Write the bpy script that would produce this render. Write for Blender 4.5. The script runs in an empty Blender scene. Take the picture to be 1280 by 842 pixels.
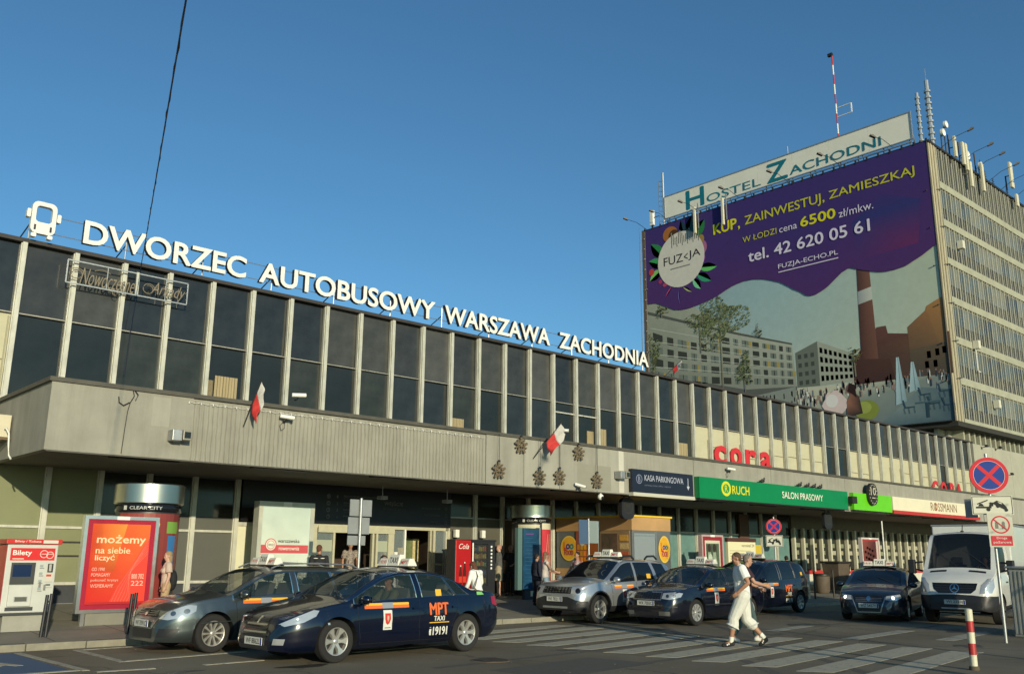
import bpy, bmesh, math, random
from math import sin, cos, pi, radians, sqrt
from mathutils import Vector, Matrix
from mathutils.bvhtree import BVHTree
from mathutils.geometry import tessellate_polygon
random.seed(7)
SC = bpy.context.scene
COL = SC.collection

# ------------------------------------------------------------------ camera
F_PX, PITCH, ROLL, HEAD, EYE = 1145.0, radians(13.43), radians(0.5), radians(47.75), 1.66
fh = Vector((cos(HEAD), sin(HEAD), 0)); rt = Vector((sin(HEAD), -cos(HEAD), 0)); up = Vector((0, 0, 1))
fw = fh*cos(PITCH) + up*sin(PITCH); uu = -fh*sin(PITCH) + up*cos(PITCH)
r2 = rt*cos(ROLL) - uu*sin(ROLL); u2 = uu*cos(ROLL) + rt*sin(ROLL)
_z = (1e6*up)
if (_z.dot(r2)/_z.dot(fw)) < 0:
    r2 = rt*cos(ROLL) + uu*sin(ROLL); u2 = uu*cos(ROLL) - rt*sin(ROLL)
cam_d = bpy.data.cameras.new('camera'); cam = bpy.data.objects.new('camera', cam_d); COL.objects.link(cam)
m = Matrix((r2, u2, -fw)).transposed().to_4x4(); m.translation = Vector((0, 0, EYE)); cam.matrix_world = m
cam_d.sensor_width = 36; cam_d.lens = F_PX/1280*36; cam_d.clip_end = 4000; cam_d.clip_start = .05
SC.camera = cam

# ------------------------------------------------------------------ sky and sun
SUN_TRAVEL = Vector((1.45, 4.5, -1.05)).normalized()
sun_el = math.asin(-SUN_TRAVEL.z); sun_az = math.atan2(-SUN_TRAVEL.x, -SUN_TRAVEL.y)
w = bpy.data.worlds.new('World'); SC.world = w; w.use_nodes = True
nt = w.node_tree; bg = nt.nodes['Background']
sky = nt.nodes.new('ShaderNodeTexSky'); sky.sky_type = 'NISHITA'; sky.sun_disc = False
sky.sun_elevation = sun_el; sky.sun_rotation = sun_az % (2*pi); sky.altitude = 100
sky.air_density = 1.0; sky.dust_density = 0.6; sky.ozone_density = 2.5
tint = nt.nodes.new('ShaderNodeVectorMath'); tint.operation = 'MULTIPLY'; tint.inputs[1].default_value = (.64, 1.03, 1.18)   # the camera's white balance
nt.links.new(sky.outputs[0], tint.inputs[0]); nt.links.new(tint.outputs[0], bg.inputs[0]); bg.inputs[1].default_value = 0.113
sl = bpy.data.lights.new('sun', 'SUN'); so = bpy.data.objects.new('sun', sl); COL.objects.link(so)
sl.energy = 4.4; sl.angle = radians(0.6); sl.color = (1.0, .90, .66)
so.rotation_euler = SUN_TRAVEL.to_track_quat('-Z', 'Y').to_euler(); so.location = (-20, -40, 30)
SC.view_settings.view_transform = 'Standard'; SC.view_settings.look = 'None'; SC.view_settings.exposure = 0.0; SC.view_settings.gamma = 1
SC.render.engine = 'CYCLES'

# ------------------------------------------------------------------ materials
MATS = {}
def mat(name, c=(.5,.5,.5), rough=.6, metal=0., var=0., scale=3., bump=0., coat=0., alpha=1., trans=0., emit=None, spec=.5, c2=None, stretch=(1,1,1), bscale=None, detail=6., wave=None):
    if name in MATS: return MATS[name]
    m = bpy.data.materials.new(name); m.use_nodes = True; MATS[name] = m
    nt = m.node_tree; b = nt.nodes['Principled BSDF']
    b.inputs['Base Color'].default_value = (*c, 1); b.inputs['Roughness'].default_value = rough
    b.inputs['Metallic'].default_value = metal; b.inputs['Specular IOR Level'].default_value = spec
    b.inputs['Coat Weight'].default_value = coat; b.inputs['Coat Roughness'].default_value = .04
    b.inputs['Alpha'].default_value = alpha; b.inputs['Transmission Weight'].default_value = trans
    if emit: b.inputs['Emission Color'].default_value = (*emit[:3], 1); b.inputs['Emission Strength'].default_value = emit[3]
    if var or bump or c2:
        tc = nt.nodes.new('ShaderNodeTexCoord'); mp = nt.nodes.new('ShaderNodeMapping'); mp.inputs['Scale'].default_value = stretch
        nt.links.new(tc.outputs['Object'], mp.inputs[0])
        no = nt.nodes.new('ShaderNodeTexNoise'); no.inputs['Scale'].default_value = scale; no.inputs['Detail'].default_value = detail; no.inputs['Roughness'].default_value = .62
        nt.links.new(mp.outputs[0], no.inputs['Vector'])
        if var or c2:
            rp = nt.nodes.new('ShaderNodeValToRGB'); rp.color_ramp.elements[0].position = .3; rp.color_ramp.elements[1].position = .72
            a = c2 if c2 else tuple(x*(1-var) for x in c)
            bb = c if c2 else tuple(min(1, x*(1+var)) for x in c)
            rp.color_ramp.elements[0].color = (*a, 1); rp.color_ramp.elements[1].color = (*bb, 1)
            nt.links.new(no.outputs[0], rp.inputs[0]); nt.links.new(rp.outputs[0], b.inputs['Base Color'])
        if bump:
            n2 = nt.nodes.new('ShaderNodeTexNoise'); n2.inputs['Scale'].default_value = bscale or scale*6; n2.inputs['Detail'].default_value = 5
            nt.links.new(mp.outputs[0], n2.inputs['Vector'])
            bp = nt.nodes.new('ShaderNodeBump'); bp.inputs['Strength'].default_value = bump; bp.inputs['Distance'].default_value = .02
            nt.links.new(n2.outputs[0], bp.inputs['Height']); nt.links.new(bp.outputs[0], b.inputs['Normal'])
    return m
def art_mat(name, rough=.5, spec=.3, dirt=.12, gain=1.):
    if name in MATS: return MATS[name]
    m = bpy.data.materials.new(name); m.use_nodes = True; MATS[name] = m
    nt = m.node_tree; b = nt.nodes['Principled BSDF']; at = nt.nodes.new('ShaderNodeAttribute'); at.attribute_name = 'print'
    no = nt.nodes.new('ShaderNodeTexNoise'); no.inputs['Scale'].default_value = 2.2; no.inputs['Detail'].default_value = 6
    mr = nt.nodes.new('ShaderNodeMapRange'); mr.inputs['From Min'].default_value = .3; mr.inputs['From Max'].default_value = .7; mr.inputs['To Min'].default_value = (1-dirt)*gain; mr.inputs['To Max'].default_value = gain
    tc = nt.nodes.new('ShaderNodeTexCoord'); nt.links.new(tc.outputs['Object'], no.inputs['Vector']); nt.links.new(no.outputs[0], mr.inputs[0])
    mx = nt.nodes.new('ShaderNodeVectorMath'); mx.operation = 'SCALE'
    nt.links.new(at.outputs['Color'], mx.inputs[0]); nt.links.new(mr.outputs[0], mx.inputs['Scale']); nt.links.new(mx.outputs[0], b.inputs['Base Color'])
    b.inputs['Roughness'].default_value = rough; b.inputs['Specular IOR Level'].default_value = spec
    return m
ART = art_mat('printed_surface'); ARTG = art_mat('printed_glossy', .12, .5, .05)
concrete = mat('concrete', (.285,.275,.228), .9, var=.13, scale=1.1, bump=.25, bscale=30)
concrete2 = mat('patched_concrete', (.32,.31,.258), .9, var=.06, scale=2, bump=.15, bscale=30)
def streaks(m, amt=.28, sc=2.2):
    nt = m.node_tree; b = nt.nodes['Principled BSDF']; src = b.inputs['Base Color'].links[0].from_socket
    tc = nt.nodes.new('ShaderNodeTexCoord'); mp = nt.nodes.new('ShaderNodeMapping'); mp.inputs['Scale'].default_value = (sc,sc,sc*.07); no = nt.nodes.new('ShaderNodeTexNoise'); no.inputs['Scale'].default_value = 2.5; no.inputs['Detail'].default_value = 8; no.inputs['Roughness'].default_value = .7
    rp = nt.nodes.new('ShaderNodeValToRGB'); rp.color_ramp.elements[0].position = .44; rp.color_ramp.elements[1].position = .62; rp.color_ramp.elements[0].color = (1,1,1,1); rp.color_ramp.elements[1].color = (1-amt,1-amt*1.05,1-amt*1.15,1)
    mx = nt.nodes.new('ShaderNodeMixRGB'); mx.blend_type = 'MULTIPLY'; mx.inputs[0].default_value = 1
    nt.links.new(tc.outputs['Object'], mp.inputs[0]); nt.links.new(mp.outputs[0], no.inputs['Vector']); nt.links.new(no.outputs[0], rp.inputs[0]); nt.links.new(src, mx.inputs[1]); nt.links.new(rp.outputs[0], mx.inputs[2]); nt.links.new(mx.outputs[0], b.inputs['Base Color'])
streaks(concrete, .13, 1.1); streaks(concrete2, .10, 1.1)
coping = mat('dark_flashing', (.075,.07,.055), .7, var=.2, scale=4)
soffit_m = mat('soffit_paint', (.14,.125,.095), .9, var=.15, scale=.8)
blackm = mat('black_gap', (.006,.006,.006), .6)
blackgloss = mat('black_gloss', (.010,.011,.013), .15)
blackplastic = mat('black_plastic', (.018,.018,.02), .45, var=.15, scale=20)
alu = mat('weathered_aluminium', (.50,.49,.41), .55, .25, var=.20, scale=6, stretch=(1,1,.35))
alu2 = mat('bright_aluminium', (.72,.72,.68), .28, .9, var=.06, scale=8)
steel = mat('brushed_steel', (.62,.60,.52), .30, 1., var=.10, scale=12, stretch=(1,1,30))
galv = mat('galvanised_steel', (.42,.43,.42), .45, .7, var=.14, scale=9)
paintwhite = mat('white_paint', (.74,.73,.66), .5, var=.08, scale=3)
lettwhite = mat('letter_white', (.72,.71,.65), .5, var=.07, scale=3)
darkmet = mat('dark_metal', (.045,.04,.035), .5, .5, var=.2, scale=9)
rust = mat('rusty_steel', (.16,.10,.055), .8, var=.35, scale=8)
gl_up = mat('dark_upper_glass', (.036,.037,.034), .16, var=.48, scale=.8, spec=.45)
gl_up3 = mat('hazy_upper_glass', (.066,.066,.060), .30, var=.45, scale=.7, spec=.4); gl_up4 = mat('deep_upper_glass', (.022,.024,.023), .10, var=.5, scale=.9, spec=.5); gl_lo2 = mat('hazy_lower_glass', (.030,.033,.028), .2, var=.5, scale=.8, spec=.4)
gl_up2 = mat('dusty_upper_glass', (.050,.051,.046), .28, var=.42, scale=1.1, spec=.4)
gl_lo = mat('teal_lower_glass', (.017,.019,.016), .13, var=.45, scale=.5, spec=.45)
gl_sh = mat('shop_glass_film', (.15,.26,.235), .22, var=.22, scale=1.6, c2=(.10,.19,.18))
gl_dk = mat('dark_shop_glass', (.020,.022,.018), .10, var=.3, scale=1)
curtain = mat('beige_curtain', (.34,.27,.15), .9, var=.18, scale=18, stretch=(1,1,.03))
beige_panel = mat('beige_blind', (.46,.43,.29), .7, var=.10, scale=1.2)
olive_panel = mat('olive_panel', (.19,.20,.10), .55, var=.08, scale=1.3)
grey_panel = mat('grey_panel', (.085,.085,.070), .55, var=.08, scale=1)
dark_panel = mat('charcoal_plinth', (.035,.038,.042), .6, var=.15, scale=3)
redp = mat('red_plastic', (.52,.025,.02), .35)
redpaint = mat('red_paint', (.45,.03,.025), .5, var=.1, scale=6)
glass = mat('clear_glass', (.30,.36,.36), .03, spec=.5, alpha=.28)
cargl = mat('car_glass', (.02,.035,.035), .02, spec=.6, alpha=.55)
cargl_dark = mat('dark_car_glass', (.006,.009,.012), .03, spec=.6)
asphalt_c = (.062,.058,.050)
green_sign = mat('green_sign', (.0,.19,.055), .35, var=.05, scale=2)
lime_sign = mat('lime_sign', (.12,.52,.01), .4, var=.05, scale=2)
cream = mat('cream_sign', (.70,.64,.46), .45, var=.04, scale=2)
navy_sign = mat('navy_sign', (.012,.013,.026), .25, var=.1, scale=2)
rubber = mat('tyre_rubber', (.014,.013,.012), .85, var=.2, scale=30)
rimm = mat('alloy_rim', (.62,.60,.54), .33, .7)
chrome = mat('chrome', (.75,.74,.70), .12, 1.)
lampglass = mat('headlamp_glass', (.48,.50,.50), .08, .45, var=.10, scale=5, coat=1.)
lit_lamp = mat('lit_headlamp', (.9,.9,.8), .1, emit=(1,.93,.78,6.))
redlamp = mat('tail_lamp', (.30,.006,.03), .12)
seatm = mat('seat_fabric', (.16,.155,.14), .8)
interior = mat('car_interior', (.022,.022,.022), .8)

# ------------------------------------------------------------------ mesh helpers
class MB:
    def __init__(s): s.v = []; s.f = []; s.m = []
    def add(s, vs, fs, mi=0, mx=None):
        o = len(s.v)
        s.v += [tuple(mx @ Vector(v)) if mx else tuple(v) for v in vs]
        for f in fs: s.f.append(tuple(i+o for i in f)); s.m.append(mi)
        return s
    def box(s, x0, x1, y0, y1, z0, z1, mi=0, mx=None):
        vs = [(x,y,z) for z in (z0,z1) for y in (y0,y1) for x in (x0,x1)]
        return s.add(vs, [(0,2,3,1),(4,5,7,6),(0,1,5,4),(2,6,7,3),(0,4,6,2),(1,3,7,5)], mi, mx)
    def bar(s, a, b, w, h=None, mi=0):
        a, b = Vector(a), Vector(b); d = b-a; L = d.length
        if L < 1e-6: return s
        q = d.to_track_quat('Y', 'Z').to_matrix().to_4x4(); q.translation = a; h = h or w
        return s.box(-w/2, w/2, 0, L, -h/2, h/2, mi, q)
    def tube(s, pts, r, n=8, mi=0, caps=True):
        pts = [Vector(p) for p in pts]; rs = r if isinstance(r, (list,tuple)) else [r]*len(pts)
        vs = []; fs = []
        up0 = Vector((0,0,1))
        for i, p in enumerate(pts):
            d = (pts[min(i+1,len(pts)-1)] - pts[max(i-1,0)]).normalized()
            if abs(d.dot(up0)) > .95: a = d.cross(Vector((1,0,0))).normalized()
            else: a = d.cross(up0).normalized()
            b = d.cross(a)
            for k in range(n): t = 2*pi*k/n; vs.append(p + (a*cos(t)+b*sin(t))*rs[i])
        for i in range(len(pts)-1):
            for k in range(n): k2 = (k+1) % n; fs.append((i*n+k, i*n+k2, (i+1)*n+k2, (i+1)*n+k))
        if caps: fs.append(tuple(range(n))[::-1]); fs.append(tuple(range((len(pts)-1)*n, len(pts)*n)))
        return s.add(vs, fs, mi)
    def cyl(s, c, r, z0, z1, n=24, mi=0, r2=None): return s.tube([(c[0],c[1],z0),(c[0],c[1],z1)], [r, r if r2 is None else r2], n, mi)
    def lathe(s, prof, n=24, mi=0, mx=None):      # profile (r, z) about z
        vs = [(r*cos(2*pi*k/n), r*sin(2*pi*k/n), z) for r, z in prof for k in range(n)]
        fs = [(i*n+k, i*n+(k+1)%n, (i+1)*n+(k+1)%n, (i+1)*n+k) for i in range(len(prof)-1) for k in range(n)]
        return s.add(vs, fs, mi, mx)
    def ell(s, c, r, nu=14, nv=9, mi=0, mx=None):
        prof = [(sin(pi*j/nv), -cos(pi*j/nv)) for j in range(nv+1)]
        T = Matrix.Translation(Vector(c)) @ (mx or Matrix.Identity(4)) @ Matrix.Diagonal((r[0], r[1], r[2], 1))
        return s.lathe([(max(a, 1e-4), b) for a, b in prof], nu, mi, T)
    def prism(s, poly, d0, d1, mi=0, mx=None):    # poly in local xy, extruded z d0..d1
        n = len(poly); vs = [(x,y,d0) for x,y in poly] + [(x,y,d1) for x,y in poly]
        tr = tessellate_polygon([[Vector((x,y,0)) for x,y in poly]])
        fs = [tuple(t)[::-1] for t in tr] + [tuple(i+n for i in t) for t in tr] + [(i,(i+1)%n,(i+1)%n+n,i+n) for i in range(n)]
        return s.add(vs, fs, mi, mx)
    def mesh(s, name, mats, smooth=None):
        me = bpy.data.meshes.new(name); me.from_pydata(s.v, [], s.f)
        for mm in (mats if isinstance(mats, (list,tuple)) else [mats]): me.materials.append(mm)
        if any(s.m): me.polygons.foreach_set('material_index', s.m)
        if smooth is not None:
            me.polygons.foreach_set('use_smooth', [True]*len(me.polygons)); me.set_sharp_from_angle(angle=radians(smooth))
        me.update(); return me
    def build(s, name, mats, parent=None, smooth=None, bevel=0):
        return link(name, s.mesh(name, mats, smooth), parent, bevel)
def link(name, me, parent=None, bevel=0, local=False):
    o = bpy.data.objects.new(name, me); COL.objects.link(o)
    if parent is not None:
        o.parent = parent
        if not local: o.location = base_off(parent)
    if bevel:
        b = o.modifiers.new('bevel', 'BEVEL'); b.width = bevel; b.segments = 2; b.limit_method = 'ANGLE'; b.angle_limit = radians(40); b.harden_normals = False
    return o
OFF = {}
def base_off(p): return OFF.get(p.name, Vector((0,0,0)))
def thing(name, label, cat, loc=(0,0,0), rotz=0, group=None, world=True):
    """Empty at the thing's base; with world=True its parts are given in world coordinates."""
    o = bpy.data.objects.new(name, None); COL.objects.link(o); o.location = loc; o.rotation_euler = (0,0,rotz)
    o.empty_display_size = .2
    o['label'] = label; o['category'] = cat
    if group: o['group'] = group
    OFF[o.name] = -Vector(loc) if world else Vector((0,0,0))
    return o
def tag(o, label, cat, group=None):
    o['label'] = label; o['category'] = cat
    if group: o['group'] = group
    return o
def struct(o): o['kind'] = 'structure'; return o
_tc = {}
def text_geo(s, bold=0., res=3, shear=0., spacing=1.0):
    k = (s, bold, res, shear, spacing)
    if k in _tc: return _tc[k]
    cu = bpy.data.curves.new('t', 'FONT'); cu.body = s; cu.resolution_u = res; cu.offset = bold; cu.shear = shear; cu.space_character = spacing
    o = bpy.data.objects.new('t', cu); COL.objects.link(o)
    dg = bpy.context.evaluated_depsgraph_get(); me = bpy.data.meshes.new_from_object(o.evaluated_get(dg))
    vs = [(v.co.x, v.co.y) for v in me.vertices]; fs = [tuple(p.vertices) for p in me.polygons]
    bpy.data.objects.remove(o); bpy.data.curves.remove(cu); bpy.data.meshes.remove(me)
    _tc[k] = (vs, fs); return vs, fs
def fit(vs, x0, x1, y0, y1):
    if not vs: return vs
    ax = min(v[0] for v in vs); bx = max(v[0] for v in vs); ay = min(v[1] for v in vs); by = max(v[1] for v in vs)
    return [(x0+(x-ax)/(bx-ax+1e-9)*(x1-x0), y0+(y-ay)/(by-ay+1e-9)*(y1-y0)) for x, y in vs]
def solid(vs, fs, d0, d1):      # extrude flat triangulated outline
    n = len(vs); V = [(x,y,d0) for x,y in vs] + [(x,y,d1) for x,y in vs]
    edges = {}
    for f in fs:
        for a, b in zip(f, f[1:]+f[:1]): edges[(a,b)] = edges.get((a,b), 0)+1
    F = [tuple(i+n for i in f) for f in fs] + [tuple(f)[::-1] for f in fs]
    F += [(a,b,b+n,a+n) for (a,b) in edges if (b,a) not in edges]
    return V, F
FACADE = Matrix(((1,0,0,0),(0,0,-1,0),(0,1,0,0),(0,0,0,1)))      # local x->X, y->Z, z-> -Y
def letters(s, x0, x1, z0, z1, y, depth, m, name, parent, bold=0., **k):
    vs, fs = text_geo(s, bold, **k); V, Fc = solid(fit(vs, x0, x1, z0, z1), fs, 0, depth)
    b = MB(); b.add(V, Fc, 0, Matrix.Translation((0, y, 0)) @ FACADE)
    return b.build(name, m, parent)
class Art:
    """flat print: coloured polygons in u,v; each layer 'lift' above the last"""
    def __init__(s, lift=.0012): s.v = []; s.f = []; s.c = []; s.L = 0; s.lift = lift
    def poly(s, pts, col, up=True):
        if up: s.L += 1
        o = len(s.v); z = s.L*s.lift
        cols = col if isinstance(col, list) else [col]*len(pts)
        for p, c in zip(pts, cols): s.v.append((p[0], p[1], z)); s.c.append(c)
        if len(pts) <= 4: s.f.append(tuple(range(o, o+len(pts))))
        else:
            for t in tessellate_polygon([[Vector((x,y,0)) for x,y in pts]]): s.f.append(tuple(i+o for i in t))
        return s
    def rect(s, x0, y0, x1, y1, c, up=True): return s.poly([(x0,y0),(x1,y0),(x1,y1),(x0,y1)], c, up)
    def circ(s, cx, cy, rx, ry, c, n=28, up=True): return s.poly([(cx+rx*cos(2*pi*i/n), cy+ry*sin(2*pi*i/n)) for i in range(n)], c, up)
    def ring(s, cx, cy, r0, r1, c, n=32, up=True):
        if up: s.L += 1
        o = len(s.v); z = s.L*s.lift
        for i in range(n):
            for r in (r0, r1): s.v.append((cx+r*cos(2*pi*i/n), cy+r*sin(2*pi*i/n), z)); s.c.append(c)
        for i in range(n): j = (i+1) % n; s.f.append((o+2*i, o+2*i+1, o+2*j+1, o+2*j))
        return s
    def line(s, pts, w, c, up=True):
        if up: s.L += 1
        for (ax,ay),(bx,by) in zip(pts, pts[1:]):
            d = Vector((bx-ax, by-ay)); d.normalize(); n = Vector((-d.y, d.x))*w/2
            s.poly([(ax-n.x,ay-n.y),(bx-n.x,by-n.y),(bx+n.x,by+n.y),(ax+n.x,ay+n.y)], c, False)
        return s
    def text(s, t, x0, x1, y0, y1, c, bold=0., up=True, **k):
        vs, fs = text_geo(t, 0., **k); h = (y1-y0)*min(bold, .04)*.9; vs = fit(vs, x0+h, x1-h, y0+h*.5, y1-h*.5)
        if up: s.L += 1
        for q, (dx, dy) in enumerate(((0,0),(h,0),(-h,0),(0,h*.7),(0,-h*.7)) if bold > .009 else ((0,0),)):
            o = len(s.v); z = (s.L+q*.25)*s.lift
            for p in vs: s.v.append((p[0]+dx, p[1]+dy, z)); s.c.append(c)
            s.f += [tuple(i+o for i in f) for f in fs]
        if bold > .009: s.L += 1
        return s
    def build(s, name, parent, mx, m=None):
        me = bpy.data.meshes.new(name); me.from_pydata([tuple(mx @ Vector(v)) for v in s.v], [], s.f)
        a = me.color_attributes.new('print', 'FLOAT_COLOR', 'POINT')
        a.data.foreach_set('color', [x for c in s.c for x in (*c, 1.)]); me.materials.append(m or ART)
        return link(name, me, parent)
def plane_mx(origin, u, v=(0,0,1)):     # local x along u, y along v, z = u x v
    u = Vector(u).normalized(); v = Vector(v).normalized(); n = u.cross(v)
    M = Matrix((u, v, n)).transposed().to_4x4(); M.translation = Vector(origin); return M
def copy_tree(o, parent=None):
    c = o.copy(); COL.objects.link(c)
    if parent is not None: c.parent = parent
    OFF[c.name] = OFF.get(o.name, Vector((0,0,0)))
    for ch in list(o.children): copy_tree(ch, c)
    return c
def srgb(r, g, b): return tuple((x/255/12.92 if x/255 <= .04045 else ((x/255+.055)/1.055)**2.4) for x in (r, g, b))
def zs(y): return .12 + .05*max(0, y-18.0) if y > 17.99 else 0
# ================================================================== ground
def noise_ground(name):
    m = bpy.data.materials.new(name); m.use_nodes = True; MATS[name] = m
    nt = m.node_tree; N = nt.nodes; Lk = nt.links; b = N['Principled BSDF']
    tc = N.new('ShaderNodeTexCoord')
    def noise(sc, det=6, st=None):
        n = N.new('ShaderNodeTexNoise'); n.inputs['Scale'].default_value = sc; n.inputs['Detail'].default_value = det; n.inputs['Roughness'].default_value = .6
        if st:
            mp = N.new('ShaderNodeMapping'); mp.inputs['Scale'].default_value = st; Lk.new(tc.outputs['Object'], mp.inputs[0]); Lk.new(mp.outputs[0], n.inputs['Vector'])
        else: Lk.new(tc.outputs['Object'], n.inputs['Vector'])
        return n
    def ramp(src, p0, c0, p1, c1):
        r = N.new('ShaderNodeValToRGB'); r.color_ramp.elements[0].position = p0; r.color_ramp.elements[1].position = p1
        r.color_ramp.elements[0].color = (*c0,1); r.color_ramp.elements[1].color = (*c1,1); Lk.new(src, r.inputs[0]); return r
    big = ramp(noise(.22, 5).outputs[0], .35, (.140,.116,.078), .66, (.205,.175,.120))
    fine = ramp(noise(60, 3).outputs[0], .3, (.72,.72,.72), .75, (1.3,1.3,1.3))
    st = ramp(noise(1.1, 8, (1, .35, 1)).outputs[0], .56, (1,1,1), .75, (.66,.65,.62))
    mu = N.new('ShaderNodeMixRGB'); mu.blend_type = 'MULTIPLY'; mu.inputs[0].default_value = 1; Lk.new(big.outputs[0], mu.inputs[1]); Lk.new(fine.outputs[0], mu.inputs[2])
    m2 = N.new('ShaderNodeMixRGB'); m2.blend_type = 'MULTIPLY'; m2.inputs[0].default_value = 1; Lk.new(mu.outputs[0], m2.inputs[1]); Lk.new(st.outputs[0], m2.inputs[2])
    vo = N.new('ShaderNodeTexVoronoi'); vo.feature = 'DISTANCE_TO_EDGE'; vo.inputs['Scale'].default_value = .33
    nn = noise(1.4, 6); mixv = N.new('ShaderNodeMixRGB'); mixv.inputs[0].default_value = .35; Lk.new(tc.outputs['Object'], mixv.inputs[1]); Lk.new(nn.outputs['Color'], mixv.inputs[2]); Lk.new(mixv.outputs[0], vo.inputs['Vector'])
    cr = ramp(vo.outputs['Distance'], .0, (.35,.33,.3), .006, (1,1,1))
    m3 = N.new('ShaderNodeMixRGB'); m3.blend_type = 'MULTIPLY'; m3.inputs[0].default_value = .8; Lk.new(m2.outputs[0], m3.inputs[1]); Lk.new(cr.outputs[0], m3.inputs[2])
    Lk.new(m3.outputs[0], b.inputs['Base Color'])
    b.inputs['Roughness'].default_value = .88; b.inputs['Specular IOR Level'].default_value = .3
    bp = N.new('ShaderNodeBump'); bp.inputs['Strength'].default_value = .5; bp.inputs['Distance'].default_value = .01; Lk.new(noise(90, 4).outputs[0], bp.inputs['Height']); Lk.new(bp.outputs[0], b.inputs['Normal'])
    return m
asph = noise_ground('asphalt')
road = struct(MB().box(-600, 900, -500, 17.86, -.5, 0).build('road', asph))
far = struct(MB().box(-600, 900, 17.86, 1200, -.5, -.02).build('ground', mat('far_ground', (.09,.085,.06), .9, var=.2, scale=.05)))
pave_m = mat('pavement', (.22,.198,.15), .85, var=.14, scale=1.4, bump=.3, bscale=60)
kerb_m = mat('kerb_concrete', (.24,.22,.165), .85, var=.16, scale=5, bump=.3, bscale=50)
pv = MB()
pv.add([(-30,18.02,.12),(140,18.02,.12),(140,24.5,.445),(-30,24.5,.445),(140,40,.445),(-30,40,.445)], [(0,1,2,3),(3,2,4,5)])
pave = struct(pv.build('pavement', pave_m))
kb = MB().box(0, .985, 0, .16, -.05, .12).mesh('kerb_stone', kerb_m)
for i in range(52):
    o = link('kerb_stone', kb, pave, bevel=.012, local=True); o.location = (-2+i, 17.86, random.uniform(-.004,.004))
# shallow joints across the pavement, too fine to pick apart singly
jm = mat('joint', (.05,.045,.035), .9)
def zsf(y): return .12+.05*(y-18.0)
jb = MB()
for i in range(60):
    x = -2+i*1.5
    jb.add([(x,18.03,zsf(18.03)+.003),(x+.018,18.03,zsf(18.03)+.003),(x+.018,24.3,zsf(24.3)+.003),(x,24.3,zsf(24.3)+.003)], [(0,1,2,3)])
for y in (19.5, 21, 22.5):
    jb.add([(-2,y,zsf(y)+.0035),(90,y,zsf(y)+.0035),(90,y+.018,zsf(y+.018)+.0035),(-2,y+.018,zsf(y+.018)+.0035)], [(0,1,2,3)])
o = jb.build('pavement_joints', jm, pave); o['kind'] = 'stuff'

# road paint: worn white
def worn(name, c, wear=.5):
    m = bpy.data.materials.new(name); m.use_nodes = True; nt = m.node_tree; N = nt.nodes; b = N['Principled BSDF']
    tc = N.new('ShaderNodeTexCoord'); n = N.new('ShaderNodeTexNoise'); n.inputs['Scale'].default_value = 7; n.inputs['Detail'].default_value = 9; n.inputs['Roughness'].default_value = .7
    nt.links.new(tc.outputs['Object'], n.inputs['Vector'])
    r = N.new('ShaderNodeValToRGB'); r.color_ramp.elements[0].position = wear-.08; r.color_ramp.elements[0].color = (.13,.118,.09,1); r.color_ramp.elements[1].position = wear+.06; r.color_ramp.elements[1].color = (*c,1)
    nt.links.new(n.outputs[0], r.inputs[0]); nt.links.new(r.outputs[0], b.inputs['Base Color']); b.inputs['Roughness'].default_value = .8; return m
roadwhite = worn('worn_white_road_paint', (.38,.345,.25), .40)
roadblue = worn('worn_blue_road_paint', (.035,.09,.17), .36)
roadwhite2 = worn('thin_white_road_paint', (.33,.31,.24), .43)
def roadpoly(pts, name, m, z=.004, parent=road):
    b = MB(); b.prism(pts, 0.0005, z); return b.build(name, m, parent)
# zebra crossing: long stripes in line with the facade
sl_ = .145
for i in range(11):
    y0 = 15.8-.93*i; x1 = 17.1 if i < 6 else 18.5
    f = lambda x: y0+sl_*(x-13.)
    xa = 12.75+.07*i; sk = .28
    roadpoly([(xa,f(xa)),(x1,f(x1)),(x1-.2,f(x1)+.5),(xa-sk,f(xa)+.46)], 'crosswalk_stripe', roadwhite)
for a, b_, c, d in ((19.2,22.6,10.1,.35),(20.6,23.6,8.7,.35),(19.8,22.0,12.4,.3)):
    roadpoly([(a,c),(b_,c+.35),(b_-.1,c+.35+d),(a-.1,c+d)], 'faded_stripe', roadwhite2)
# parking bay for disabled drivers, blue with a painted symbol
roadpoly([(1.6,14.75),(4.72,14.62),(4.72,17.6),(1.6,17.72)], 'blue_bay_surface', roadblue)
def rline(a, b, wd=.11, m=roadwhite2, name='bay_line', z=.008):
    d = Vector((b[0]-a[0], b[1]-a[1])).normalized(); n = Vector((-d.y, d.x))*wd/2
    roadpoly([(a[0]-n.x,a[1]-n.y),(b[0]-n.x,b[1]-n.y),(b[0]+n.x,b[1]+n.y),(a[0]+n.x,a[1]+n.y)], name, m, z)
rline((4.80,17.6),(4.88,14.45)); rline((1.6,14.62),(4.82,14.55)); rline((5.72,17.55),(5.70,15.25)); rline((5.80,17.5),(7.0,17.6))
rline((5.70,15.30),(7.9,15.55)); rline((4.95,14.22),(5.75,14.12)); rline((6.5,14.1),(7.5,14.14)); rline((9.3,14.3),(11.5,14.5))
sym = MB(); cxs, cys = 3.75, 16.05
pts = [(cxs+.42*cos(t*pi/12), cys+.42*sin(t*pi/12)) for t in range(-15, 10)]
for (ax,ay),(bx,by) in zip(pts, pts[1:]):
    d = Vector((bx-ax,by-ay)).normalized(); n = Vector((-d.y,d.x))*.05; sym.prism([(ax-n.x,ay-n.y),(bx-n.x,by-n.y),(bx+n.x,by+n.y),(ax+n.x,ay+n.y)], .004, .008)
sym.prism([(cxs-.08,cys+.1),(cxs+.05,cys+.1),(cxs+.05,cys+.75),(cxs-.08,cys+.75)], .004, .008)
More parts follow.
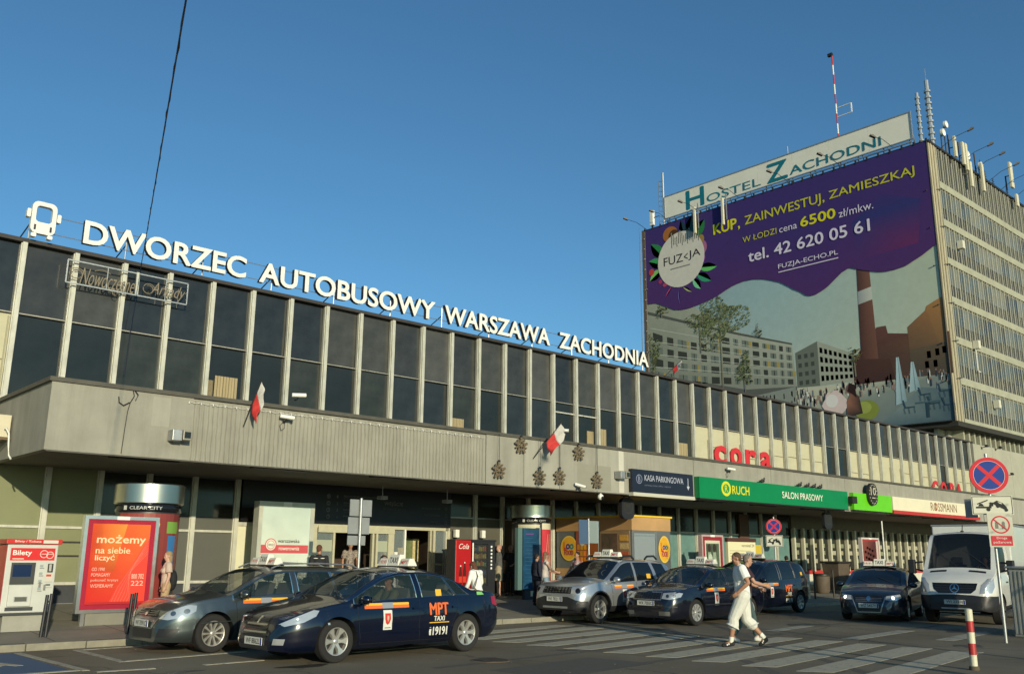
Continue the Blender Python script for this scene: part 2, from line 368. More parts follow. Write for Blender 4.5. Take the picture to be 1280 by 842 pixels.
sym.prism([(cxs-.08,cys+.08),(cxs+.45,cys+.08),(cxs+.62,cys-.4),(cxs+.5,cys-.44),(cxs+.36,cys-.04),(cxs-.08,cys-.04)], .0045, .0085)
sym.build('wheelchair_symbol', roadwhite, road)
# asphalt repair patches and scraps of litter
am = mat('newer_asphalt', (.088,.080,.062), .85, var=.15, scale=8, bump=.4, bscale=120)
roadpoly([(9.6,9.6),(12.2,9.9),(12.0,11.2),(9.5,10.9)], 'asphalt_patch', am, .0030)
roadpoly([(20.3,5.2),(25.5,6.1),(25.1,7.0),(20.1,6.0)], 'asphalt_patch', am, .0030)
mh = thing('manhole_cover', 'round rusty manhole cover set in the asphalt before the blue taxi', 'manhole cover', (10.4,11.9,0))
b = MB(); b.cyl((10.4,11.9), .33, .0, .006, 32); b.build('frame', rust, mh)
b = MB(); b.cyl((10.4,11.9), .29, .006, .010, 32)
for i in range(-4,5): b.box(10.4-.22, 10.4+.22, 11.9+i*.055-.008, 11.9+i*.055+.008, .010, .014)
b.build('lid', darkmet, mh)
oil = mat('oil_stain', (.045,.040,.032), .45, var=.3, scale=9)
for i, (x, y, r) in enumerate(((7.6,13.0,.30),(12.6,12.3,.22),(14.2,9.6,.35),(16.6,16.4,.4),(22.3,13.2,.45),(23.6,9.7,.5),(11.0,10.9,.16),(18.8,11.9,.25),(19.6,8.0,.28),(5.9,13.5,.2),(13.6,13.9,.18),(17.8,14.5,.3))):
    roadpoly([(x+r*(1+.35*sin(3*t+i))*cos(t)*1.3, y+r*(1+.3*cos(2*t+i*2))*sin(t)*.8) for t in [k*pi/9 for k in range(18)]], 'oil_stain', oil, .0022+.0001*i)
tyre = mat('tyre_mark', (.085,.076,.058), .8, var=.25, scale=14)
for i, (x0, y0, x1, y1) in enumerate(((9,11.6,24,12.9),(9.2,9.9,25,10.9),(12,7.3,19,15.3),(13.6,7.0,20.8,15.2))):
    d = Vector((x1-x0,y1-y0)).normalized(); n = Vector((-d.y,d.x))*.09; roadpoly([(x0-n.x,y0-n.y),(x1-n.x,y1-n.y),(x1+n.x,y1+n.y),(x0+n.x,y0+n.y)], 'tyre_mark', tyre, .0014+.0001*i)
lm = MB()
for i in range(90):
    x = random.uniform(5, 26); y = random.uniform(7, 17.6); s_ = random.uniform(.012,.035); a = random.uniform(0, 3)
    lm.add([(x+s_*cos(a+k*pi/2)*(1 if k%2 else .5), y+s_*sin(a+k*pi/2), .006+.006*(k%2)) for k in range(4)], [(0,1,2,3)])
o = lm.build('litter_scraps', mat('scrap', (.35,.33,.26), .9, var=.5, scale=3)); o['kind'] = 'stuff'

# ================================================================== bus station
YW, YC = 24.5, 20.0
ZC0, ZC1, ZR = 3.67, 5.14, 9.20
X0 = 5.62; MOD = 1.247
st = thing('bus_station', 'long two storey bus station with dark upper windows, white mullions and concrete canopy', 'building', (X0, YW, .445))
NB = 46
# core volume behind the glass
b = MB(); b.box(-14, 63.4, YW+.22, YW+.5, .2, ZR-.02); b.box(-14,63.4,YW+.5,60,ZR-.35,ZR-.02)
b.box(-14, -13.8, YW+.5, 60, .2, ZR-.4); b.box(63.2,63.4,YW+.5,26.9,.2,ZR-.4)
b.build('core_wall', mat('inner_dark', (.02,.02,.018), .9), st)
b = MB(); b.box(-14.2, 63.55, YW-.16, 60.1, ZR, ZR+.10); b.build('roof', mat('roof_edge', (.035,.03,.028), .7, var=.2, scale=5), st)
mul = MB().box(-.055,.055,-.16,-.02,ZC1-.05,ZR).box(-.075,-.055,-.10,0,ZC1-.05,ZR).box(.055,.075,-.10,0,ZC1-.05,ZR).mesh('mullion', alu)
pane_u = [MB().box(.02,MOD-.02,.0,.02,-.88,.90).mesh('window_pane', [g_]) for g_ in (gl_up,gl_up,gl_up2,gl_up2,gl_up3,gl_up4)]
pane_l = [MB().box(.02,MOD-.02,.0,.02,-1.2,1.31).mesh('window_pane', [g_]) for g_ in (gl_lo,gl_lo,gl_up4,gl_lo2)]
pane_b = MB().box(.02,MOD-.02,.0,.02,-1.2,1.31).mesh('window_pane', [beige_panel])
frame_b = MB().box(.05,MOD-.10,-.03,.0,6.2,6.225).box(.05,.075,-.03,0,5.1,7.3).box(MOD-.13,MOD-.10,-.03,0,5.1,7.3).mesh('sash', mat('sash_beige', (.30,.28,.19), .6))
tr_m = MB().box(.075,MOD-.075,-.05,.01,7.36,7.42).mesh('transom', darkmet)
tr_m2 = MB().box(.075,MOD-.075,-.055,-.045,7.385,7.40).mesh('transom_trim', alu)
for k in range(-12, NB+1):
    x = X0+k*MOD
    if x > 63.3: break
    o = link('mullion', mul, st, local=True); o.location = Vector((x,YW,0))-Vector((X0,YW,.445)); o.rotation_euler = (0, random.uniform(-.0015,.0015), 0)
    if k == 36: o.rotation_euler = (0, -.012, 0)
    if x+MOD > 63.6: continue
    o = link('window_pane', random.choice(pane_u), st, local=True); o.location = Vector((x,YW+.02,8.31))-Vector((X0,YW,.445)); o.rotation_euler = (random.uniform(-.02,.02),0,random.uniform(-.012,.012))
    beige = (k >= 22 and k not in (31,32,42)) or k < 0
    o = link('window_pane', pane_b if beige else random.choice(pane_l), st, local=True); o.location = Vector((x,YW+.015,6.05))-Vector((X0,YW,.445)); o.rotation_euler = (random.uniform(-.009,.009) if not beige else 0,0,random.uniform(-.010,.010))
    if beige:
        o = link('sash', frame_b, st, local=True); o.location = Vector((x,YW,random.choice((0,0,-.5,.35,.6)) if k > 0 else 0))-Vector((X0,YW,.445))
        if o.location.z > -.4: o.scale.z = .8; o.location.z += 1.2 if o.location.z < 0 else 1.0
    o = link('transom', tr_m, st, local=True); o.location = Vector((x,YW,0))-Vector((X0,YW,.445))
    link('transom_trim', tr_m2, st, local=True).location = Vector((x,YW,0))-Vector((X0,YW,.445))
# opened or curtained windows
def curtain_part(k, fx0, fx1, z1):
    x = X0+k*MOD; bb = MB(); n = 8
    for i in range(n):
        a = x+(fx0+(fx1-fx0)*i/n)*MOD; c = x+(fx0+(fx1-fx0)*(i+1)/n)*MOD
        bb.box(a, c-.012, YW-.012-.006*(i%2), YW-.002, ZC1-.3, z1)
    bb.build('curtain', curtain, st)
curtain_part(4, .25, .8, 6.55); curtain_part(4, .08, .22, 6.4); curtain_part(11, .12, .55, 6.25); curtain_part(17, .1, .45, 6.6); curtain_part(16, .55, .85, 6.45); curtain_part(21,.1,.7,6.5)
for k, z in ((5,5.42),(11,5.28),(16,5.9),(31,5.4),(35,5.5),(38,5.42)):
    x = X0+k*MOD; MB().box(x+.08, x+MOD-.08, YW-.09, YW-.03, z-.07, z).box(x+.08,x+.13,YW-.09,YW-.03,5.1,z-.07).build('opened_sash', paintwhite, st)
for k in (15,16): x = X0+k*MOD; MB().box(x+.08, x+MOD-.08, YW-.07, YW-.03, 6.98, 7.03).build('sash_rail', alu, st)
# canopy: parapet in panels, coping, soffit
b = MB(); b.box(5.46, 8.46, YC, YC+.16, ZC0, ZC1-.07); b.build('parapet_panel', concrete, st)
b = MB(); b.box(8.466, 17.2, YC+.035, YC+.16, ZC0, ZC1-.07); b.build('parapet_panel', concrete, st)
x = 17.206
for xn, mm in ((18.7,concrete),(20.2,concrete2),(21.9,concrete),(23.2,concrete2),(27.,concrete),(32.,concrete),(37.8,concrete),(42.,concrete),(47.,concrete),(52.6,concrete)):
    MB().box(x, xn-.02, YC, YC+.16, ZC0, ZC1-.07).build('parapet_panel', mm, st); x = xn
b = MB(); b.box(5.46, 5.62, YC+.16, YW+.2, ZC0, ZC1-.07); b.build('return_panel', concrete, st)
MB().box(7.55,7.95,YC-.004,YC,4.35,5.0).build('pale_patch', concrete2, st); MB().box(21.0,22.55,YC-.004,YC,3.72,4.5).build('grey_patch', mat('grey_render',(.25,.24,.19),.9,var=.06), st)
MB().box(22.95,23.2,YC-.004,YC,3.7,5.05).build('pale_patch', mat('pale_render',(.50,.48,.40),.9,var=.06), st)
b = MB(); b.box(5.40, 52.66, YC-.05, YC+.24, ZC1-.07, ZC1+.02); b.box(5.40, 5.66, YC+.24, YW-.1, ZC1-.07, ZC1+.02); b.build('coping', coping, st)
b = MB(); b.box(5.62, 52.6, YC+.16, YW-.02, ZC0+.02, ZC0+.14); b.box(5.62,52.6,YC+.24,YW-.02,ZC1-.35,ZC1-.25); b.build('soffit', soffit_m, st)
MB().box(5.5, 52.6, YC+.0, YC+.05, ZC0-.03, ZC0-.002).build('drip_edge', coping, st)
# rough vertical ribs cast in the parapet
n_r = 78
for i in range(n_r):
    x = 8.49+i*(17.17-8.49)/n_r; wv = (17.17-8.49)/n_r
    rb = MB(); nz = 7; vs = []; fs = []
    for j in range(nz+1):
        z = ZC0+.0+j*(ZC1-.13-ZC0)/nz
        e0 = .014+random.uniform(-.009,.010); e1 = wv-.016+random.uniform(-.010,.009); d = random.uniform(.000,.010)
        vs += [(x+e0, YC+.036, z),(x+e0+.018, YC-.004+d, z),(x+e1-.018, YC-.004+d, z),(x+e1, YC+.036, z)]
    for j in range(nz):
        for k in range(3): fs.append((j*4+k, j*4+k+1, j*4+k+5, j*4+k+4))
    fs += [(0,1,2,3),(nz*4+3,nz*4+2,nz*4+1,nz*4)]
    rb.add(vs, fs); rb.build('rib', concrete, st)
# recessed light slots under the canopy edge
for x in (6.9, 10.2, 13.6, 17.0, 20.3, 23.6, 27.6, 31.2, 34.9, 38.6, 42.5, 46.2, 50):
    MB().box(x, x+1.5, YC+.28, YC+.52, ZC0-.03, ZC0+.02).build('light_slot', blackm, st)

# ---- ground floor wall
ZW0 = .40
def wp(name, m, x0, x1, z0, z1, y=YW, d=.05): return MB().box(x0, x1, y, y+d, z0, z1).build(name, m, st)
post = MB().box(-.06,.06,-.10,.0,ZW0,3.72).box(-.085,-.06,-.05,.0,ZW0,3.72).mesh('post', alu)
door_x = (14.30, 19.45)
for k in range(-8, 37):
    x = X0+k*MOD
    if door_x[0]-.3 < x < door_x[1]-.2 or x > 50.7: continue
    if k > 27: continue
    o = link('post', post, st, local=True); o.location = Vector((x,YW,0))-Vector((X0,YW,.445))
for k in range(-8, 28):
    x = X0+k*MOD+.062; x1 = X0+(k+1)*MOD-.087
    if k < 2:   # olive panels
        wp('panel', olive_panel, x, x1, 2.28, 3.7); wp('panel', olive_panel, x, x1, .95, 2.22); wp('plinth', dark_panel, x, x1, ZW0, .88)
        wp('rail', alu, x, x1, 2.22, 2.28, YW-.05, .08); wp('rail', alu, x, x1, .88, .95, YW-.05, .08); wp('threshold', galv, x, x1, ZW0-.02, ZW0+.05, YW-.06, .06)
        if k in (0,1): wp('lath', darkmet, x, x1, 1.88, 1.92, YW-.03, .03); wp('lath', darkmet, x, x1, 1.55, 1.59, YW-.03, .03)
    elif k < 5:
        wp('dark_pane', gl_dk, x, x1, 2.62, 3.7); wp('panel', grey_panel, x, x1, 2.28, 2.61); wp('panel', grey_panel, x, x1, .95, 2.22); wp('plinth', dark_panel, x, x1, ZW0, .88)
        wp('rail', alu, x, x1, 2.22, 2.28, YW-.05, .08); wp('rail', alu, x, x1, .88, .95, YW-.05, .08); wp('threshold', galv, x, x1, ZW0-.02, ZW0+.05, YW-.06, .06); wp('head_rail', grey_panel, x, x1, 3.66, 3.72, YW-.04, .04)
    elif k < 7:
        wp('panel', mat('cream_panel',(.62,.60,.42),.6,var=.05,scale=2), x, x1, .5, 2.42); wp('rail', alu, x, x1, 2.42, 2.52, YW-.05, .08); wp('plinth', dark_panel, x, x1, ZW0, .5)
    elif k < 11: pass
    elif k < 15:
        wp('dark_pane', gl_dk, x, x1, 2.92, 3.7); wp('rail', galv, x, x1, 2.88, 2.92, YW-.05, .06); wp('panel', mat('brown_grey_panel',(.085,.08,.058),.6,var=.1), x, x1, ZW0, 2.88)
    elif k < 17:
        wp('dark_pane', gl_dk, x, x1, ZW0, 3.7)
    else:
        wp('dark_pane', gl_dk, x, x1, 2.72, 3.7); wp('rail', alu, x, x1, 2.66, 2.72, YW-.04, .06)  # upper panes in dark glass: the canopy's shade is put into their colour
        wp('shop_pane', gl_sh, x, x1, .9, 2.66); wp('plinth', dark_panel, x, x1, ZW0, .9)
# glimpses inside the dark shop glass: stickers and shelves
for x, z, c in ((27.3,1.9,(.45,.5,.42)),(28.7,1.6,(.5,.55,.5)),(29.2,2.3,(.6,.6,.5)),(36.0,2.2,(.6,.62,.55)),(36.9,1.5,(.25,.4,.38)),(38.4,2.35,(.7,.7,.6)),(38.1,1.3,(.6,.55,.4))):
    MB().box(x, x+.38, YW-.006, YW-.001, z, z+.25).build('window_sticker', mat('sticker%d' % int(z*10), c, .5), st)
wp('yellow_door', mat('yellow_door',(.55,.42,.04),.5), 37.0, 37.9, .5, 2.25, YW-.09, .05); wp('brown_pier', mat('brown_pier',(.10,.055,.03),.6,var=.15), 36.2, 36.95, .45, 3.6, YW-.12, .1)
# chemist's front: deeper fascia, pale posts, dark panes, low white wall with red strip
wp('fascia', mat('fascia_dark',(.15,.14,.10),.8,var=.1), 40.6, 63.2, 3.05, 3.72, YW-.1, .3)
for k in range(0, 27):
    x = 40.6+k*.85
    if x > 62.8: break
    MB().box(x, x+.13, YW-.22, YW-.04, 1.05, 3.1).box(x+.13,x+.28,YW-.10,YW-.03,1.05,3.1).build('shop_post', mat('cream_post',(.52,.50,.38),.55,var=.08), st)
    MB().box(x+.28, x+.85, YW-.06, YW-.02, 1.15, 3.05).build('dark_pane', gl_dk, st)
    for z in (1.45, 1.85, 2.2):
        MB().box(x+.34, x+random.uniform(.5,.78), YW-.066, YW-.061, z, z+.20).build('shelf_goods', mat('goods%d' % random.randint(0,4), random.choice(((.30,.28,.18),(.2,.22,.14),(.35,.33,.25),(.12,.14,.09),(.28,.16,.10))), .7), st)
wp('low_wall', mat('low_wall_white',(.58,.56,.46),.6,var=.08), 40.6, 63.2, .40, .92, YW-.14, .12); wp('red_strip', redpaint, 40.6, 63.2, .92, 1.10, YW-.15, .13)

# ---- entrance
ent = MB(); ent.box(11.95, 19.42, YW-.16, YW-.06, 2.55, 3.70); ent.build('entrance_sign_board', mat('sign_black',(.006,.006,.007),.35), st)
ea = Art(.002)
ec = (.17,.17,.165)
for i, (t, t2) in enumerate((('PRZYSTANKI AUTOBUSOWE','BUS STOPS'),('POCIĄGI','TRAINS'),('KASA BILETOWA','TICKET OFFICE'),('INFORMACJA','INFORMATION'))):
    z = 3.36-.20*i; ea.ring(14.72, z, .045, .065, ec, 16); ea.text(str(i+1), 14.70, 14.74, z-.03, z+.03, ec, up=False); ea.text(str(i+1), 15.0, 15.05, z-.04, z+.04, ec, up=False)
    ea.text(t, 15.25, 15.25+.062*len(t), z-.01, z+.05, ec, .01, up=False); ea.text(t2, 15.25, 15.25+.05*len(t2), z-.065, z-.03, (.1,.1,.1), up=False)
ea.text('WEJŚCIE', 16.72, 17.45, 3.14, 3.32, ec); ea.text('ENTRANCE  ВХОД', 16.68, 17.55, 3.02, 3.09, (.1,.1,.1), up=False)
for i, t in enumerate(('BAGAŻ','POCZEKALNIA','WC')): ea.text(t, 18.2+.1*i, 18.95, 3.12-.22*i, 3.18-.22*i, (.12,.12,.12), up=False); ea.ring(19.2, 3.15-.22*i, .04, .055, (.12,.12,.12), 14, up=False)
eo = ea.build('entrance_lettering', st, plane_mx((0,YW-.165,0), (1,0,0))); eo['kind'] = 'stuff'
jamb = mat('door_frame_beige', (.50,.47,.33), .5, .2, var=.1, scale=5)
# vestibule: frame posts, two sliding leaves, glazed side lights
b = MB(); b.box(14.3, 19.45, YW-.10, YW-.02, 2.44, 2.55); b.build('door_head', jamb, st)
b = MB(); b.box(14.45, 17.2, YW-.14, YW-.10, 2.30, 2.50); b.build('door_header', jamb, st)
for x, wd in ((14.3,.12),(14.98,.07),(16.38,.07),(16.52,.07),(16.98,.22),(18.62,.06),(18.75,.09),(19.32,.13)):
    MB().box(x, x+wd, YW-.12, YW-.01, .42, 2.44).build('door_post', jamb, st)
MB().box(17.60, 17.66, YW-.12, YW-.05, .42, 2.44).build('door_post', paintwhite, st)
for x0, x1 in ((14.42,14.98),(16.59,16.98),(17.2,17.6),(18.84,19.32)):
    MB().box(x0, x1, YW-.06, YW-.05, .45, 2.42).build('door_glass', glass, st)
MB().box(16.60,16.97,YW-.075,YW-.065,1.28,1.38).build('yellow_stripe', mat('yellow_tape',(.65,.55,.02),.5), st)
for x0, x1 in ((14.43,14.97),(16.60,16.97)): MB().box(x0,x1,YW-.072,YW-.064,1.75,2.08).build('frosted_band', mat('frosted',(.32,.35,.26),.6), st)
MB().box(18.84,19.32,YW-.075,YW-.065,1.35,1.40).box(18.84,19.32,YW-.075,YW-.065,.95,1.05).build('door_rail', jamb, st)
MB().box(17.24,17.36,YW-.10,YW-.07,1.6,1.75).build('paper_notice', paintwhite, st)
# interior hall seen through the doors
hall = mat('hall_wall', (.055,.035,.022), .8, var=.2)
b = MB(); b.box(14.0,19.6,YW+3.2,YW+3.3,.42,2.6); b.box(14.0,14.05,YW+.05,YW+3.2,.42,2.6); b.box(19.6,19.65,YW+.05,YW+3.2,.42,2.6); b.box(14,19.65,YW+.05,YW+3.3,2.6,2.65); b.build('hall_wall', hall, st)
for x, c, z0, z1 in ((17.75,(.45,.36,.18),.5,2.1),(18.3,(.30,.22,.10),.5,1.9),(18.9,(.5,.42,.2),.6,2.2),(17.4,(.35,.12,.08),1.2,1.8),(18.1,(.5,.05,.05),1.3,1.7),(18.62,(.12,.15,.06),1.0,2.2)):
    MB().box(x, x+.26, YW+1.2, YW+1.28, z0, z1).build('hall_display', mat('display%d' % int(x*10), c, .6, var=.3, scale=12), st)
# cut an opening through the core wall for the hall: the core is rebuilt in pieces there
core = [c for c in st.children if c.name.startswith('core_wall')][0]
b = MB(); b.box(-14, 14.0, YW+.22, YW+.5, .2, ZR-.02); b.box(19.65, 63.4, YW+.22, YW+.5, .2, ZR-.02); b.box(14.0,19.65,YW+.22,YW+.5,2.66,ZR-.02)
b.box(-14,63.4,YW+.5,60,ZR-.35,ZR-.02); b.box(-14,-13.8,YW+.5,60,.2,ZR-.4); b.box(63.2,63.4,YW+.5,26.9,.2,ZR-.4); b.box(14,19.65,YW+.05,YW+3.3,.40,.43)
core.data = b.mesh('core_wall', core.data.materials[0])
for x in (15.75, 18.2):
    MB().box(x-.01,x+.01,YC+3.0,YC+3.02,3.36,3.67).build('lamp_rod', galv, st); MB().box(x-.12,x+.12,YC+2.9,YC+3.12,3.26,3.36).build('hanging_lamp', mat('lamp_grey',(.25,.25,.24),.5), st)
for x in (20.75,19.6): MB().box(x, x+.16, YW-.22, YW-.10, 2.25, 2.5).build('wall_lamp', paintwhite, st)
# the canopy and the plain panelled wall carry on past the chemist's
for x0, x1 in ((52.66,57.5),(57.51,62.4),(62.41,68),(68.01,76)): MB().box(x0, x1, YC, YC+.16, ZC0, ZC1-.07).build('parapet_panel', concrete2, st)
MB().box(52.66, 76, YC-.05, YC+.24, ZC1-.07, ZC1+.02).build('coping', coping, st)
MB().box(52.66, 76, YC+.16, YW-.02, ZC0+.02, ZC0+.14).build('soffit', soffit_m, st)
pmat = mat('podium_panel', (.36,.35,.27), .75, var=.08, scale=.8)
pod = thing('side_annex', 'plain beige panelled annex wall under the tall hostel block', 'building', (63.6, YW, .4))
for i in range(6):
    MB().box(63.6+i*3.2, 63.6+(i+1)*3.2-.02, YW-.12, YW+.1, 4.9, ZR-.02).build('wall_panel', pmat, pod)
MB().box(63.6,83,YW+.1,40,4.9,ZR-.1).build('core', MATS['podium_panel'], pod)
MB().box(63.6,83,YW-.1,40,.4,4.88).build('lower_wall', concrete2, pod)
for i in range(5): MB().box(65.5+i*3.4,67.3+i*3.4,YW-.15,YW-.1,1.2,3.2).build('window', gl_dk, pod)
ORD5 = ['first','second','third','fourth','fifth','sixth']
for x, z in ((64.9,9.0),(67.3,9.1),(64.8,7.3),(66.9,5.6),(68.9,7.4)):
    l = thing('spotlight', 'small dark spotlight on the beige annex wall, '+{64.9:'topmost on the left',67.3:'topmost on the right',64.8:'beside the no stopping sign',66.9:'lowest of them',68.9:'rightmost in the middle'}[x], 'spotlight', (x, YW-.12, z), group='spotlights on the annex wall')
    b = MB(); b.bar((x,YW-.12,z),(x,YW-.42,z+.05),.04); b.build('bracket', darkmet, l); b = MB(); b.prism([(-.12,-.08),(.12,-.05),(.12,.05),(-.12,.1)],-.08,.08,0,Matrix.Translation((x,YW-.5,z+.08)) @ Matrix.Rotation(pi/2,4,'X')); b.build('lamp_head', darkmet, l)

# ------------------------------------------------------------------ rooftop lettering
YL = YW-.25
rs = thing('rooftop_sign', 'white raised rooftop letters DWORZEC AUTOBUSOWY WARSZAWA ZACHODNIA with a bus emblem', 'sign', (5.6, YL, ZR+.1))
letter_side = mat('letter_side', (.03,.025,.03), .6)
def word_letters(s, x0, x1, z0, z1, y, depth, parent, bold, face=lettwhite, side=letter_side, name='letter'):
    vs, fs = text_geo(s, bold, 4); vs = fit(vs, x0, x1, z0, z1)
    par = list(range(len(vs)))
    def fd(a):
        while par[a] != a: par[a] = par[par[a]]; a = par[a]
        return a
    for f in fs:
        for v in f[1:]: par[fd(f[0])] = fd(v)
    groups = {}
    for f in fs: groups.setdefault(fd(f[0]), []).append(f)
    for g, F in groups.items():
        ids = sorted({i for f in F for i in f}); mp = {i: j for j, i in enumerate(ids)}
        V, FF = solid([vs[i] for i in ids], [tuple(mp[i] for i in f) for f in F], 0, depth)
        b = MB(); nf = len(F)
        T = Matrix.Translation((0,y,0)) @ FACADE
        b.add(V, FF, 0, T); b.m = [0]*nf+[1]*(len(FF)-nf)
        b.build(name, [face, side], parent)
for s_, a, c in (('DWORZEC',6.89,11.42),('AUTOBUSOWY',11.84,18.36),('WARSZAWA',18.77,23.86),('ZACHODNIA',24.36,29.70)):
    word_letters(s_, a, c, ZR+.22, ZR+.86, YL, .14, rs, .022)
def rr(x0, x1, z0, z1, r, n=5):
    o = []
    for cx, cz, a0 in ((x1-r,z0+r,-pi/2),(x1-r,z1-r,0),(x0+r,z1-r,pi/2),(x0+r,z0+r,pi)):
        for i in range(n+1): t = a0+pi/2*i/n; o.append((cx+r*cos(t), cz+r*sin(t)))
    return o
# bus emblem: rounded frame with windscreen hole, lamps, mirrors and feet
T = Matrix.Translation((0,YL,0)) @ FACADE
def em(poly, nm='emblem_piece', d=.14): MB().prism(poly, 0, d, 0, T).build(nm, lettwhite, rs)
def ring_em(o_, i_, nm, d=.14):
    n = len(o_); b = MB(); vs = [(x,z,0) for x,z in o_]+[(x,z,0) for x,z in i_]+[(x,z,d) for x,z in o_]+[(x,z,d) for x,z in i_]; fs = []
    for k in range(n): q = (k+1)%n; fs += [(2*n+k,2*n+q,3*n+q,3*n+k),(k,n+k,n+q,q),(k,q,2*n+q,2*n+k),(n+q,n+k,3*n+k,3*n+q)]
    b.add(vs, fs, 0, T); b.build(nm, lettwhite, rs)
ring_em(rr(5.62,6.20,9.42,10.26,.15), rr(5.72,6.10,9.72,10.15,.09), 'emblem_body')
em(rr(5.66,5.78,9.32,9.419,.03),'emblem_wheel'); em(rr(6.04,6.16,9.32,9.419,.03),'emblem_wheel'); em(rr(5.51,5.60,9.80,10.02,.03),'emblem_mirror'); em(rr(6.22,6.31,9.80,10.02,.03),'emblem_mirror')
for x in (5.70, 6.07): MB().box(x,x+.05,YL-.146,YL-.142,9.50,9.64).build('emblem_lamp', letter_side, rs)
for z in (ZR+.34, ZR+.80): MB().tube([(6.2,YL+.06,z),(29.8,YL+.06,z)], .012, 6).build('rail', galv, rs)
for i in range(12):
    x = 5.9+i*2.15 if i else 5.66
    MB().tube([(x,YL+.07,ZR+.1),(x,YL+.07,ZR+.82)], .018, 6).build('sign_post', galv, rs)
    MB().tube([(x,YL+.08,ZR+.5),(x-.1,YL+.9,ZR+.1)], .018, 6).build('strut', darkmet, rs)

# ------------------------------------------------------------------ script sign in a frame
ns = thing('script_sign', 'thin script lettering in a wide rusty frame over the upper windows', 'sign', (6.6, YW-.3, 8.3))
b = MB(); y = YW-.30
for a, c in (((6.62,y,8.34),(9.78,y,8.34)),((6.62,y,8.94),(9.78,y,8.94)),((6.62,y,8.34),(6.62,y,8.94)),((9.78,y,8.34),(9.78,y,8.94))): b.bar(a, c, .03)
b.build('frame', galv, ns)
for x in (7.62, 9.17): MB().bar((x,y,8.36),(x,y,8.92), .02).build('frame_bar', galv, ns)
MB().box(8.36,8.44,y-.03,y+.02,8.36,8.97).build('frame_post', alu, ns)
nl = mat('neon_tube', (.20,.165,.11), .5)
def wire_curve(pts, r, nm, m, parent, n=5): MB().tube(pts, r, n).build(nm, m, parent, 60)
letters('Nowoczesne', 6.95, 8.34, 8.36, 8.80, y+.02, .035, nl, 'script_word', ns, -.008, shear=.45)
letters('Arkady', 8.78, 9.72, 8.36, 8.80, y+.02, .035, nl, 'script_word', ns, -.008, shear=.45)
for cx, cz, rx in ((6.86,8.62,.2),(8.72,8.58,.17)):
    wire_curve([(cx+rx*cos(t/3)*(1-t*.015), y+.02, cz+.16*sin(t/3)*(1-t*.015)) for t in range(0,26)], .012, 'flourish', nl, ns)
wire_curve([(7.3+.4*t/8, y+.02, 8.78+.06*sin(t/8*pi)) for t in range(9)], .012, 'flourish', nl, ns)
wire_curve([(7.78,y,8.34),(7.80,y,8.25),(7.88,y,8.23),(7.93,y,8.29),(7.9,y,8.36)], .012, 'flourish', nl, ns)

# ------------------------------------------------------------------ flags
wflag = mat('flag_white', (.48,.46,.42), .8, var=.15, scale=8); rflag = mat('flag_red', (.48,.03,.025), .8, var=.2, scale=8)
def flag(base, tip, label, droop, wd, seed):
    f = thing('flag', label, 'flag', base, group='white and red flags on poles')
    b = MB(); b.tube([base, tip], .014, 8); b.build('flagpole', darkmet, f)
    B, Tp = Vector(base), Vector(tip); d = (Tp-B)
    n, mm = 10, 8; rnd = random.Random(seed)
    for part in (0, 1):
        bb = MB(); vs = []
        for i in range(n+1):
            for j in range(mm+1):
                s_ = i/n; t = part*.5+.5*j/mm      # t across the stripes (0 = white at tip)
                p = Tp - d*(.04+.50*t)
                hang = s_*droop; sway = wd*s_
                q = p + Vector((sway*(1-.55*t), -.05*s_+.05*sin(s_*7+t*4+seed)*s_, -hang*(.75+.25*t)))
                q.x += .04*sin(t*9+s_*5)*s_
                vs.append(q)
        fs = [(i*(mm+1)+j, i*(mm+1)+j+1, (i+1)*(mm+1)+j+1, (i+1)*(mm+1)+j) for i in range(n) for j in range(mm)]
        bb.add(vs, fs); o = bb.build('red_stripe' if part else 'white_stripe', rflag if part else wflag, f, 80)
        sm = o.modifiers.new('thick','SOLIDIFY'); sm.thickness = .004
flag((9.70,YC-.02,4.55), (9.84,YC-.50,5.62), 'white and red flag drooping from its pole, leftmost on the ribbed parapet', .46, .12, 1)
flag((19.05,YC-.02,4.50), (19.70,YC-.60,5.62), 'white and red flag spread out on its pole beside the hanging stars', .42, .20, 2)
flag((31.0,YW-.2,9.25), (31.35,YW-.9,9.95), 'small white and red flag standing on the roof edge before the purple billboard', .36, -.15, 3)

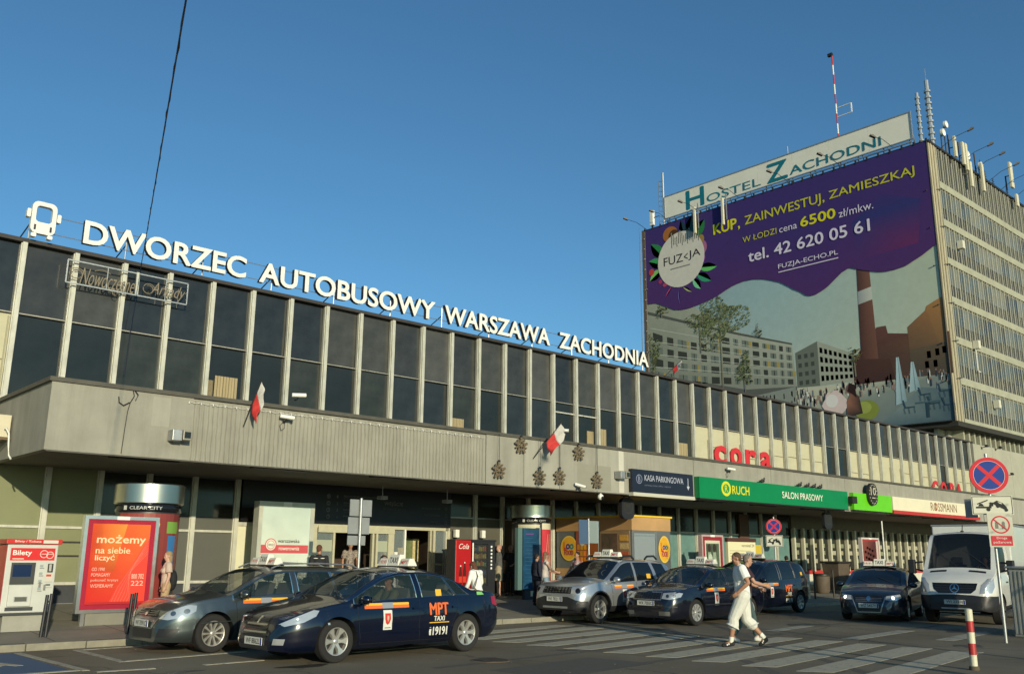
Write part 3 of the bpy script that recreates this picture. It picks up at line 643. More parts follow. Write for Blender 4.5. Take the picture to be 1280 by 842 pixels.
# ------------------------------------------------------------------ hanging star ornaments
sm_ = mat('star_bronze', (.15,.115,.07), .7, .2, var=.25, scale=30)
for i, (x, z, tp) in enumerate(((17.62,4.05,5.1),(18.49,4.84,5.1),(19.26,3.97,5.1),(20.11,4.02,5.1),(20.97,4.82,5.1),(21.8,4.0,5.1))):
    lab = ('star ornament hanging low at the end of the ribs, leftmost of the six', 'upper star ornament close under the coping, left of the flag', 'low star ornament below the flag pole, left one of the pair', 'low star ornament below the flag, right one of the pair', 'upper star ornament close under the coping, right of the flag', 'low star ornament on the grey patch, rightmost of the six')[i]
    s_ = thing('star_ornament', lab, 'ornament', (x,YC-.12,z), group='brown star ornaments on the parapet')
    y = YC-.10; b = MB()
    for k in range(5):
        a = pi/2+2*pi*k/5; a1 = a+pi/5; a0 = a-pi/5; R, r = .24, .10
        P = lambda rr_, aa: (x+rr_*cos(aa), y, z+rr_*sin(aa))
        b.bar(P(r,a0), P(R,a), .03); b.bar(P(R,a), P(r,a1), .03)
        for q in (.5,.8): b.ell((x+R*q*1.15*cos(a), y, z+R*q*1.15*sin(a)), (.045,.03,.045), 8, 5)
        b.bar(P(.04,a1), P(.20,a1), .025); b.ell((x+.2*cos(a1),y,z+.2*sin(a1)),(.035,.03,.035),8,5)
    b.ell((x,y,z),(.06,.04,.06),8,6); b.build('star', sm_, s_)
    MB().tube([(x,y,z+.24),(x+.004,y,tp)], .007, 5).build('cord', blackm, s_)
    MB().box(x-.03,x+.03,y-.02,y+.02,z+.22,z+.30).build('clasp', blackplastic, s_)

# ------------------------------------------------------------------ floodlights and cameras on the parapet
def floodbox(x, z, lab, dx=0):
    t = thing('floodlight', lab, 'floodlight', (x,YC,z), group='boxy floodlights on the parapet')
    b = MB(); b.box(x-.19,x+.02,YC-.30,YC-.02,z-.12,z+.12); b.build('housing', galv, t, bevel=.01)
    b = MB(); b.box(x+.03,x+.22,YC-.34,YC-.10,z-.10,z+.12); b.build('head', mat('lamp_case',(.30,.28,.22),.5,.4), t, bevel=.01)
    MB().box(x+.055,x+.195,YC-.347,YC-.341,z-.06,z+.08).build('lens', gl_dk, t); MB().box(x-.05,x+.1,YC-.02,YC,z-.14,z+.14).build('back_plate', galv, t)
floodbox(8.13, 4.17, 'boxy floodlight on the smooth parapet left of the ribs'); floodbox(22.9, 4.25, 'boxy floodlight beside the dark parking sign')
def camera_(x, y, z, dirv, lab, cable=True):
    t = thing('security_camera', lab, 'camera', (x,y,z), group='white security cameras on the canopy')
    d = Vector(dirv).normalized(); c = Vector((x,y-.18,z))
    b = MB(); b.tube([c-d*.16, c+d*.18], .05, 10); b.build('camera_body', paintwhite, t, 50)
    b = MB(); b.tube([c+d*.182, c+d*.19], .04, 10); b.build('lens', blackgloss, t)
    b = MB(); b.tube([(x,y,z-.1),(x,y-.12,z-.1),(c.x,c.y,c.z-.03)], .018, 6); b.build('bracket', darkmet, t)
    if cable: b = MB(); b.tube([(x,y-.05,z-.08),(x-.1,y-.04,z-.2),(x-.06,y-.03,z-.32),(x+.03,y-.03,z-.25),(x+.04,y-.02,z-.1)], .008, 5); b.build('cable', blackplastic, t)
camera_(10.72,YC,4.86,(1,-.4,-.12),'white security camera with looped cable below the coping by the left flag')
camera_(10.98,YC-.02,5.42,(1,-.3,.05),'white security camera perched on top of the coping by the left flag',False)
camera_(20.15,YC-.02,5.45,(.6,-.8,-.1),'white security camera on the coping right of the middle flag',False)
camera_(20.9,YC-.02,3.80,(.6,-.8,-.3),'white security camera low on the parapet under the stars',False)
camera_(29.0,YC-.02,4.86,(1,-.4,-.1),'white security camera above the green sign',True)
t = thing('dome_camera', 'round white dome camera hanging under the canopy edge', 'camera', (22.1,YC+.05,3.67))
b = MB(); b.tube([(22.1,YC+.05,3.67),(22.1,YC+.05,3.60)], .03, 8); b.build('bracket', paintwhite, t)
b = MB(); b.ell((22.1,YC+.05,3.52),(.10,.10,.10)); b.build('dome', paintwhite, t, 60); b = MB(); b.ell((22.1,YC-.03,3.49),(.055,.05,.055)); b.build('lens', blackgloss, t, 60)
# string of small lights along the ribbed parapet
t = thing('light_string', 'scalloped string of tiny clear bulbs along the top of the ribbed parapet', 'string lights', (8.4,YC-.03,5.0))
pts = []
for i in range(0, 93*2):
    x = 8.35+i*.0475; pts.append((x, YC-.03, 4.985-.035*abs(sin(i*pi/6))))
MB().tube(pts, .006, 4).build('cable', paintwhite, t)
bb = MB().ell((0,0,0),(.016,.016,.024),6,5).mesh('bulb', lettwhite)
for i in range(0, 31): o = link('bulb', bb, t, local=True); o.location = (8.35+i*.285-8.4, 0, -.05)
t = thing('cable_tangle', 'black cable hanging loose from the coping down the smooth parapet', 'cable', (7.05,YC,5.08))
b = MB(); b.tube([(7.08,YC-.03,5.1),(7.12,YC-.05,4.95),(7.05,YC-.04,4.8),(7.02,YC-.02,4.6),(7.0,YC-.015,4.2),(6.98,YC-.015,3.7)], .009, 5); b.tube([(6.8,YC-.03,4.9),(6.82,YC-.03,4.78),(6.92,YC-.03,4.72),(7.04,YC-.03,4.8)], .012, 5); b.tube([(7.12,YC-.03,5.08),(7.2,YC-.05,4.98),(7.16,YC-.04,4.86)], .012, 5); b.build('cable', blackplastic, t)
# air conditioner on the canopy's end
t = thing('air_conditioner', 'cream air conditioner unit on brackets at the canopy end', 'air conditioner', (5.46,22.9,4.1))
b = MB(); b.box(5.08,5.42,22.55,23.35,4.12,4.62); b.build('casing', mat('ac_cream',(.55,.50,.36),.5,var=.08), t, bevel=.015)
b = MB(); b.box(5.02,5.44,22.5,22.54,4.06,4.10); b.box(5.02,5.44,23.3,23.34,4.06,4.10); b.box(5.0,5.04,22.5,23.4,4.06,4.10); b.build('bracket', rust, t)
b = MB(); b.tube([(5.3,22.52,4.3),(5.3,22.38,4.3),(5.34,22.30,4.18),(5.36,22.28,3.9),(5.38,22.22,3.7),(5.40,22.12,3.62)], .02, 7); b.build('pipe', paintwhite, t, 60)
b = MB(); b.tube([(5.075,22.95,4.37),(5.07,22.95,4.37)], .2, 20); b.build('fan_grille', darkmet, t)

# ------------------------------------------------------------------ shop signs on the parapet
def signbox(name, label, x0, x1, z0, z1, d, m, frame=None):
    t = thing(name, label, 'sign', (x0, YC, z0)); MB().box(x0,x1,YC-d,YC-.003,z0,z1).build('panel', m, t)
    if frame: MB().box(x0,x1,YC-d-.01,YC-d+.0,z0-.04,z0-.003).build('frame', frame, t)
    return t
t = signbox('parking_sign', 'dark navy sign board reading KASA PARKINGOWA with a down arrow', 23.43, 26.72, 3.74, 4.50, .16, navy_sign, mat('pale_ledge',(.5,.48,.38),.6))
MB().box(23.43,26.75,YC-.2,YC-.003,3.62,3.735).build('ledge', MATS['pale_ledge'], t)
a = Art(.002); c = (.22,.24,.34)
a.ring(.35,.44,.13,.155,c,28); a.text('B', .29,.41,.35,.53,c); a.line([(.33,.30),(.33,.58)],.02,c,False)
a.text('KASA PARKINGOWA', .62, 2.72, .40, .60, (.42,.44,.52), .01); a.text('parking ticket office  касса', .62, 2.0, .22, .29, (.16,.17,.24)); a.line([(2.98,.62),(2.98,.25)],.03,(.5,.5,.55)); a.poly([(2.9,.34),(3.06,.34),(2.98,.2)],(.5,.5,.55))
a.build('lettering', t, plane_mx((23.43,YC-.163,3.74),(1,0,0)))
t = signbox('newsagent_sign', 'long green sign with yellow RUCH and white SALON PRASOWY lettering', 27.0, 37.55, 3.72, 4.47, .22, green_sign, darkmet)
a = Art(.002); yel = (.62,.60,.03)
a.circ(1.62,.40,.30,.27,yel); a.circ(1.62,.40,.2,.17,(.02,.25,.06)); a.text('R', 1.53,1.72,.28,.52,yel); a.text('RUCH', 1.98, 3.1, .22, .54, yel, .04)
a.text('SALON PRASOWY', 5.35, 8.45, .24, .50, (.72,.75,.62), .02)
a.build('lettering', t, plane_mx((27.0,YC-.223,3.72),(1,0,0)))
t = signbox('lime_sign', 'short bright lime green shop sign beside the long green one', 38.1, 41.62, 3.74, 4.47, .20, lime_sign, darkmet)
t = thing('club_emblem', 'dark oval emblem with pale figures fixed above the lime green sign', 'sign', (39.6,YC-.3,4.3))
b = MB(); b.prism(rr(39.25,40.05,3.98,4.95,.38), .22, .34, 0, Matrix.Translation((0,YC,0)) @ FACADE); b.build('plate', darkmet, t)
a = Art(.002); g_ = (.5,.47,.33)
for k in range(16):
    th = 2*pi*k/16; a.circ(39.65+.33*cos(th), 4.46+.41*sin(th), .03,.03, g_, 8, k == 0)
a.text('10', 39.42, 39.88, 4.42, 4.76, g_, .02); a.line([(39.5,4.3),(39.8,4.3)],.04,g_); a.build('emblem', t, plane_mx((0,YC-.343,0),(1,0,0)))
t = thing('floodlight', 'dark floodlight between the green and the lime sign', 'floodlight', (37.8,YC,4.1), group='boxy floodlights on the parapet')
MB().box(37.6,38.0,YC-.42,YC-.2,3.98,4.28).build('head', darkmet, t, bevel=.01); MB().box(37.75,37.85,YC-.2,YC,4.05,4.15).build('arm', galv, t)
t = signbox('chemist_sign', 'long cream shop sign with a red lower edge and ROSSMANN lettering', 41.66, 51.4, 3.86, 4.47, .24, cream)
MB().box(41.66,51.42,YC-.26,YC-.003,3.70,3.857).build('red_edge', redpaint, t)
a = Art(.002); br = (.22,.10,.05); a.text('ROSSMANN', 3.95, 6.95, .12, .52, br, -.006); a.circ(4.55,.33,.14,.17,(.3,.1,.04)); a.circ(4.55,.33,.06,.08,(.6,.5,.3)); a.build('lettering', t, plane_mx((41.66,YC-.243,3.86),(1,0,0)))
for x in (31.2,33.9,34.5,35.0,35.5):
    t = thing('pigeon', ORD5[(31.2,33.9,34.5,35.0,35.5).index(x)]+' small dark pigeon from the left on top of the long green sign', 'pigeon', (x,YC-.1,4.475), group='pigeons on the green sign')
    b = MB(); b.ell((x,YC-.12,4.56),(.13,.06,.065),10,7); b.ell((x+.12,YC-.12,4.65),(.04,.035,.045),8,6); b.ell((x-.17,YC-.12,4.54),(.09,.035,.02),8,5); b.tube([(x+.10,YC-.12,4.6),(x+.115,YC-.12,4.65)],.03,6); b.tube([(x+.02,YC-.12,4.52),(x+.02,YC-.12,4.478)],.008,4); b.tube([(x+.15,YC-.12,4.65),(x+.19,YC-.12,4.64)],[.012,.003],5); b.build('body', darkmet, t, 60)
# red letters cora behind the mullions
redl = mat('red_letter', (.55,.025,.03), .45)
t = thing('shop_letters', 'fat red lowercase letters cora standing at the foot of the upper windows', 'sign', (34.0,YW-.02,5.1))
for ch, xc, nm in (('c',35.0,0),('o',36.25,0),('r',37.45,0),('a',38.7,0)):
    letters(ch, xc-.46, xc+.46, 5.74, 6.62, YW-.05, .05, redl, 'letter', t, .03)
t = thing('shop_letters', 'thin red capital letters CORA at the far right end of the upper windows', 'sign', (56.3,YW-.02,5.1))
for ch, xc in (('C',57.0),('O',58.2),('R',59.5),('A',60.5)):
    letters(ch, xc-.40, xc+.40, 5.30, 6.35, YW-.17, .05, redl, 'letter', t, .03)
# hanging shop signs under the canopy
for x, lab in ((24.0,'round black hanging sign under the canopy above the snack kiosk'),(37.15,'round black hanging sign under the canopy by the lime green sign')):
    t = thing('hanging_sign', lab, 'sign', (x,YC+.6,3.6), group='black hanging signs under the canopy')
    b = MB(); b.prism(rr(-.32,.32,-.42,.28,.2), -.07, .07, 0, Matrix.Translation((x,YC+.6,3.32)) @ FACADE); b.build('plate', blackplastic, t)
    MB().box(x-.15,x-.12,YC+.58,YC+.61,3.59,3.69).box(x+.12,x+.15,YC+.58,YC+.61,3.59,3.69).build('hanger', darkmet, t)
    a = Art(.002); a.ring(0,0,.2,.23,(.05,.05,.04),20); a.text('M', -.1,.1,-.1,.1,(.05,.05,.04)); a.build('emblem', t, plane_mx((x,YC+.525,3.3),(1,0,0)))

# ------------------------------------------------------------------ overhead cable
t = MB()
P0 = Vector((8.5,YW-.17,9.28)); P1 = Vector((2.65,7.19,6.35)); pts = []
for i in range(41):
    s_ = i/40*1.25; p = P0.lerp(P1, s_); p.z -= .25*s_*(1-s_); pts.append(p)
t.tube(pts, .009, 6)
pts2 = [p+Vector((.012*cos(i*2.3), 0, .012*sin(i*2.3))) for i, p in enumerate(pts)]
t.tube(pts2, .006, 5)
t.tube([P0, (8.46,YW-.17,8.4),(8.40,YW-.17,7.5),(8.36,YW-.17,6.2)], .012, 5)
cb = t.build('overhead_cable', mat('cable_blue_black',(.012,.014,.03),.6), None, 50); tag(cb, 'black twisted overhead cable running from the roof edge up over the street', 'cable')
# ================================================================== hostel tower
XT, YT, ZT0, ZT1 = 65.0, 25.8, 11.0, 31.9
tw = thing('hostel_tower', 'tall slab block with close pale fins standing on stilts behind the station', 'building', (XT, YT, 0))
t_wall = mat('tower_wall', (.28,.275,.225), .8, var=.14, scale=1.2); t_fin = mat('tower_fin', (.40,.39,.31), .7, var=.14, scale=2, stretch=(1,1,.2)); t_band = mat('tower_band', (.33,.33,.245), .8, var=.12, scale=1.5)
t_glass = [mat('tower_glass%d' % i, c, .25, var=.2, scale=1.2) for i, c in enumerate(((.085,.098,.085),(.115,.125,.105),(.065,.075,.065),(.16,.165,.13),(.03,.033,.03)))]
t_dark = [mat('tower_lower%d' % i, c, .5, var=.2, scale=2) for i, c in enumerate(((.035,.036,.03),(.05,.05,.04),(.025,.025,.023)))]
MB().box(XT+.02,122,YT+.12,52.6,ZT0,ZT1-.1).build('body', t_wall, tw)
MB().box(XT-.1,122.1,YT-.12,52.7,ZT1-.1,ZT1+.06).build('roof_edge', darkmet, tw)
MB().box(XT-.05,122,YT-.1,52.6,ZT0-.35,ZT0-.003).build('underside', mat('dark_soffit',(.03,.028,.022),.9), tw)
MB().box(XT+1.8,120,YT+1.4,50,3,ZT0-.36).build('recessed_storey', t_wall, tw)
for i in range(24): MB().box(XT+2.4+i*.95,XT+2.62+i*.95,YT+.6,YT+1.38,8.9,ZT0-.36).build('stilt_rib', t_band, tw)
for i in range(18): MB().box(XT+.55,XT+1.75,YT+1.6+i*1.3,YT+1.85+i*1.3,8.9,ZT0-.36).build('stilt_rib', t_band, tw)
# corner pier of ribbed cladding
for i in range(5): MB().box(XT+.0+i*.24,XT+.20+i*.24,YT-.02-.05*(i%2),YT+.12,ZT0,ZT1-.1).build('pier_rib', mat('pier%d' % (i%2),((.42,.37,.25),(.34,.30,.20))[i%2],.7,var=.2,scale=2,stretch=(1,1,.3)), tw)
BAY = .88; NBAY = 27
bands = [28.85-2.97*k for k in range(7)]
for z in bands: MB().box(XT+1.22,122,YT-.06,YT+.12,z-.28 if z > 11.5 else ZT0,z+.24).build('floor_band', t_band, tw)
fin = MB().box(-.045,.045,-.04,.1,ZT0-.05,ZT1-.1).mesh('fin', t_fin)
fin2 = MB().box(-.02,.02,-.015,.1,ZT0,ZT1-.1).mesh('glazing_bar', t_fin)
for i in range(NBAY+1):
    link('fin', fin, tw, local=True).location = (1.30+i*BAY, 0, 0)
    link('glazing_bar', fin2, tw, local=True).location = (1.30+(i+.5)*BAY, 0, 0)
up_m = [MB().box(.05,BAY-.05,.0,.04,0,1.38).mesh('window_pane', g) for g in t_glass]
lo_m = [MB().box(.05,BAY-.05,.02,.06,0,.80).mesh('lower_panel', g) for g in t_dark]
top_m = MB().box(.05,BAY-.05,.03,.07,0,2.55).mesh('window_pane', t_dark[0])
cnt = 0
for i in range(NBAY):
    link('window_pane', top_m, tw, local=True).location = (1.30+i*BAY, 0, 29.13)
    for k in range(6):
        z = bands[k+1]+.28
        if cnt < 290 and i < 23:
            o = link('lower_panel', random.choice(lo_m), tw, local=True); o.location = (1.30+i*BAY, 0, z+.02)
        o = link('window_pane', random.choice(up_m if random.random() > .06 else up_m[-1:]), tw, local=True); o.location = (1.30+i*BAY, 0, z+.84); o.rotation_euler = (random.uniform(-.01,.01),0,random.uniform(-.015,.015))
        cnt += 1
for i, z in ((2,24.2),(6,12.6),(3,16.7)): MB().box(XT+1.3+i*BAY+.1,XT+1.3+i*BAY+.5,YT-.5,YT-.1,z,z+.6).build('air_unit', mat('unit_white',(.6,.58,.46),.5), tw)
MB().box(XT+4.1,XT+4.18,YT-.24,YT-.2,15.0,16.9).box(XT+4.1,XT+4.6,YT-.24,YT-.2,15.0,15.06).build('white_pipe', paintwhite, tw)
# scaffold and ladder bracing at the far edge and along the corner
b = MB()
for z in range(0,21,1): b.bar((XT-.35,52.6,ZT0+z),(XT-.1,53.15,ZT0+z),.04)
b.bar((XT-.38,53.15,ZT0-3),(XT-.38,53.15,ZT1+.3),.05); b.build('ladder', galv, tw)
MB().box(XT-.3,XT,52.6,52.95,ZT0-3,ZT1).build('edge_pier', mat('edge_brown',(.12,.09,.06),.8,var=.2), tw)
for z in (13.8,16.5,19.3,22.2,25.1,28.0): MB().bar((XT-.35,YT+.35,z),(XT+1.2,YT-.2,z+.35),.07).build('clamp', darkmet, tw)
for z in (14.5,20,26): MB().bar((XT-.35,52.4,z),(XT-.1,52.9,z),.08).build('clamp', darkmet, tw)

# ------------------------------------------------------------------ giant advertising banner
bn = thing('billboard_banner', 'giant purple advertising banner with yellow lettering over a housing picture on the tower', 'billboard', (XT-.2, 52.6, ZT0))
BM = plane_mx((XT-.20, 52.6, ZT0), (0,-1,0))
BW, BH = 26.8, 20.85
bb = MB(); bb.box(0,BW,0,BH,-.05,0,0,BM); bb.build('sheet', mat('banner_sheet',(.3,.3,.28),.7), bn)
b = MB()
for (u0,v0,u1,v1) in ((0,0,BW,0),(0,BH,BW,BH),(0,0,0,BH),(BW,0,BW,BH)):
    p0 = BM @ Vector((u0,v0,.04)); p1 = BM @ Vector((u1,v1,.04)); b.tube([p0,p1],.05,6)
b.build('frame', darkmet, bn)
S = srgb
a = Art(.0008)
skyT, skyB = S(88,116,128), S(128,140,124)
def mix3(t, a_, b_): return tuple(a_[k]*(1-t)+b_[k]*t for k in range(3))
def skyc(x, y):
    top = mix3(min(1,x/14), S(84,110,126), S(104,130,136)) if x < 14 else mix3((x-14)/13, S(104,130,136), S(132,140,122)); return mix3(max(0,min(1,1-y/14)), top, S(146,150,132))
a.L += 1
for i in range(27):
    for y0, y1 in ((0,5),(5,9),(9,BH)): a.poly([(i,y0),(min(i+1,BW),y0),(min(i+1,BW),y1),(i,y1)],[skyc(i,y0),skyc(i+1,y0),skyc(i+1,y1),skyc(i,y1)],False)
a.L += 1
# plaza ground
a.poly([(8,0),(BW,0),(BW,3.4),(19,3.5),(8,4.4)],[S(110,112,100),S(66,82,88),S(96,104,98),S(150,148,128),S(120,122,112)])
a.poly([(21,0),(BW,0),(BW,2.2),(24.6,2.6),(22.8,1.2)],[S(64,80,84),S(50,66,74),S(58,74,80),S(78,90,92),S(92,104,102)])
# main white block, its roofline and floors
face = S(118,120,106)
a.poly([(0,14.5),(4,13.2),(9.8,9.2),(14.7,7.4),(14.9,3.9),(10.2,4.25),(5.7,5.5),(0,6.6)],[face,face,S(128,130,116),S(132,132,118),S(110,112,100),S(108,110,100),S(104,106,94),S(98,100,88)])
a.poly([(0,12.9),(5.0,10.95),(9.8,9.15),(14.7,7.45),(14.72,7.3),(9.8,8.95),(5,10.7),(0,12.6)],S(64,66,60))
a.poly([(0,6.6),(5.7,5.5),(10.2,4.25),(14.9,3.9),(14.9,3.6),(9,3.5),(0,4.2)],S(70,72,66))
def bl(t, s):   # block coordinates: t 0..1 along, s 0..1 up
    x = .3+t*14.4; top = 12.6-(12.6-7.3)*(t**.82); bot = 6.4-(6.4-4.0)*(t**.72); return (x, bot+(top-bot)*s)
rnd = random.Random(3)
t = .02; cols = []
while t < .97:
    wd = (.062 if rnd.random() < .5 else .042)*(1.25-.75*t); cols.append((t, t+wd)); t += wd+.030*(1.2-.6*t)
for r in range(5):
    s0 = .03+r*.195; s1 = s0+.125
    if s1 > .97: break
    for i, (t0, t1) in enumerate(cols):
        if r == 4 and t0 < .35: continue
        dk = rnd.random() < .5; c = S(44,46,40) if dk else S(86,92,84)
        q = [bl(t0,s0), bl(t1,s0), bl(t1,s1), bl(t0,s1)]; a.poly(q, c, False)
        if not dk:
            a.poly([bl((t0+t1)/2-.002,s0), bl((t0+t1)/2+.002,s0), bl((t0+t1)/2+.002,s1), bl((t0+t1)/2-.002,s1)], S(40,42,38), False)
            if rnd.random() < .35: a.poly([bl(t1,s0),bl(t1+.018,s0),bl(t1+.018,s1),bl(t1,s1)], S(128,112,62), False)
    a.L += 1
for r in range(1,5):
    s0 = r*.195-.005; a.poly([bl(0,s0),bl(1,s0),bl(1,s0+.012),bl(0,s0+.012)], S(140,142,128), False)
a.L += 1
# second block
a.poly([(14.95,6.6),(16.9,7.25),(16.9,3.7),(14.95,3.8)],S(80,84,76)); a.poly([(16.9,7.25),(19.8,5.8),(19.8,3.7),(16.9,3.7)],S(122,124,110))
for r in range(4):
    for i in range(7):
        x0 = 17.05+i*.39; x1 = x0+.24; f = lambda x, k: 3.85+(3.2-(x-16.9)*.46)*k
        a.poly([(x0,f(x0,.06+r*.24)),(x1,f(x1,.06+r*.24)),(x1,f(x1,.20+r*.24)),(x0,f(x0,.20+r*.24))],S(46,48,42),False)
a.L += 1
for r in range(4):
    for i in range(3): x0 = 15.15+i*.55; a.rect(x0, 3.95+r*.7, x0+.3, 4.3+r*.7, S(50,54,48), False)
a.L += 1
# brick mills and chimney
bk, bk2 = S(74,48,42), S(60,40,36)
a.poly([(19.7,3.5),(27,3.3),(27,6.3),(24.2,6.6),(22.6,6.9),(22.5,7.5),(21.8,7.5),(20.4,6.0),(19.7,5.2)],[bk2,S(66,52,42),S(84,60,44),bk,bk,bk,bk,bk2,bk2])
a.poly([(24.1,3.5),(26.8,3.4),(26.8,8.9),(25.6,8.4),(25.5,8.1),(24.1,7.1)],[S(60,52,44),S(66,58,46),S(128,92,54),S(120,86,52),S(110,78,50),S(92,68,48)])
a.poly([(24.1,3.5),(26.8,3.4),(26.8,5.6),(24.1,5.4)],[S(56,50,44),S(60,54,46),S(76,64,50),S(70,60,48)])
for x, y in ((25.3,4.6),(25.9,4.7),(26.4,4.8),(25.1,3.9),(25.7,3.9)): a.rect(x,y,x+.28,y+.5,S(150,152,140),False)
a.L += 1
a.poly([(20.35,3.6),(21.75,3.6),(21.6,12.6),(20.6,12.6)],[S(52,34,30),S(84,56,46),S(92,62,52),S(56,38,36)])
a.poly([(20.52,9.5),(21.66,9.7),(21.64,10.7),(20.54,10.5)],[S(110,114,112),S(150,150,138),S(150,150,140),S(112,116,116)])
a.poly([(20.7,4.6),(20.9,4.6),(20.9,5.0),(20.7,5.0)],S(40,24,24))
a.poly([(19.8,3.4),(22.9,3.4),(22.6,5.0),(20.1,5.3)],[S(50,32,30),S(50,34,30),S(60,40,34),S(56,36,32)])
# crowd and cafe furniture
for i in range(150):
    x = rnd.uniform(14.0,26.6); y = rnd.uniform(2.3,3.4)-(.25 if x < 18 else 0); h = rnd.uniform(.28,.55)
    c = rnd.choice((S(170,170,160),S(60,58,56),S(40,44,52),S(120,100,90),S(90,96,100)))
    a.rect(x,y,x+.11,y+h,c,False); a.circ(x+.055,y+h+.05,.05,.06,S(120,90,74),8,False)
a.L += 1
a.poly([(8.3,3.4),(14.8,3.9),(14.8,2.2),(9,2.8)],S(104,108,100))
for i in range(70):
    x = rnd.uniform(9.5,16); y = rnd.uniform(2.2,3.3); a.rect(x,y,x+.09,y+rnd.uniform(.2,.45),rnd.choice((S(60,62,60),S(150,150,140),S(84,80,74))),False)
a.L += 1
for x0, h0, b0 in ((22.95,5.0,1.5),(24.0,4.5,2.3)):
    a.poly([(x0+.1,h0),(x0+.3,h0),(x0+.62,b0+.2),(x0-.2,b0)],[S(140,156,156),S(120,138,140),S(100,120,124),S(126,144,146)])
    a.poly([(x0+.2,h0),(x0+.23,h0),(x0+.3,b0+.1),(x0+.22,b0+.1)],S(84,104,108))
for x0, y0 in ((23.2,.8),(25.0,.9),(24.4,1.6),(25.8,1.7),(26.0,.7)):
    c = S(38,56,64); a.poly([(x0,y0+1.0),(x0+.14,y0+1.0),(x0+.25,y0+.5),(x0+.9,y0+.5),(x0+.9,y0+.42),(x0+.2,y0+.4)],c)
    for dx in (.12,.45,.85): a.line([(x0+dx,y0+.42),(x0+dx+.05,y0)],.04,c,False)
a.rect(24.9,.4,25.1,1.5,S(34,50,58)); a.rect(24.2,1.45,26,1.55,S(54,74,80))
a.circ(20.5,1.4,.95,.75,S(98,106,44)); a.circ(20.3,1.6,.6,.45,S(118,124,60))
pts = [(18.0+.95*cos(i*pi/12)*(1+.12*sin(i*1.7)), 2.1+1.05*sin(i*pi/12)*(1+.1*cos(i*2.3))) for i in range(24)]
a.poly(pts, S(168,150,144)); a.circ(17.8,2.4,.5,.5,S(184,168,160))
a.poly([(18.9,1.0),(20.2,1.2),(20.0,2.5),(19.5,3.0),(19.0,2.2)],[S(40,34,34),S(30,28,30),S(56,40,36),S(100,66,52),S(120,82,64)]); a.circ(19.35,3.15,.3,.38,S(96,60,48)); a.poly([(19.1,3.0),(19.3,3.6),(19.75,3.4),(19.8,2.4),(19.5,2.7)],S(34,22,20))
# trees in the picture: many leaf dabs and branches
def tree_art(cx, cy, rx, ry, n, cols_, base):
    a.line([(cx,base),(cx-.05,cy)],.10,S(96,92,74))
    for k in range(5): th = rnd.uniform(.3,2.8); a.line([(cx,cy-.6*ry+.25*k),(cx+rx*.8*cos(th),cy-.2+ry*.6*sin(th))],.05,S(90,86,66),False)
    a.L += 1
    for i in range(n):
        th = rnd.uniform(0,2*pi); r = sqrt(rnd.random())*(.8+.3*sin(3*th+cx)); s_ = rnd.uniform(.04,.13)
        x = cx+rx*r*cos(th); y = cy+ry*r*sin(th); a.poly([(x-s_,y),(x,y-s_*.6),(x+s_,y+.04),(x+.03,y+s_*.7)], rnd.choice(cols_), False)
        if i % 150 == 149: a.L += 1
    a.L += 1
tg = (S(58,66,44),S(74,84,54),S(92,98,64),S(60,64,46),S(108,110,72),S(96,104,76))
tree_art(8.0,10.6,2.9,2.6,1300,tg,4.2); tree_art(5.9,10.8,1.6,1.3,320,tg,8); tree_art(10.2,5.9,.85,1.5,260,tg,4.0); tree_art(1.7,12.6,.9,.6,60,tg,12); tree_art(.7,8.8,.7,2.2,240,tg,6.4); tree_art(11.7,8.9,.5,.4,26,tg,8.6); tree_art(19.9,5.6,.5,.9,50,(S(96,92,56),S(76,72,46)),4)
# purple field with its wavy lower edge
wave = [(0,13.6),(1.1,13.5),(2.3,12.9),(3.2,12.45),(4.0,12.3),(4.9,12.3),(5.8,12.4),(6.8,12.55),(7.9,12.8),(8.8,13.15),(9.6,13.4),(10.6,13.55),(11.6,13.5),(12.5,13.3),(13.3,13.0),(14.0,12.7),(14.6,12.3),(15.2,11.85),(15.8,11.5),(16.2,11.15),(16.6,11.0),(17.1,11.0),(17.7,11.2),(18.2,11.45),(18.7,11.8),(19.4,12.3),(20.1,12.55),(20.9,12.2),(21.7,11.9),(22.3,11.7),(22.9,11.6),(23.7,11.6),(24.5,11.7),(25.1,11.95),(25.7,12.2),(26.8,12.8)]
a.c = [tuple(min(.62, q*1.5) for q in c) for c in a.c]
n_pic = len(a.c)
p1 = S(54,42,96); p2 = S(70,42,92); p3 = S(44,46,98)
a.L += 1
for (x0,y0),(x1,y1) in zip(wave, wave[1:]):
    f = lambda x: tuple(p1[i]*(1-abs(x-16)/22)+p2[i]*(abs(x-16)/22) for i in range(3))
    a.poly([(x0,y0),(x1,y1),(x1,16.5),(x0,16.5)],[p2,p2,f(x1),f(x0)],False); a.poly([(x0,16.5),(x1,16.5),(x1,BH),(x0,BH)],[f(x0),f(x1),p1,p1],False)
a.poly([(21,13),(25.5,13.2),(26,16.5),(23,17.8),(20.5,16)],[p2,S(92,40,84),p3,p1,p3])
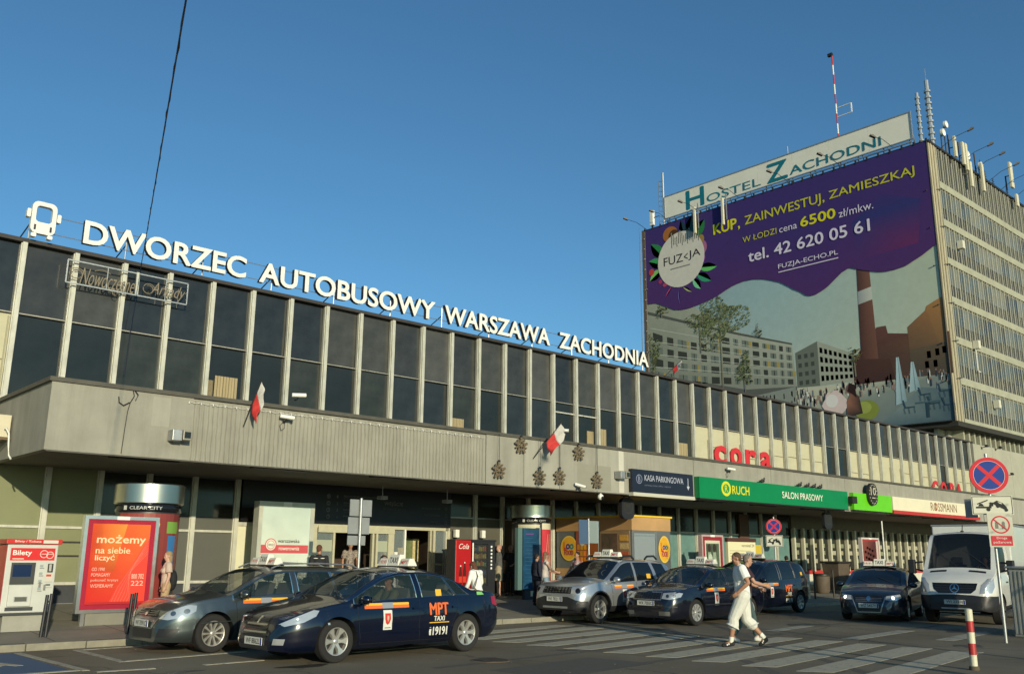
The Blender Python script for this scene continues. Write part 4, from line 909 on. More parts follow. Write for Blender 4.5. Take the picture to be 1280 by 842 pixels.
# printed circle with leaves and fruit around it
n_leaf = len(a.c)
def leaf(cx, cy, L_, w_, ang, c1, c2):
    P = [(L_*t, w_*sin(pi*t)*(1 if s_ else -1)) for s_ in (1,0) for t in ([i/6 for i in range(7)] if s_ else [1-i/6 for i in range(1,6)])]
    R = lambda x, y: (cx+x*cos(ang)-y*sin(ang), cy+x*sin(ang)+y*cos(ang))
    a.poly([R(x,y) for x, y in P], c1); H = [(x,y) for x, y in P if y >= 0]; a.poly([R(x,y) for x, y in H], c2, False) if len(H) > 2 else None
    a.L += 1
for cx, cy, L_, w_, an, c1, c2 in ((2.2,17.6,2.3,.55,2.3,S(30,92,50),S(60,130,60)),(2.2,16.9,2.0,.5,2.75,S(40,110,60),S(100,150,70)),(1.9,16.6,1.7,.45,-2.6,S(90,140,70),S(40,100,60)),(5.6,18.6,2.0,.55,.9,S(24,84,44),S(50,124,50)),(5.0,18.8,2.1,.55,1.35,S(20,60,60),S(40,100,50)),(4.6,18.9,1.9,.4,1.75,S(20,40,50),S(30,60,54)),(5.9,15.8,2.1,.4,-.15,S(70,140,70),S(110,160,80)),(5.7,15.3,1.9,.4,-.55,S(40,110,80),S(90,160,90)),(5.3,15.0,1.5,.35,-.95,S(90,150,110),S(40,110,70)),(4.2,14.4,1.2,.14,-.6,S(130,130,90),S(90,80,100)),(3.7,14.3,1.5,.08,-1.5,S(90,80,130),S(70,60,110)),(3.0,14.7,1.2,.1,-2.3,S(150,60,90),S(120,50,90))):
    leaf(cx,cy,L_,w_,an,c1,c2)
a.c[n_leaf:] = [tuple(min(.6, q*1.6) for q in c) for c in a.c[n_leaf:]]
a.circ(3.0,19.7,.85,.75,S(150,92,44)); a.circ(3.4,19.5,.6,.55,S(70,46,30)); a.circ(.7,16.55,.32,.32,S(170,60,56)); a.circ(6.6,17.6,.4,.6,S(150,90,120)); a.circ(6.4,18.4,.35,.4,S(140,110,60)); a.circ(1.7,15.4,.22,.2,S(150,50,80)); a.circ(2.2,15.0,.25,.18,S(160,60,90)); a.circ(6.5,16.6,.3,.4,S(120,60,130))
a.circ(4.1,17.05,2.62,2.62,S(190,184,170),40)
for i in range(16): x = 3.1+i*.2; a.rect(x,18.3+.3*abs(sin(i*2.1)),x+.07,19.5+.3*cos(i*1.3),rnd.choice((S(120,128,120),S(150,150,140),S(90,100,90))),False)
a.L += 1
blk = S(40,34,42)
a.text('FUZ', 2.15, 4.35, 16.75, 17.55, blk, .01); a.text('JA', 4.95, 6.3, 16.7, 17.6, blk, .01); a.line([(4.9,17.4),(4.5,17.15),(4.9,16.9)],.10,blk); a.rect(2.9,16.25,5.1,16.36,S(120,112,110))
yl, yb, wt = S(176,170,44), S(196,188,28), S(196,186,200)
a.text('KUP', 7.75,10.2,18.38,19.35,yb,.06); a.text(',', 10.3,10.5,18.2,18.55,yb,.03)
a.text('ZAINWESTUJ,', 11.0,18.45,18.22,19.25,yl,.012); a.text('ZAMIESZKAJ', 18.85,25.75,18.30,19.2,yl,.012)
a.text('W ŁODZI', 10.7,14.0,16.9,17.42,yl,.008); a.text('cena', 14.25,15.9,16.88,17.28,wt,.008); a.text('6500', 16.2,19.3,16.85,17.7,yb,.055); a.text('zł/mkw.', 19.55,22.4,16.75,17.4,wt,.004)
a.text('tel. 42 620 05 61', 11.15,22.0,15.05,16.05,wt,.03)
a.text('FUZJA-ECHO.PL', 13.95,19.25,13.72,14.22,wt,.012); a.rect(13.95,13.5,19.25,13.58,wt)
for x in (4.45,9.0,13.4,17.9,22.4): pass
a.build('printed_picture', bn, BM, art_mat('banner_print', .75, .2, .08, 1.3))
# eyelets and lashing round the edge
for i in range(30):
    p = BM @ Vector((i*BW/29, BH+.05, .05)); MB().box(p.x-.05,p.x+.05,p.y-.06,p.y+.06,p.z-.14,p.z+.14).build('lashing', darkmet, bn)

# ------------------------------------------------------------------ hostel sign on the roof
hs = thing('hostel_sign', 'long cream rooftop board reading HOSTEL ZACHODNI in teal letters', 'sign', (XT-.1, 50.1, ZT1))
HM = plane_mx((XT-.15, 50.2, ZT1+.55), (0,-1,0)); HL = 23.35; HH = 2.1
for i in range(7): MB().box(i*HL/7,(i+1)*HL/7-.012,0,HH,-.12,0,0,HM).build('board_panel', mat('board_offwhite',(.78,.75,.62),.5,var=.05,scale=.6), hs)
b = MB()
for (u0,v0,u1,v1) in ((0,-.05,HL,-.05),(0,HH+.04,HL,HH+.04),(HL+.04,-.1,HL+.04,HH+.1),(-.04,0,-.04,HH)): b.bar(HM @ Vector((u0,v0,0)), HM @ Vector((u1,v1,0)), .09)
b.bar(HM @ Vector((0,-.28,0)), HM @ Vector((HL,-.28,0)), .10)
b.build('frame', galv, hs)
for i in range(12): p = HM @ Vector((.4+i*HL/11.3, 0, -.15)); b = MB(); b.bar((p.x,p.y,ZT1),(p.x,p.y,p.z+1.8),.08); b.bar((p.x+1.2,p.y,ZT1),(p.x,p.y,p.z+1.7),.06); b.build('support', galv, hs)
teal = S(20,112,128); a = Art(.004)
a.text('H', 2.4,4.45,.12,1.95,teal,.05); a.text('OSTEL', 4.7,10.3,.20,.95,teal,.012); a.text('Z', 10.9,12.9,.10,1.80,teal,.05); a.text('ACHODNI', 13.1,21.0,.22,.98,teal,.012)
a.build('lettering', hs, HM, art_mat('sign_print', .6, .3, .05))
def arm_lamp(base, tip, lab, grp, up_=.35):
    t = thing('arm_floodlight', lab, 'floodlight', base, group=grp); B, Tp = Vector(base), Vector(tip)
    MB().tube([B, B.lerp(Tp,.5)+Vector((0,0,up_*.6)), Tp], .022, 6).build('arm', darkmet, t, 60)
    d = (Tp-B).normalized(); q = d.to_track_quat('X','Z').to_matrix().to_4x4(); q.translation = Tp
    b = MB(); b.prism([(-.22,-.03),(.24,-.08),(.26,.02),(.08,.10),(-.2,.05)], -.13, .13, 0, q @ Matrix.Rotation(pi/2,4,'X')); b.build('lamp_head', darkmet, t)
for i, u in enumerate((1.9,5.2,9.6,14.4,19.0,23.4)):
    p = BM @ Vector((u+.9,BH+.3,.1)); q = BM @ Vector((u,BH+1.1,1.3)); arm_lamp(p, q, ORD5[i]+' arm floodlight from the left reaching out before the hostel sign', 'floodlights on long arms over the banner')
arm_lamp((XT-.1,52.4,ZT1), (XT-1.8,53.6,ZT1+1.0), 'arm floodlight at the far left corner of the tower roof', 'floodlights on long arms over the banner')
for i, x in enumerate((68.8,72.6,75.0,78.0,80.6,83.4)): arm_lamp((x-1.6,YT+.2,ZT1), (x-.2,YT-1.8,ZT1+1.5), ORD5[i]+' arm floodlight from the tower corner reaching out over the finned side', 'floodlights on arms over the finned side')

# ------------------------------------------------------------------ roof masts and antennas
def mast(p, h, r, label, nm='antenna_mast', stripes=False, lean=(0,0)):
    t = thing(nm, label, 'antenna', p); x, y, z = p
    n = 12 if stripes else 1
    for i in range(n):
        z0 = z+h*i/n; z1 = z+h*(i+1)/n
        MB().tube([(x+lean[0]*i/n,y+lean[1]*i/n,z0),(x+lean[0]*(i+1)/n,y+lean[1]*(i+1)/n,z1)], r, 8).build('mast_section', (redpaint if i % 2 else paintwhite) if stripes else galv, t)
    return t
x, y, z = 66.0, 33.2, ZT1
t = mast((x,y,z), 10.6, .06, 'tall thin red and white mast on the tower roof behind the hostel sign', 'roof_mast', True)
b = MB(); b.bar((x,y,z+5.0),(x,y-1.3,z+5.0),.06); b.bar((x,y,z+5.8),(x,y-1.3,z+5.8),.06); b.bar((x,y-1.3,z+5.0),(x,y-1.3,z+5.8),.08); b.build('side_frame', paintwhite, t)
b = MB(); b.box(x-.12,x+.12,y-.05,y+.35,z+10.6,z+10.85); b.build('beacon', darkmet, t)
mast((66,37.85,ZT1), 4.0, .05, 'short white whip aerial rising behind the middle of the hostel sign', 'roof_aerial')
t = mast((XT+1,26.65,ZT1), 4.6, .12, 'shorter ribbed antenna mast just right of the hostel sign'); b = MB()
for k in range(8): MB().tube([(XT+1,26.65,ZT1+.6+k*.5),(XT+1,26.65,ZT1+.72+k*.5)], .19, 8).build('antenna_element', galv, t)
t = mast((XT+1.5,YT+.25,ZT1), 5.6, .16, 'taller thick antenna mast at the corner of the tower roof'); b = MB()
for k in range(9): MB().tube([(XT+1.5,YT+.25,ZT1+.6+k*.5),(XT+1.5,YT+.25,ZT1+.75+k*.5)], .25, 8).build('antenna_element', galv, t)
b.tube([(XT+1.5,YT+.25,ZT1+5.6),(XT+1.5,YT+.25,ZT1+6.6)],.025,5); b.build('whip', galv, t)
t = mast((XT-.1,50.4,ZT1), 5.2, .10, 'lattice antenna mast at the left end of the hostel sign'); b = MB()
for k in range(9): b.bar((XT-.1,50.4,ZT1+.3+k*.5),(XT-.1,50.9,ZT1+.5+k*.5),.05)
b.bar((XT-.1,50.9,ZT1),(XT-.1,50.9,ZT1+4.4),.07); b.build('lattice', galv, t); MB().box(XT-.4,XT-.1,51.5,51.85,ZT1+.2,ZT1+1.7).build('panel_antenna', paintwhite, t); MB().bar((XT-.2,50.9,ZT1+1),(XT-.2,51.6,ZT1+1),.05).build('bracket', darkmet, t)
for u in (6.0, 9.0):
    p = BM @ Vector((u,BH-.3,.3)); t = thing('panel_antenna', 'pale tall panel antenna over the top edge of the banner, '+('nearer the far corner' if u < 7 else 'nearer the big yellow KUP'), 'antenna', tuple(p), group='panel antennas over the banner edge')
    MB().box(p.x-.15,p.x+.05,p.y-.12,p.y+.12,p.z-1.6,p.z+.9).build('panel', mat('antenna_cream',(.6,.56,.40),.5), t, bevel=.03); MB().bar((p.x,p.y-.35,p.z-1.2),(p.x,p.y-.35,p.z+1.2),.08).bar((p.x,p.y-.35,p.z+.5),(p.x,p.y,p.z+.5),.05).build('pole', galv, t)
ac = mat('antenna_cream',(.6,.56,.40),.5)
def panels(x, y, lab, lst):
    t = thing('panel_antenna', lab, 'antenna', (x,y,ZT1), group='panel antennas along the finned side')
    MB().tube([(x,y,ZT1-.6),(x,y,ZT1+1.8)], .06, 6).build('pole', darkmet, t)
    for dx, z0, z1, wd in lst:
        MB().box(x+dx-wd/2,x+dx+wd/2,y-.55,y-.35,ZT1+z0,ZT1+z1).build('panel', ac, t, bevel=.03); MB().bar((x,y,ZT1+(z0+z1)/2),(x+dx,y-.4,ZT1+(z0+z1)/2),.06).build('bracket', darkmet, t)
panels(68.9, YT, 'pale panel antenna nearest the tower corner', ((0,-.2,1.5,.32),)); panels(70.8, YT, 'cluster of three pale panel antennas over the fins', ((-.4,-.4,1.5,.34),(.15,-.7,1.55,.34),(.7,-1.9,.2,.34)))
panels(73.9, YT, 'single tall pale panel antenna hanging over the fins', ((0,-1.6,.8,.36),)); panels(80.5, YT, 'thick pale panel antenna near the right edge of the photo', ((0,.6,2.9,.55),(.7,-.9,.2,.4)))
def dish(p, r, lab):
    t = thing('dish_antenna', lab, 'antenna', p, group='small round dish antennas'); x, y, z = p
    MB().tube([(x,y,ZT1),(x,y,z)], .05, 6).build('pole', darkmet, t)
    T = Matrix.Translation((x,y-.15,z)) @ Matrix.Rotation(pi/2,4,'X'); b = MB(); b.lathe([(.001,.0),(r*.7,.02),(r,.10),(r*.98,-.08),(r*.5,-.16),(.001,-.2)], 18, 0, T); b.build('dish', paintwhite, t, 50)
dish((67.6,YT,ZT1+1.5),.30,'small white dish antenna beside the corner mast, lower one'); dish((68.3,YT,ZT1+2.4),.28,'small white dish antenna beside the corner mast, upper one'); dish((72.0,YT,ZT1+1.0),.35,'round dish antenna between the panel antennas'); dish((74.6,YT,ZT1+.9),.33,'round dish antenna right of the single panel antenna')
for i, x in enumerate((76.4,77.2,78.9,82.0)):
    t = thing('roof_aerial', 'thin branching aerial above the fins, '+ORD5[i]+' from the tower corner', 'antenna', (x,YT+.5,ZT1), group='thin aerials above the fins'); h = (2.2,1.5,1.2,1.8)[i]
    MB().tube([(x,YT+.5,ZT1),(x,YT+.5,ZT1+h)], .03, 5).build('pole', darkmet, t); b = MB()
    for k in range(4): b.bar((x-.4+.05*k,YT+.5,ZT1+h*.5+k*.2),(x+.4-.05*k,YT+.5,ZT1+h*.55+k*.2),.03)
    b.build('element', darkmet, t)
# ================================================================== street furniture
S = srgb
art_steel = mat('panel_grey_white', (.50,.50,.45), .45, var=.06)
# ---- ticket machines
def ticket_machine(x0, x1, y, label):
    zb = zs(y+.3); t = thing('ticket_machine', label, 'ticket machine', ((x0+x1)/2,y+.35,zb), group='red and grey ticket machines'); W = x1-x0
    MB().box(x0+.08,x1-.12,y+.06,y+.66,zb-.05,.54).build('pedestal', mat('machine_foot',(.30,.29,.24),.7,var=.1), t, bevel=.01)
    MB().box(x0,x1,y,y+.72,.54,1.80).build('cabinet', art_steel, t, bevel=.015)
    MB().box(x0-.004,x0,y+.02,y+.70,.56,1.78).build('side_panel', redp, t)
    MB().box(x0-.04,x1+.05,y-.05,y+.76,1.803,1.895).build('header', redp, t, bevel=.01)
    MB().box(x0-.01,x1+.01,y-.01,y+.73,.50,.54).build('skirt', dark_panel, t)
    MB().box(x0+.10,x0+.52,y-.03,y-.002,1.06,1.46).build('screen_surround', mat('dark_surround',(.05,.05,.05),.3), t)
    MB().box(x0+.13,x0+.45,y-.036,y-.031,1.20,1.42).build('screen', mat('screen_blue',(.01,.025,.07),.08), t)
    MB().box(x0+.10,x0+.50,y-.05,y-.002,.66,1.045).build('lower_door', art_steel, t, bevel=.008)
    MB().box(x0+.08,x0+.56,y-.02,y-.002,.58,.645).build('slot', dark_panel, t)
    MB().box(x0+.20,x0+.44,y-.058,y-.051,.74,.84).build('tray_frame', galv, t); MB().box(x0+.215,x0+.425,y-.061,y-.0585,.75,.83).build('ticket_tray', grey_panel, t)
    a = Art(.0015); a.rect(.06,1.50,W-.05,1.73,S(205,40,42)); a.text('Bilety', .10,.43,1.57,1.69,(.8,.78,.72),.02); a.rect(.10,1.52,.30,1.54,(.6,.5,.4)); a.ring(W-.25,1.62,.06,.075,(.7,.45,.4),18); a.ring(W-.14,1.60,.055,.07,(.7,.45,.4),18); a.line([(W-.30,1.62),(W-.08,1.62)],.012,(.7,.5,.45))
    a.rect(.12,1.13,.44,1.19,S(60,130,190)); a.rect(.47,1.27,.51,1.31,(.03,.03,.03))
    for i in range(4): a.rect(.60,1.38-.14*i,.66,1.42-.14*i,S(150,160,160)); a.rect(.60,1.35-.14*i,.68,1.36-.14*i,(.2,.2,.2),False)
    a.rect(W-.16,1.28,W-.06,1.44,(.03,.03,.03)); a.rect(W-.135,1.30,W-.09,1.43,(.4,.38,.33)); a.rect(W-.19,1.10,W-.05,1.26,S(196,190,176)); a.rect(W-.17,1.20,W-.08,1.24,S(190,70,60)); a.rect(W-.19,1.0,W-.05,1.09,S(190,190,180)); a.rect(W-.17,1.03,W-.08,1.06,S(80,80,78))
    for i in range(3): a.rect(.16,.92+.03*i,.38-.05*i,.93+.03*i,(.35,.35,.34),False)
    a.text('Bilety / Tickets', .10,.56,1.825,1.875,(.8,.76,.66),.01); a.rect(.62,1.82,W-.03,1.88,(.62,.6,.5))
    for i, (p, q) in enumerate(((.61,1.0),(.7,.95))): a.rect(p,q,p+.04,q+.1,(.2,.2,.19),False)
    a.build('front_print', t, plane_mx((x0,y-.054,0),(1,0,0)) if False else plane_mx((x0,y-.004,0),(1,0,0)))
    a2 = Art(.0015); a2.text('Bilety / Tickets', .10,.56,1.825,1.875,(.8,.76,.66),.01); a2.rect(.60,1.82,W-.03,1.88,(.62,.6,.5)); a2.build('header_lettering', t, plane_mx((x0,y-.053,0),(1,0,0)))
ticket_machine(4.93, 5.83, 19.55, 'grey and white ticket machine with a red Bilety panel and blue screen')
ticket_machine(3.72, 4.62, 19.55, 'ticket machine at the left edge of the photo, mostly its red side')
# ---- citylight posters
def citylight(x0, x1, z0, z1, y, label, frame, inner, art, depth=.16, legs=True, wf=.07, grp='poster cabinets on the pavement'):
    t = thing('poster_cabinet', label, 'poster', ((x0+x1)/2,y,zs(y)), group=grp)
    b = MB(); b.box(x0,x1,y,y+depth,z0,z0+wf); b.box(x0,x1,y,y+depth,z1-wf,z1); b.box(x0,x0+wf,y,y+depth,z0+wf,z1-wf); b.box(x1-wf,x1,y,y+depth,z0+wf,z1-wf); b.build('frame', frame, t)
    MB().box(x0+wf,x1-wf,y+.025,y+depth-.01,z0+wf,z1-wf).build('backing', inner, t)
    if legs:
        MB().box(x0+.12,x0+.20,y+.03,y+depth-.03,zs(y)-.03,z0).build('leg', alu2, t); MB().box(x0+.22,x1-.15,y+.04,y+depth-.04,zs(y)-.03,z0-.003).build('foot_panel', mat('foot_panel',(.20,.19,.15),.6,var=.1), t)
    a = Art(.0012); art(a, x1-x0, z1-z0); a.build('poster', t, plane_mx((x0,y+.020,z0),(1,0,0)), ARTG if False else None)
    MB().box(x0+wf,x1-wf,y+.006,y+.010,z0+wf,z1-wf).build('glass_pane', mat('thin_glass',(.01,.01,.01),.03,alpha=.03), t)
    MB().box((x0+x1)/2-.13,(x0+x1)/2+.13,y-.004,y,z1-wf-.005,z1-.005).build('name_plate', paintwhite, t)
    return t
def art_red(a, W, H):
    m = .07; a.rect(m,m,W-m,H-m,S(168,30,56)); x0,x1,y0,y1 = .17,W-.17,.17,H-.16
    a.poly([(x0,y0),(x1,y0),(x1,y1),(x0,y1)],[S(214,36,30),S(236,66,52),S(240,110,48),S(228,66,36)])
    a.poly([(x0,H*.45),(x0+.5,H*.42),(x0+.7,y1),(x0,y1)],[S(206,52,26),S(200,84,36),S(244,150,60),S(224,70,36)])
    a.poly([(x0+.45,y0),(x1,y0),(x1,H*.78),(x1-.1,H*.70),(x1-.32,H*.48),(x0+.6,H*.25)],S(238,72,56))
    for i in range(6): a.line([(x1-.02,H*(.76-.03*i)),(x1-.22-.03*i,H*(.55-.03*i)),(x0+.62+.05*i,H*(.26-.02*i)),(x0+.5+.06*i,y0)],.008,S(250,120,96))
    c = S(240,205,160)
    a.text('możemy', x0+.10,x1-.08,y1-.44,y1-.22,c,.03); a.text('na siebie', x0+.10,x0+.80,y1-.60,y1-.47,c,.02); a.text('liczyć', x0+.10,x0+.50,y1-.77,y1-.62,c,.02)
    for i, (t_, w_) in enumerate((('OD 1990',.26),('POMAGAMY',.38),('pokonać kryzys',.55),('WSPIERAMY',.46))): a.text(t_, x0+.06,x0+.06+w_,y0+.66-.11*i,y0+.73-.11*i,S(236,170,150),.02)
    a.text('800 702', x1-.32,x1-.06,y0+.50,y0+.60,S(240,180,160),.02); a.text('222', x1-.32,x1-.06,y0+.36,y0+.46,S(240,180,160),.02); a.rect(x0,y0,x1,y0+.05,S(180,40,40))
citylight(6.42, 7.95, .46, 2.40, 20.0, 'tall red poster cabinet reading możemy na siebie liczyć beside the ticket machine', alu2, mat('poster_red',(.35,.02,.05),.4), art_red)
def art_wkd(a, W, H):
    a.poly([(.1,.1),(W-.1,.1),(W-.1,H-.1),(.1,H-.1)],[S(224,226,200),S(228,232,214),S(196,214,206),S(200,216,208)])
    a.rect(.12,1.28,W-.14,1.50,S(206,88,92)); a.circ(.42,1.50,.17,.17,S(206,88,92)); a.circ(.42,1.50,.145,.145,S(232,230,214)); a.ring(.42,1.50,.10,.115,S(206,88,92)); a.text('WKD',.34,.50,1.47,1.53,S(60,60,60),.02)
    a.text('warszawska', .62,1.28,1.56,1.66,S(70,72,70),.02); a.text('rowerownia', .66,1.28,1.36,1.46,S(236,220,210),.02)
    for i in range(9): a.rect(.2,.25+.1*i,.2+.5+.4*abs(sin(i*1.9)),.262+.1*i,S(190,194,176),False)
    a.rect(W-.45,.2,W-.43,1.1,S(206,208,190)); a.rect(.12,1.24,.3,1.26,S(206,120,110))
t = citylight(11.85, 13.55, .40, 3.05, 23.1, 'large pale notice cabinet with a red band beside the entrance', mat('cabinet_frame',(.52,.52,.43),.45,.3,var=.1), mat('cabinet_back',(.6,.6,.5),.5), art_wkd, .30, False, .12)
MB().box(11.9,13.5,23.15,23.35,.32,.40).build('foot_panel', dark_panel, t)
def art_cooler(a, W, H):
    a.rect(.06,.06,W-.06,H-.06,S(150,44,52)); a.rect(.2,.2,W-.2,H-.2,S(210,206,180)); a.rect(.26,.3,W-.26,H-.3,S(90,104,84))
    for i in range(5): a.rect(.3+.14*i,.3,.33+.14*i,H-.35,S(120,140,110),False)
    for cx in (.45,.75): a.poly([(cx-.12,.6),(cx+.14,.6),(cx+.1,1.35),(cx-.08,1.35)],S(150,164,140)); a.circ(cx,1.5,.1,.14,S(60,50,40))
    a.circ(.5,1.1,.12,.2,S(190,200,176)); a.circ(.8,.9,.1,.25,S(170,182,150))
citylight(27.32, 28.62, .50, 2.46, 20.0, 'poster cabinet with a dark red frame around a pale green picture, by the shop windows', mat('poster_frame_rose',(.42,.30,.28),.5), redp, art_cooler)
def art_dark(a, W, H):
    a.rect(.06,.06,W-.06,H-.06,S(170,60,60)); a.poly([(.14,.14),(W-.3,.14),(W-.3,H-.14),(.14,H-.14)],[S(96,50,44),S(120,60,50),S(84,44,42),S(140,74,60)])
    for i in range(26): a.circ(.28+.85*((i*37)%17)/17,.35+1.35*((i*53)%23)/23,.09,.06,S(110+3*i,66+i,56),10,False)
    a.rect(W-.28,.14,W-.1,H-.14,S(206,190,176))
citylight(38.9, 40.5, .50, 2.58, 20.0, 'narrow poster cabinet with a reddish brown picture before the chemist windows', mat('poster_frame_pale',(.55,.50,.45),.5), redp, art_dark)
t = thing('menu_board', 'bright cream board with small print standing behind the parked dark taxi', 'board', (32.7,21.95,zs(21.9)))
MB().box(31.75,33.7,21.98,22.08,1.05,2.30).build('board', mat('board_cream',(.70,.66,.42),.5), t); MB().box(31.8,31.88,22.0,22.06,.25,1.05).build('leg', darkmet, t); MB().box(33.55,33.63,22.0,22.06,.25,1.05).build('leg', darkmet, t); MB().box(31.7,33.72,21.95,22.1,2.30,2.45).build('top_rail', mat('brown_rail',(.08,.03,.02),.5), t)
a = Art(.0015); a.text('terminal 24', .95,1.85,1.05,1.17,S(120,110,80)); 
for i in range(8): a.rect(.12,.15+.105*i,1.3+.3*sin(i*2),.17+.105*i,S(170,160,110),False)
a.ring(1.25,.45,.16,.2,S(140,132,100)); a.build('print', t, plane_mx((31.75,21.975,1.05),(1,0,0)))

# ---- advertising columns
def adcolumn(cx, cy, zt, r, label, artf):
    z0 = zs(cy)-.02; t = thing('advertising_column', label, 'advertising column', (cx,cy,z0), group='round advertising columns with steel caps')
    MB().cyl((cx,cy), r*.92, z0, z0+.30, 40).build('base', darkmet, t, 50); MB().cyl((cx,cy), r*.97, z0+.303, zt-.62, 48).build('drum', mat('drum_dark',(.03,.028,.026),.4), t, 50)
    b = MB(); b.lathe([(r*.97,zt-.62),(r*1.0,zt-.60),(r*1.0,zt-.46),(r*.97,zt-.44)], 48, 0, Matrix.Translation((cx,cy,0))); b.build('name_band', blackgloss, t, 50)
    b = MB(); b.lathe([(.01,zt),(r*1.02,zt),(r*1.06,zt-.02),(r*1.06,zt-.42),(r*1.02,zt-.44),(.01,zt-.44)], 56, 0, Matrix.Translation((cx,cy,0))); b.build('steel_cap', steel, t, 40)
    # curved print on the side facing the street
    a = Art(.0008); artf(a)
    vs = []; 
    for u, v, w_ in a.v: th = -pi/2 + u/r; R_ = r*.975+w_; vs.append((cx+R_*cos(th), cy+R_*sin(th), z0+.33+v))
    me = bpy.data.meshes.new('poster'); me.from_pydata(vs, [], a.f); at = me.color_attributes.new('print','FLOAT_COLOR','POINT'); at.data.foreach_set('color',[q for c in a.c for q in (*c,1.)]); me.materials.append(ARTG); link('poster', me, t)
    a = Art(.0008); a.text('CLEAR CITY', -.35,.35,.05,.12,(.5,.5,.46),.02); a.rect(-.5,.04,-.42,.13,(.55,.55,.5)); vs = []
    for u, v, w_ in a.v: th = -pi/2-.45 + u/r; R_ = r*1.004+w_; vs.append((cx+R_*cos(th), cy+R_*sin(th), zt-.62+v))
    me = bpy.data.meshes.new('band_lettering'); me.from_pydata(vs, [], a.f); at = me.color_attributes.new('print','FLOAT_COLOR','POINT'); at.data.foreach_set('color',[q for c in a.c for q in (*c,1.)]); me.materials.append(ART); link('band_lettering', me, t)
def strips(a, x0, x1, y0, y1, c, n=10):
    a.L += 1
    for i in range(n): a.rect(x0+(x1-x0)*i/n, y0, x0+(x1-x0)*(i+1)/n, y1, c(i/n) if callable(c) else c, False)
def ad1(a):
    strips(a,-.95,.75,.05,1.92,lambda t: tuple(S(150-30*t,62-8*t,54)[k] for k in range(3)),14); strips(a,-.35,.05,.6,1.5,S(80,60,56),5); strips(a,.25,.5,.5,1.45,S(56,116,170),4); strips(a,.2,.55,1.5,1.75,S(120,160,70),4)
    a.circ(-.55,1.35,.2,.3,S(180,140,110),14); a.circ(-.1,1.68,.12,.12,S(226,190,80),14); a.text('smak', .22,.52,.28,.36,S(220,200,190),.02); a.text('razem', .22,.52,.16,.24,S(220,200,190),.02)
def ad2(a):
    strips(a,-1.0,-.2,.1,2.0,S(196,190,160),8); 
    for i in range(12): strips(a,-.95,-.25,.25+.14*i,.265+.14*i,S(150,146,124),7)
    strips(a,-.12,.72,.1,2.0,lambda t: tuple(S(196,60,70)[k] for k in range(3)),9); strips(a,-.12,.72,1.85,2.05,S(206,200,176),9)
    for i in range(16): a.circ(.0+.045*i,.6+.35*abs(sin(i*1.7)),.07,.13,S(206,160-3*i,120),10)
    for i in range(5): a.line([(.0+.1*i,.5),(.15+.1*i,1.7)],.02,S(226,170,150))
adcolumn(8.07, 21.0, 3.15, .70, 'round advertising column with a steel cap behind the red poster', ad1)
adcolumn(22.17, 23.35, 3.36, .68, 'round advertising column with a steel cap behind the blue pylon', ad2)
# ---- blue information pylon
t = thing('information_pylon', 'tall dark blue glass information pylon before the second advertising column', 'pylon', (20.75,22.0,zs(22)))
MB().box(20.50,21.2,21.94,22.12,.62,2.54).build('blue_face', mat('pylon_blue',(.015,.06,.12),.12,var=.3,scale=3), t, bevel=.01); MB().box(20.28,20.47,21.96,22.10,.62,2.54).build('side_strip', mat('pylon_green',(.10,.17,.16),.25), t); MB().box(21.21,21.26,21.94,22.12,.6,2.56).build('edge', galv, t); MB().box(20.6,21.1,21.98,22.1,.28,.62).build('foot', dark_panel, t); MB().box(20.85,21.05,21.95,21.975,.42,.58).build('foot_plate', mat('cream_panel',(.62,.60,.42),.6,var=.05,scale=2), t)
a = Art(.001)
for i in range(14): a.rect(.08,.15+.12*i,.3+.25*abs(sin(i)),.165+.12*i,S(40,84,120),False)
a.rect(.1,1.72,.45,1.75,S(120,60,130)); a.build('print', t, plane_mx((20.5,21.937,.62),(1,0,0)))
# ---- vending machines
t = thing('vending_machine', 'red drinks vending machine with white script lettering', 'vending machine', (18.45,22.7,zs(22.5)), group='vending machines by the wall')
MB().box(18.14,18.76,22.45,22.85,.36,2.12).build('cabinet', redp, t, bevel=.015); MB().box(18.10,18.14,22.45,22.85,.36,2.15).build('side', blackplastic, t)
a = Art(.001); a.rect(.03,.02,.60,1.74,S(170,24,28)); a.text('Cola', .12,.52,1.50,1.66,(.75,.72,.68),-.002,shear=.35)
for cx, h in ((.2,.75),(.36,.85)): a.poly([(cx-.06,.35),(cx+.06,.35),(cx+.06,h),(cx+.02,h+.22),(cx-.02,h+.22),(cx-.06,h)],S(84,26,20)); a.rect(cx-.06,.5,cx+.06,.68,S(200,60,40)); a.rect(cx-.02,h+.22,cx+.02,h+.26,S(220,220,210))
for i in range(20): a.circ(.05+.027*i,.2+.1*abs(sin(i*3)),.02,.03,S(230,120,100),6,i == 0)
a.rect(.05,.05,.58,.2,S(150,150,140)); a.build('front_print', t, plane_mx((18.14,22.445,.36),(1,0,0)))
t = thing('vending_machine', 'black snack vending machine with a glass front beside the red one', 'vending machine', (19.25,22.7,zs(22.5)), group='vending machines by the wall')
MB().box(18.79,19.75,22.55,23.2,.36,2.10).build('cabinet', blackplastic, t, bevel=.01); MB().box(18.76,19.77,22.42,23.2,2.10,2.15).build('top', blackplastic, t)
b = MB(); b.box(18.79,18.86,22.45,22.55,.36,2.10); b.box(19.45,19.75,22.45,22.55,.36,2.10); b.box(18.86,19.45,22.45,22.55,.36,.75); b.box(18.86,19.45,22.45,22.55,2.02,2.10); b.build('door_frame', blackplastic, t)
rnd = random.Random(5)
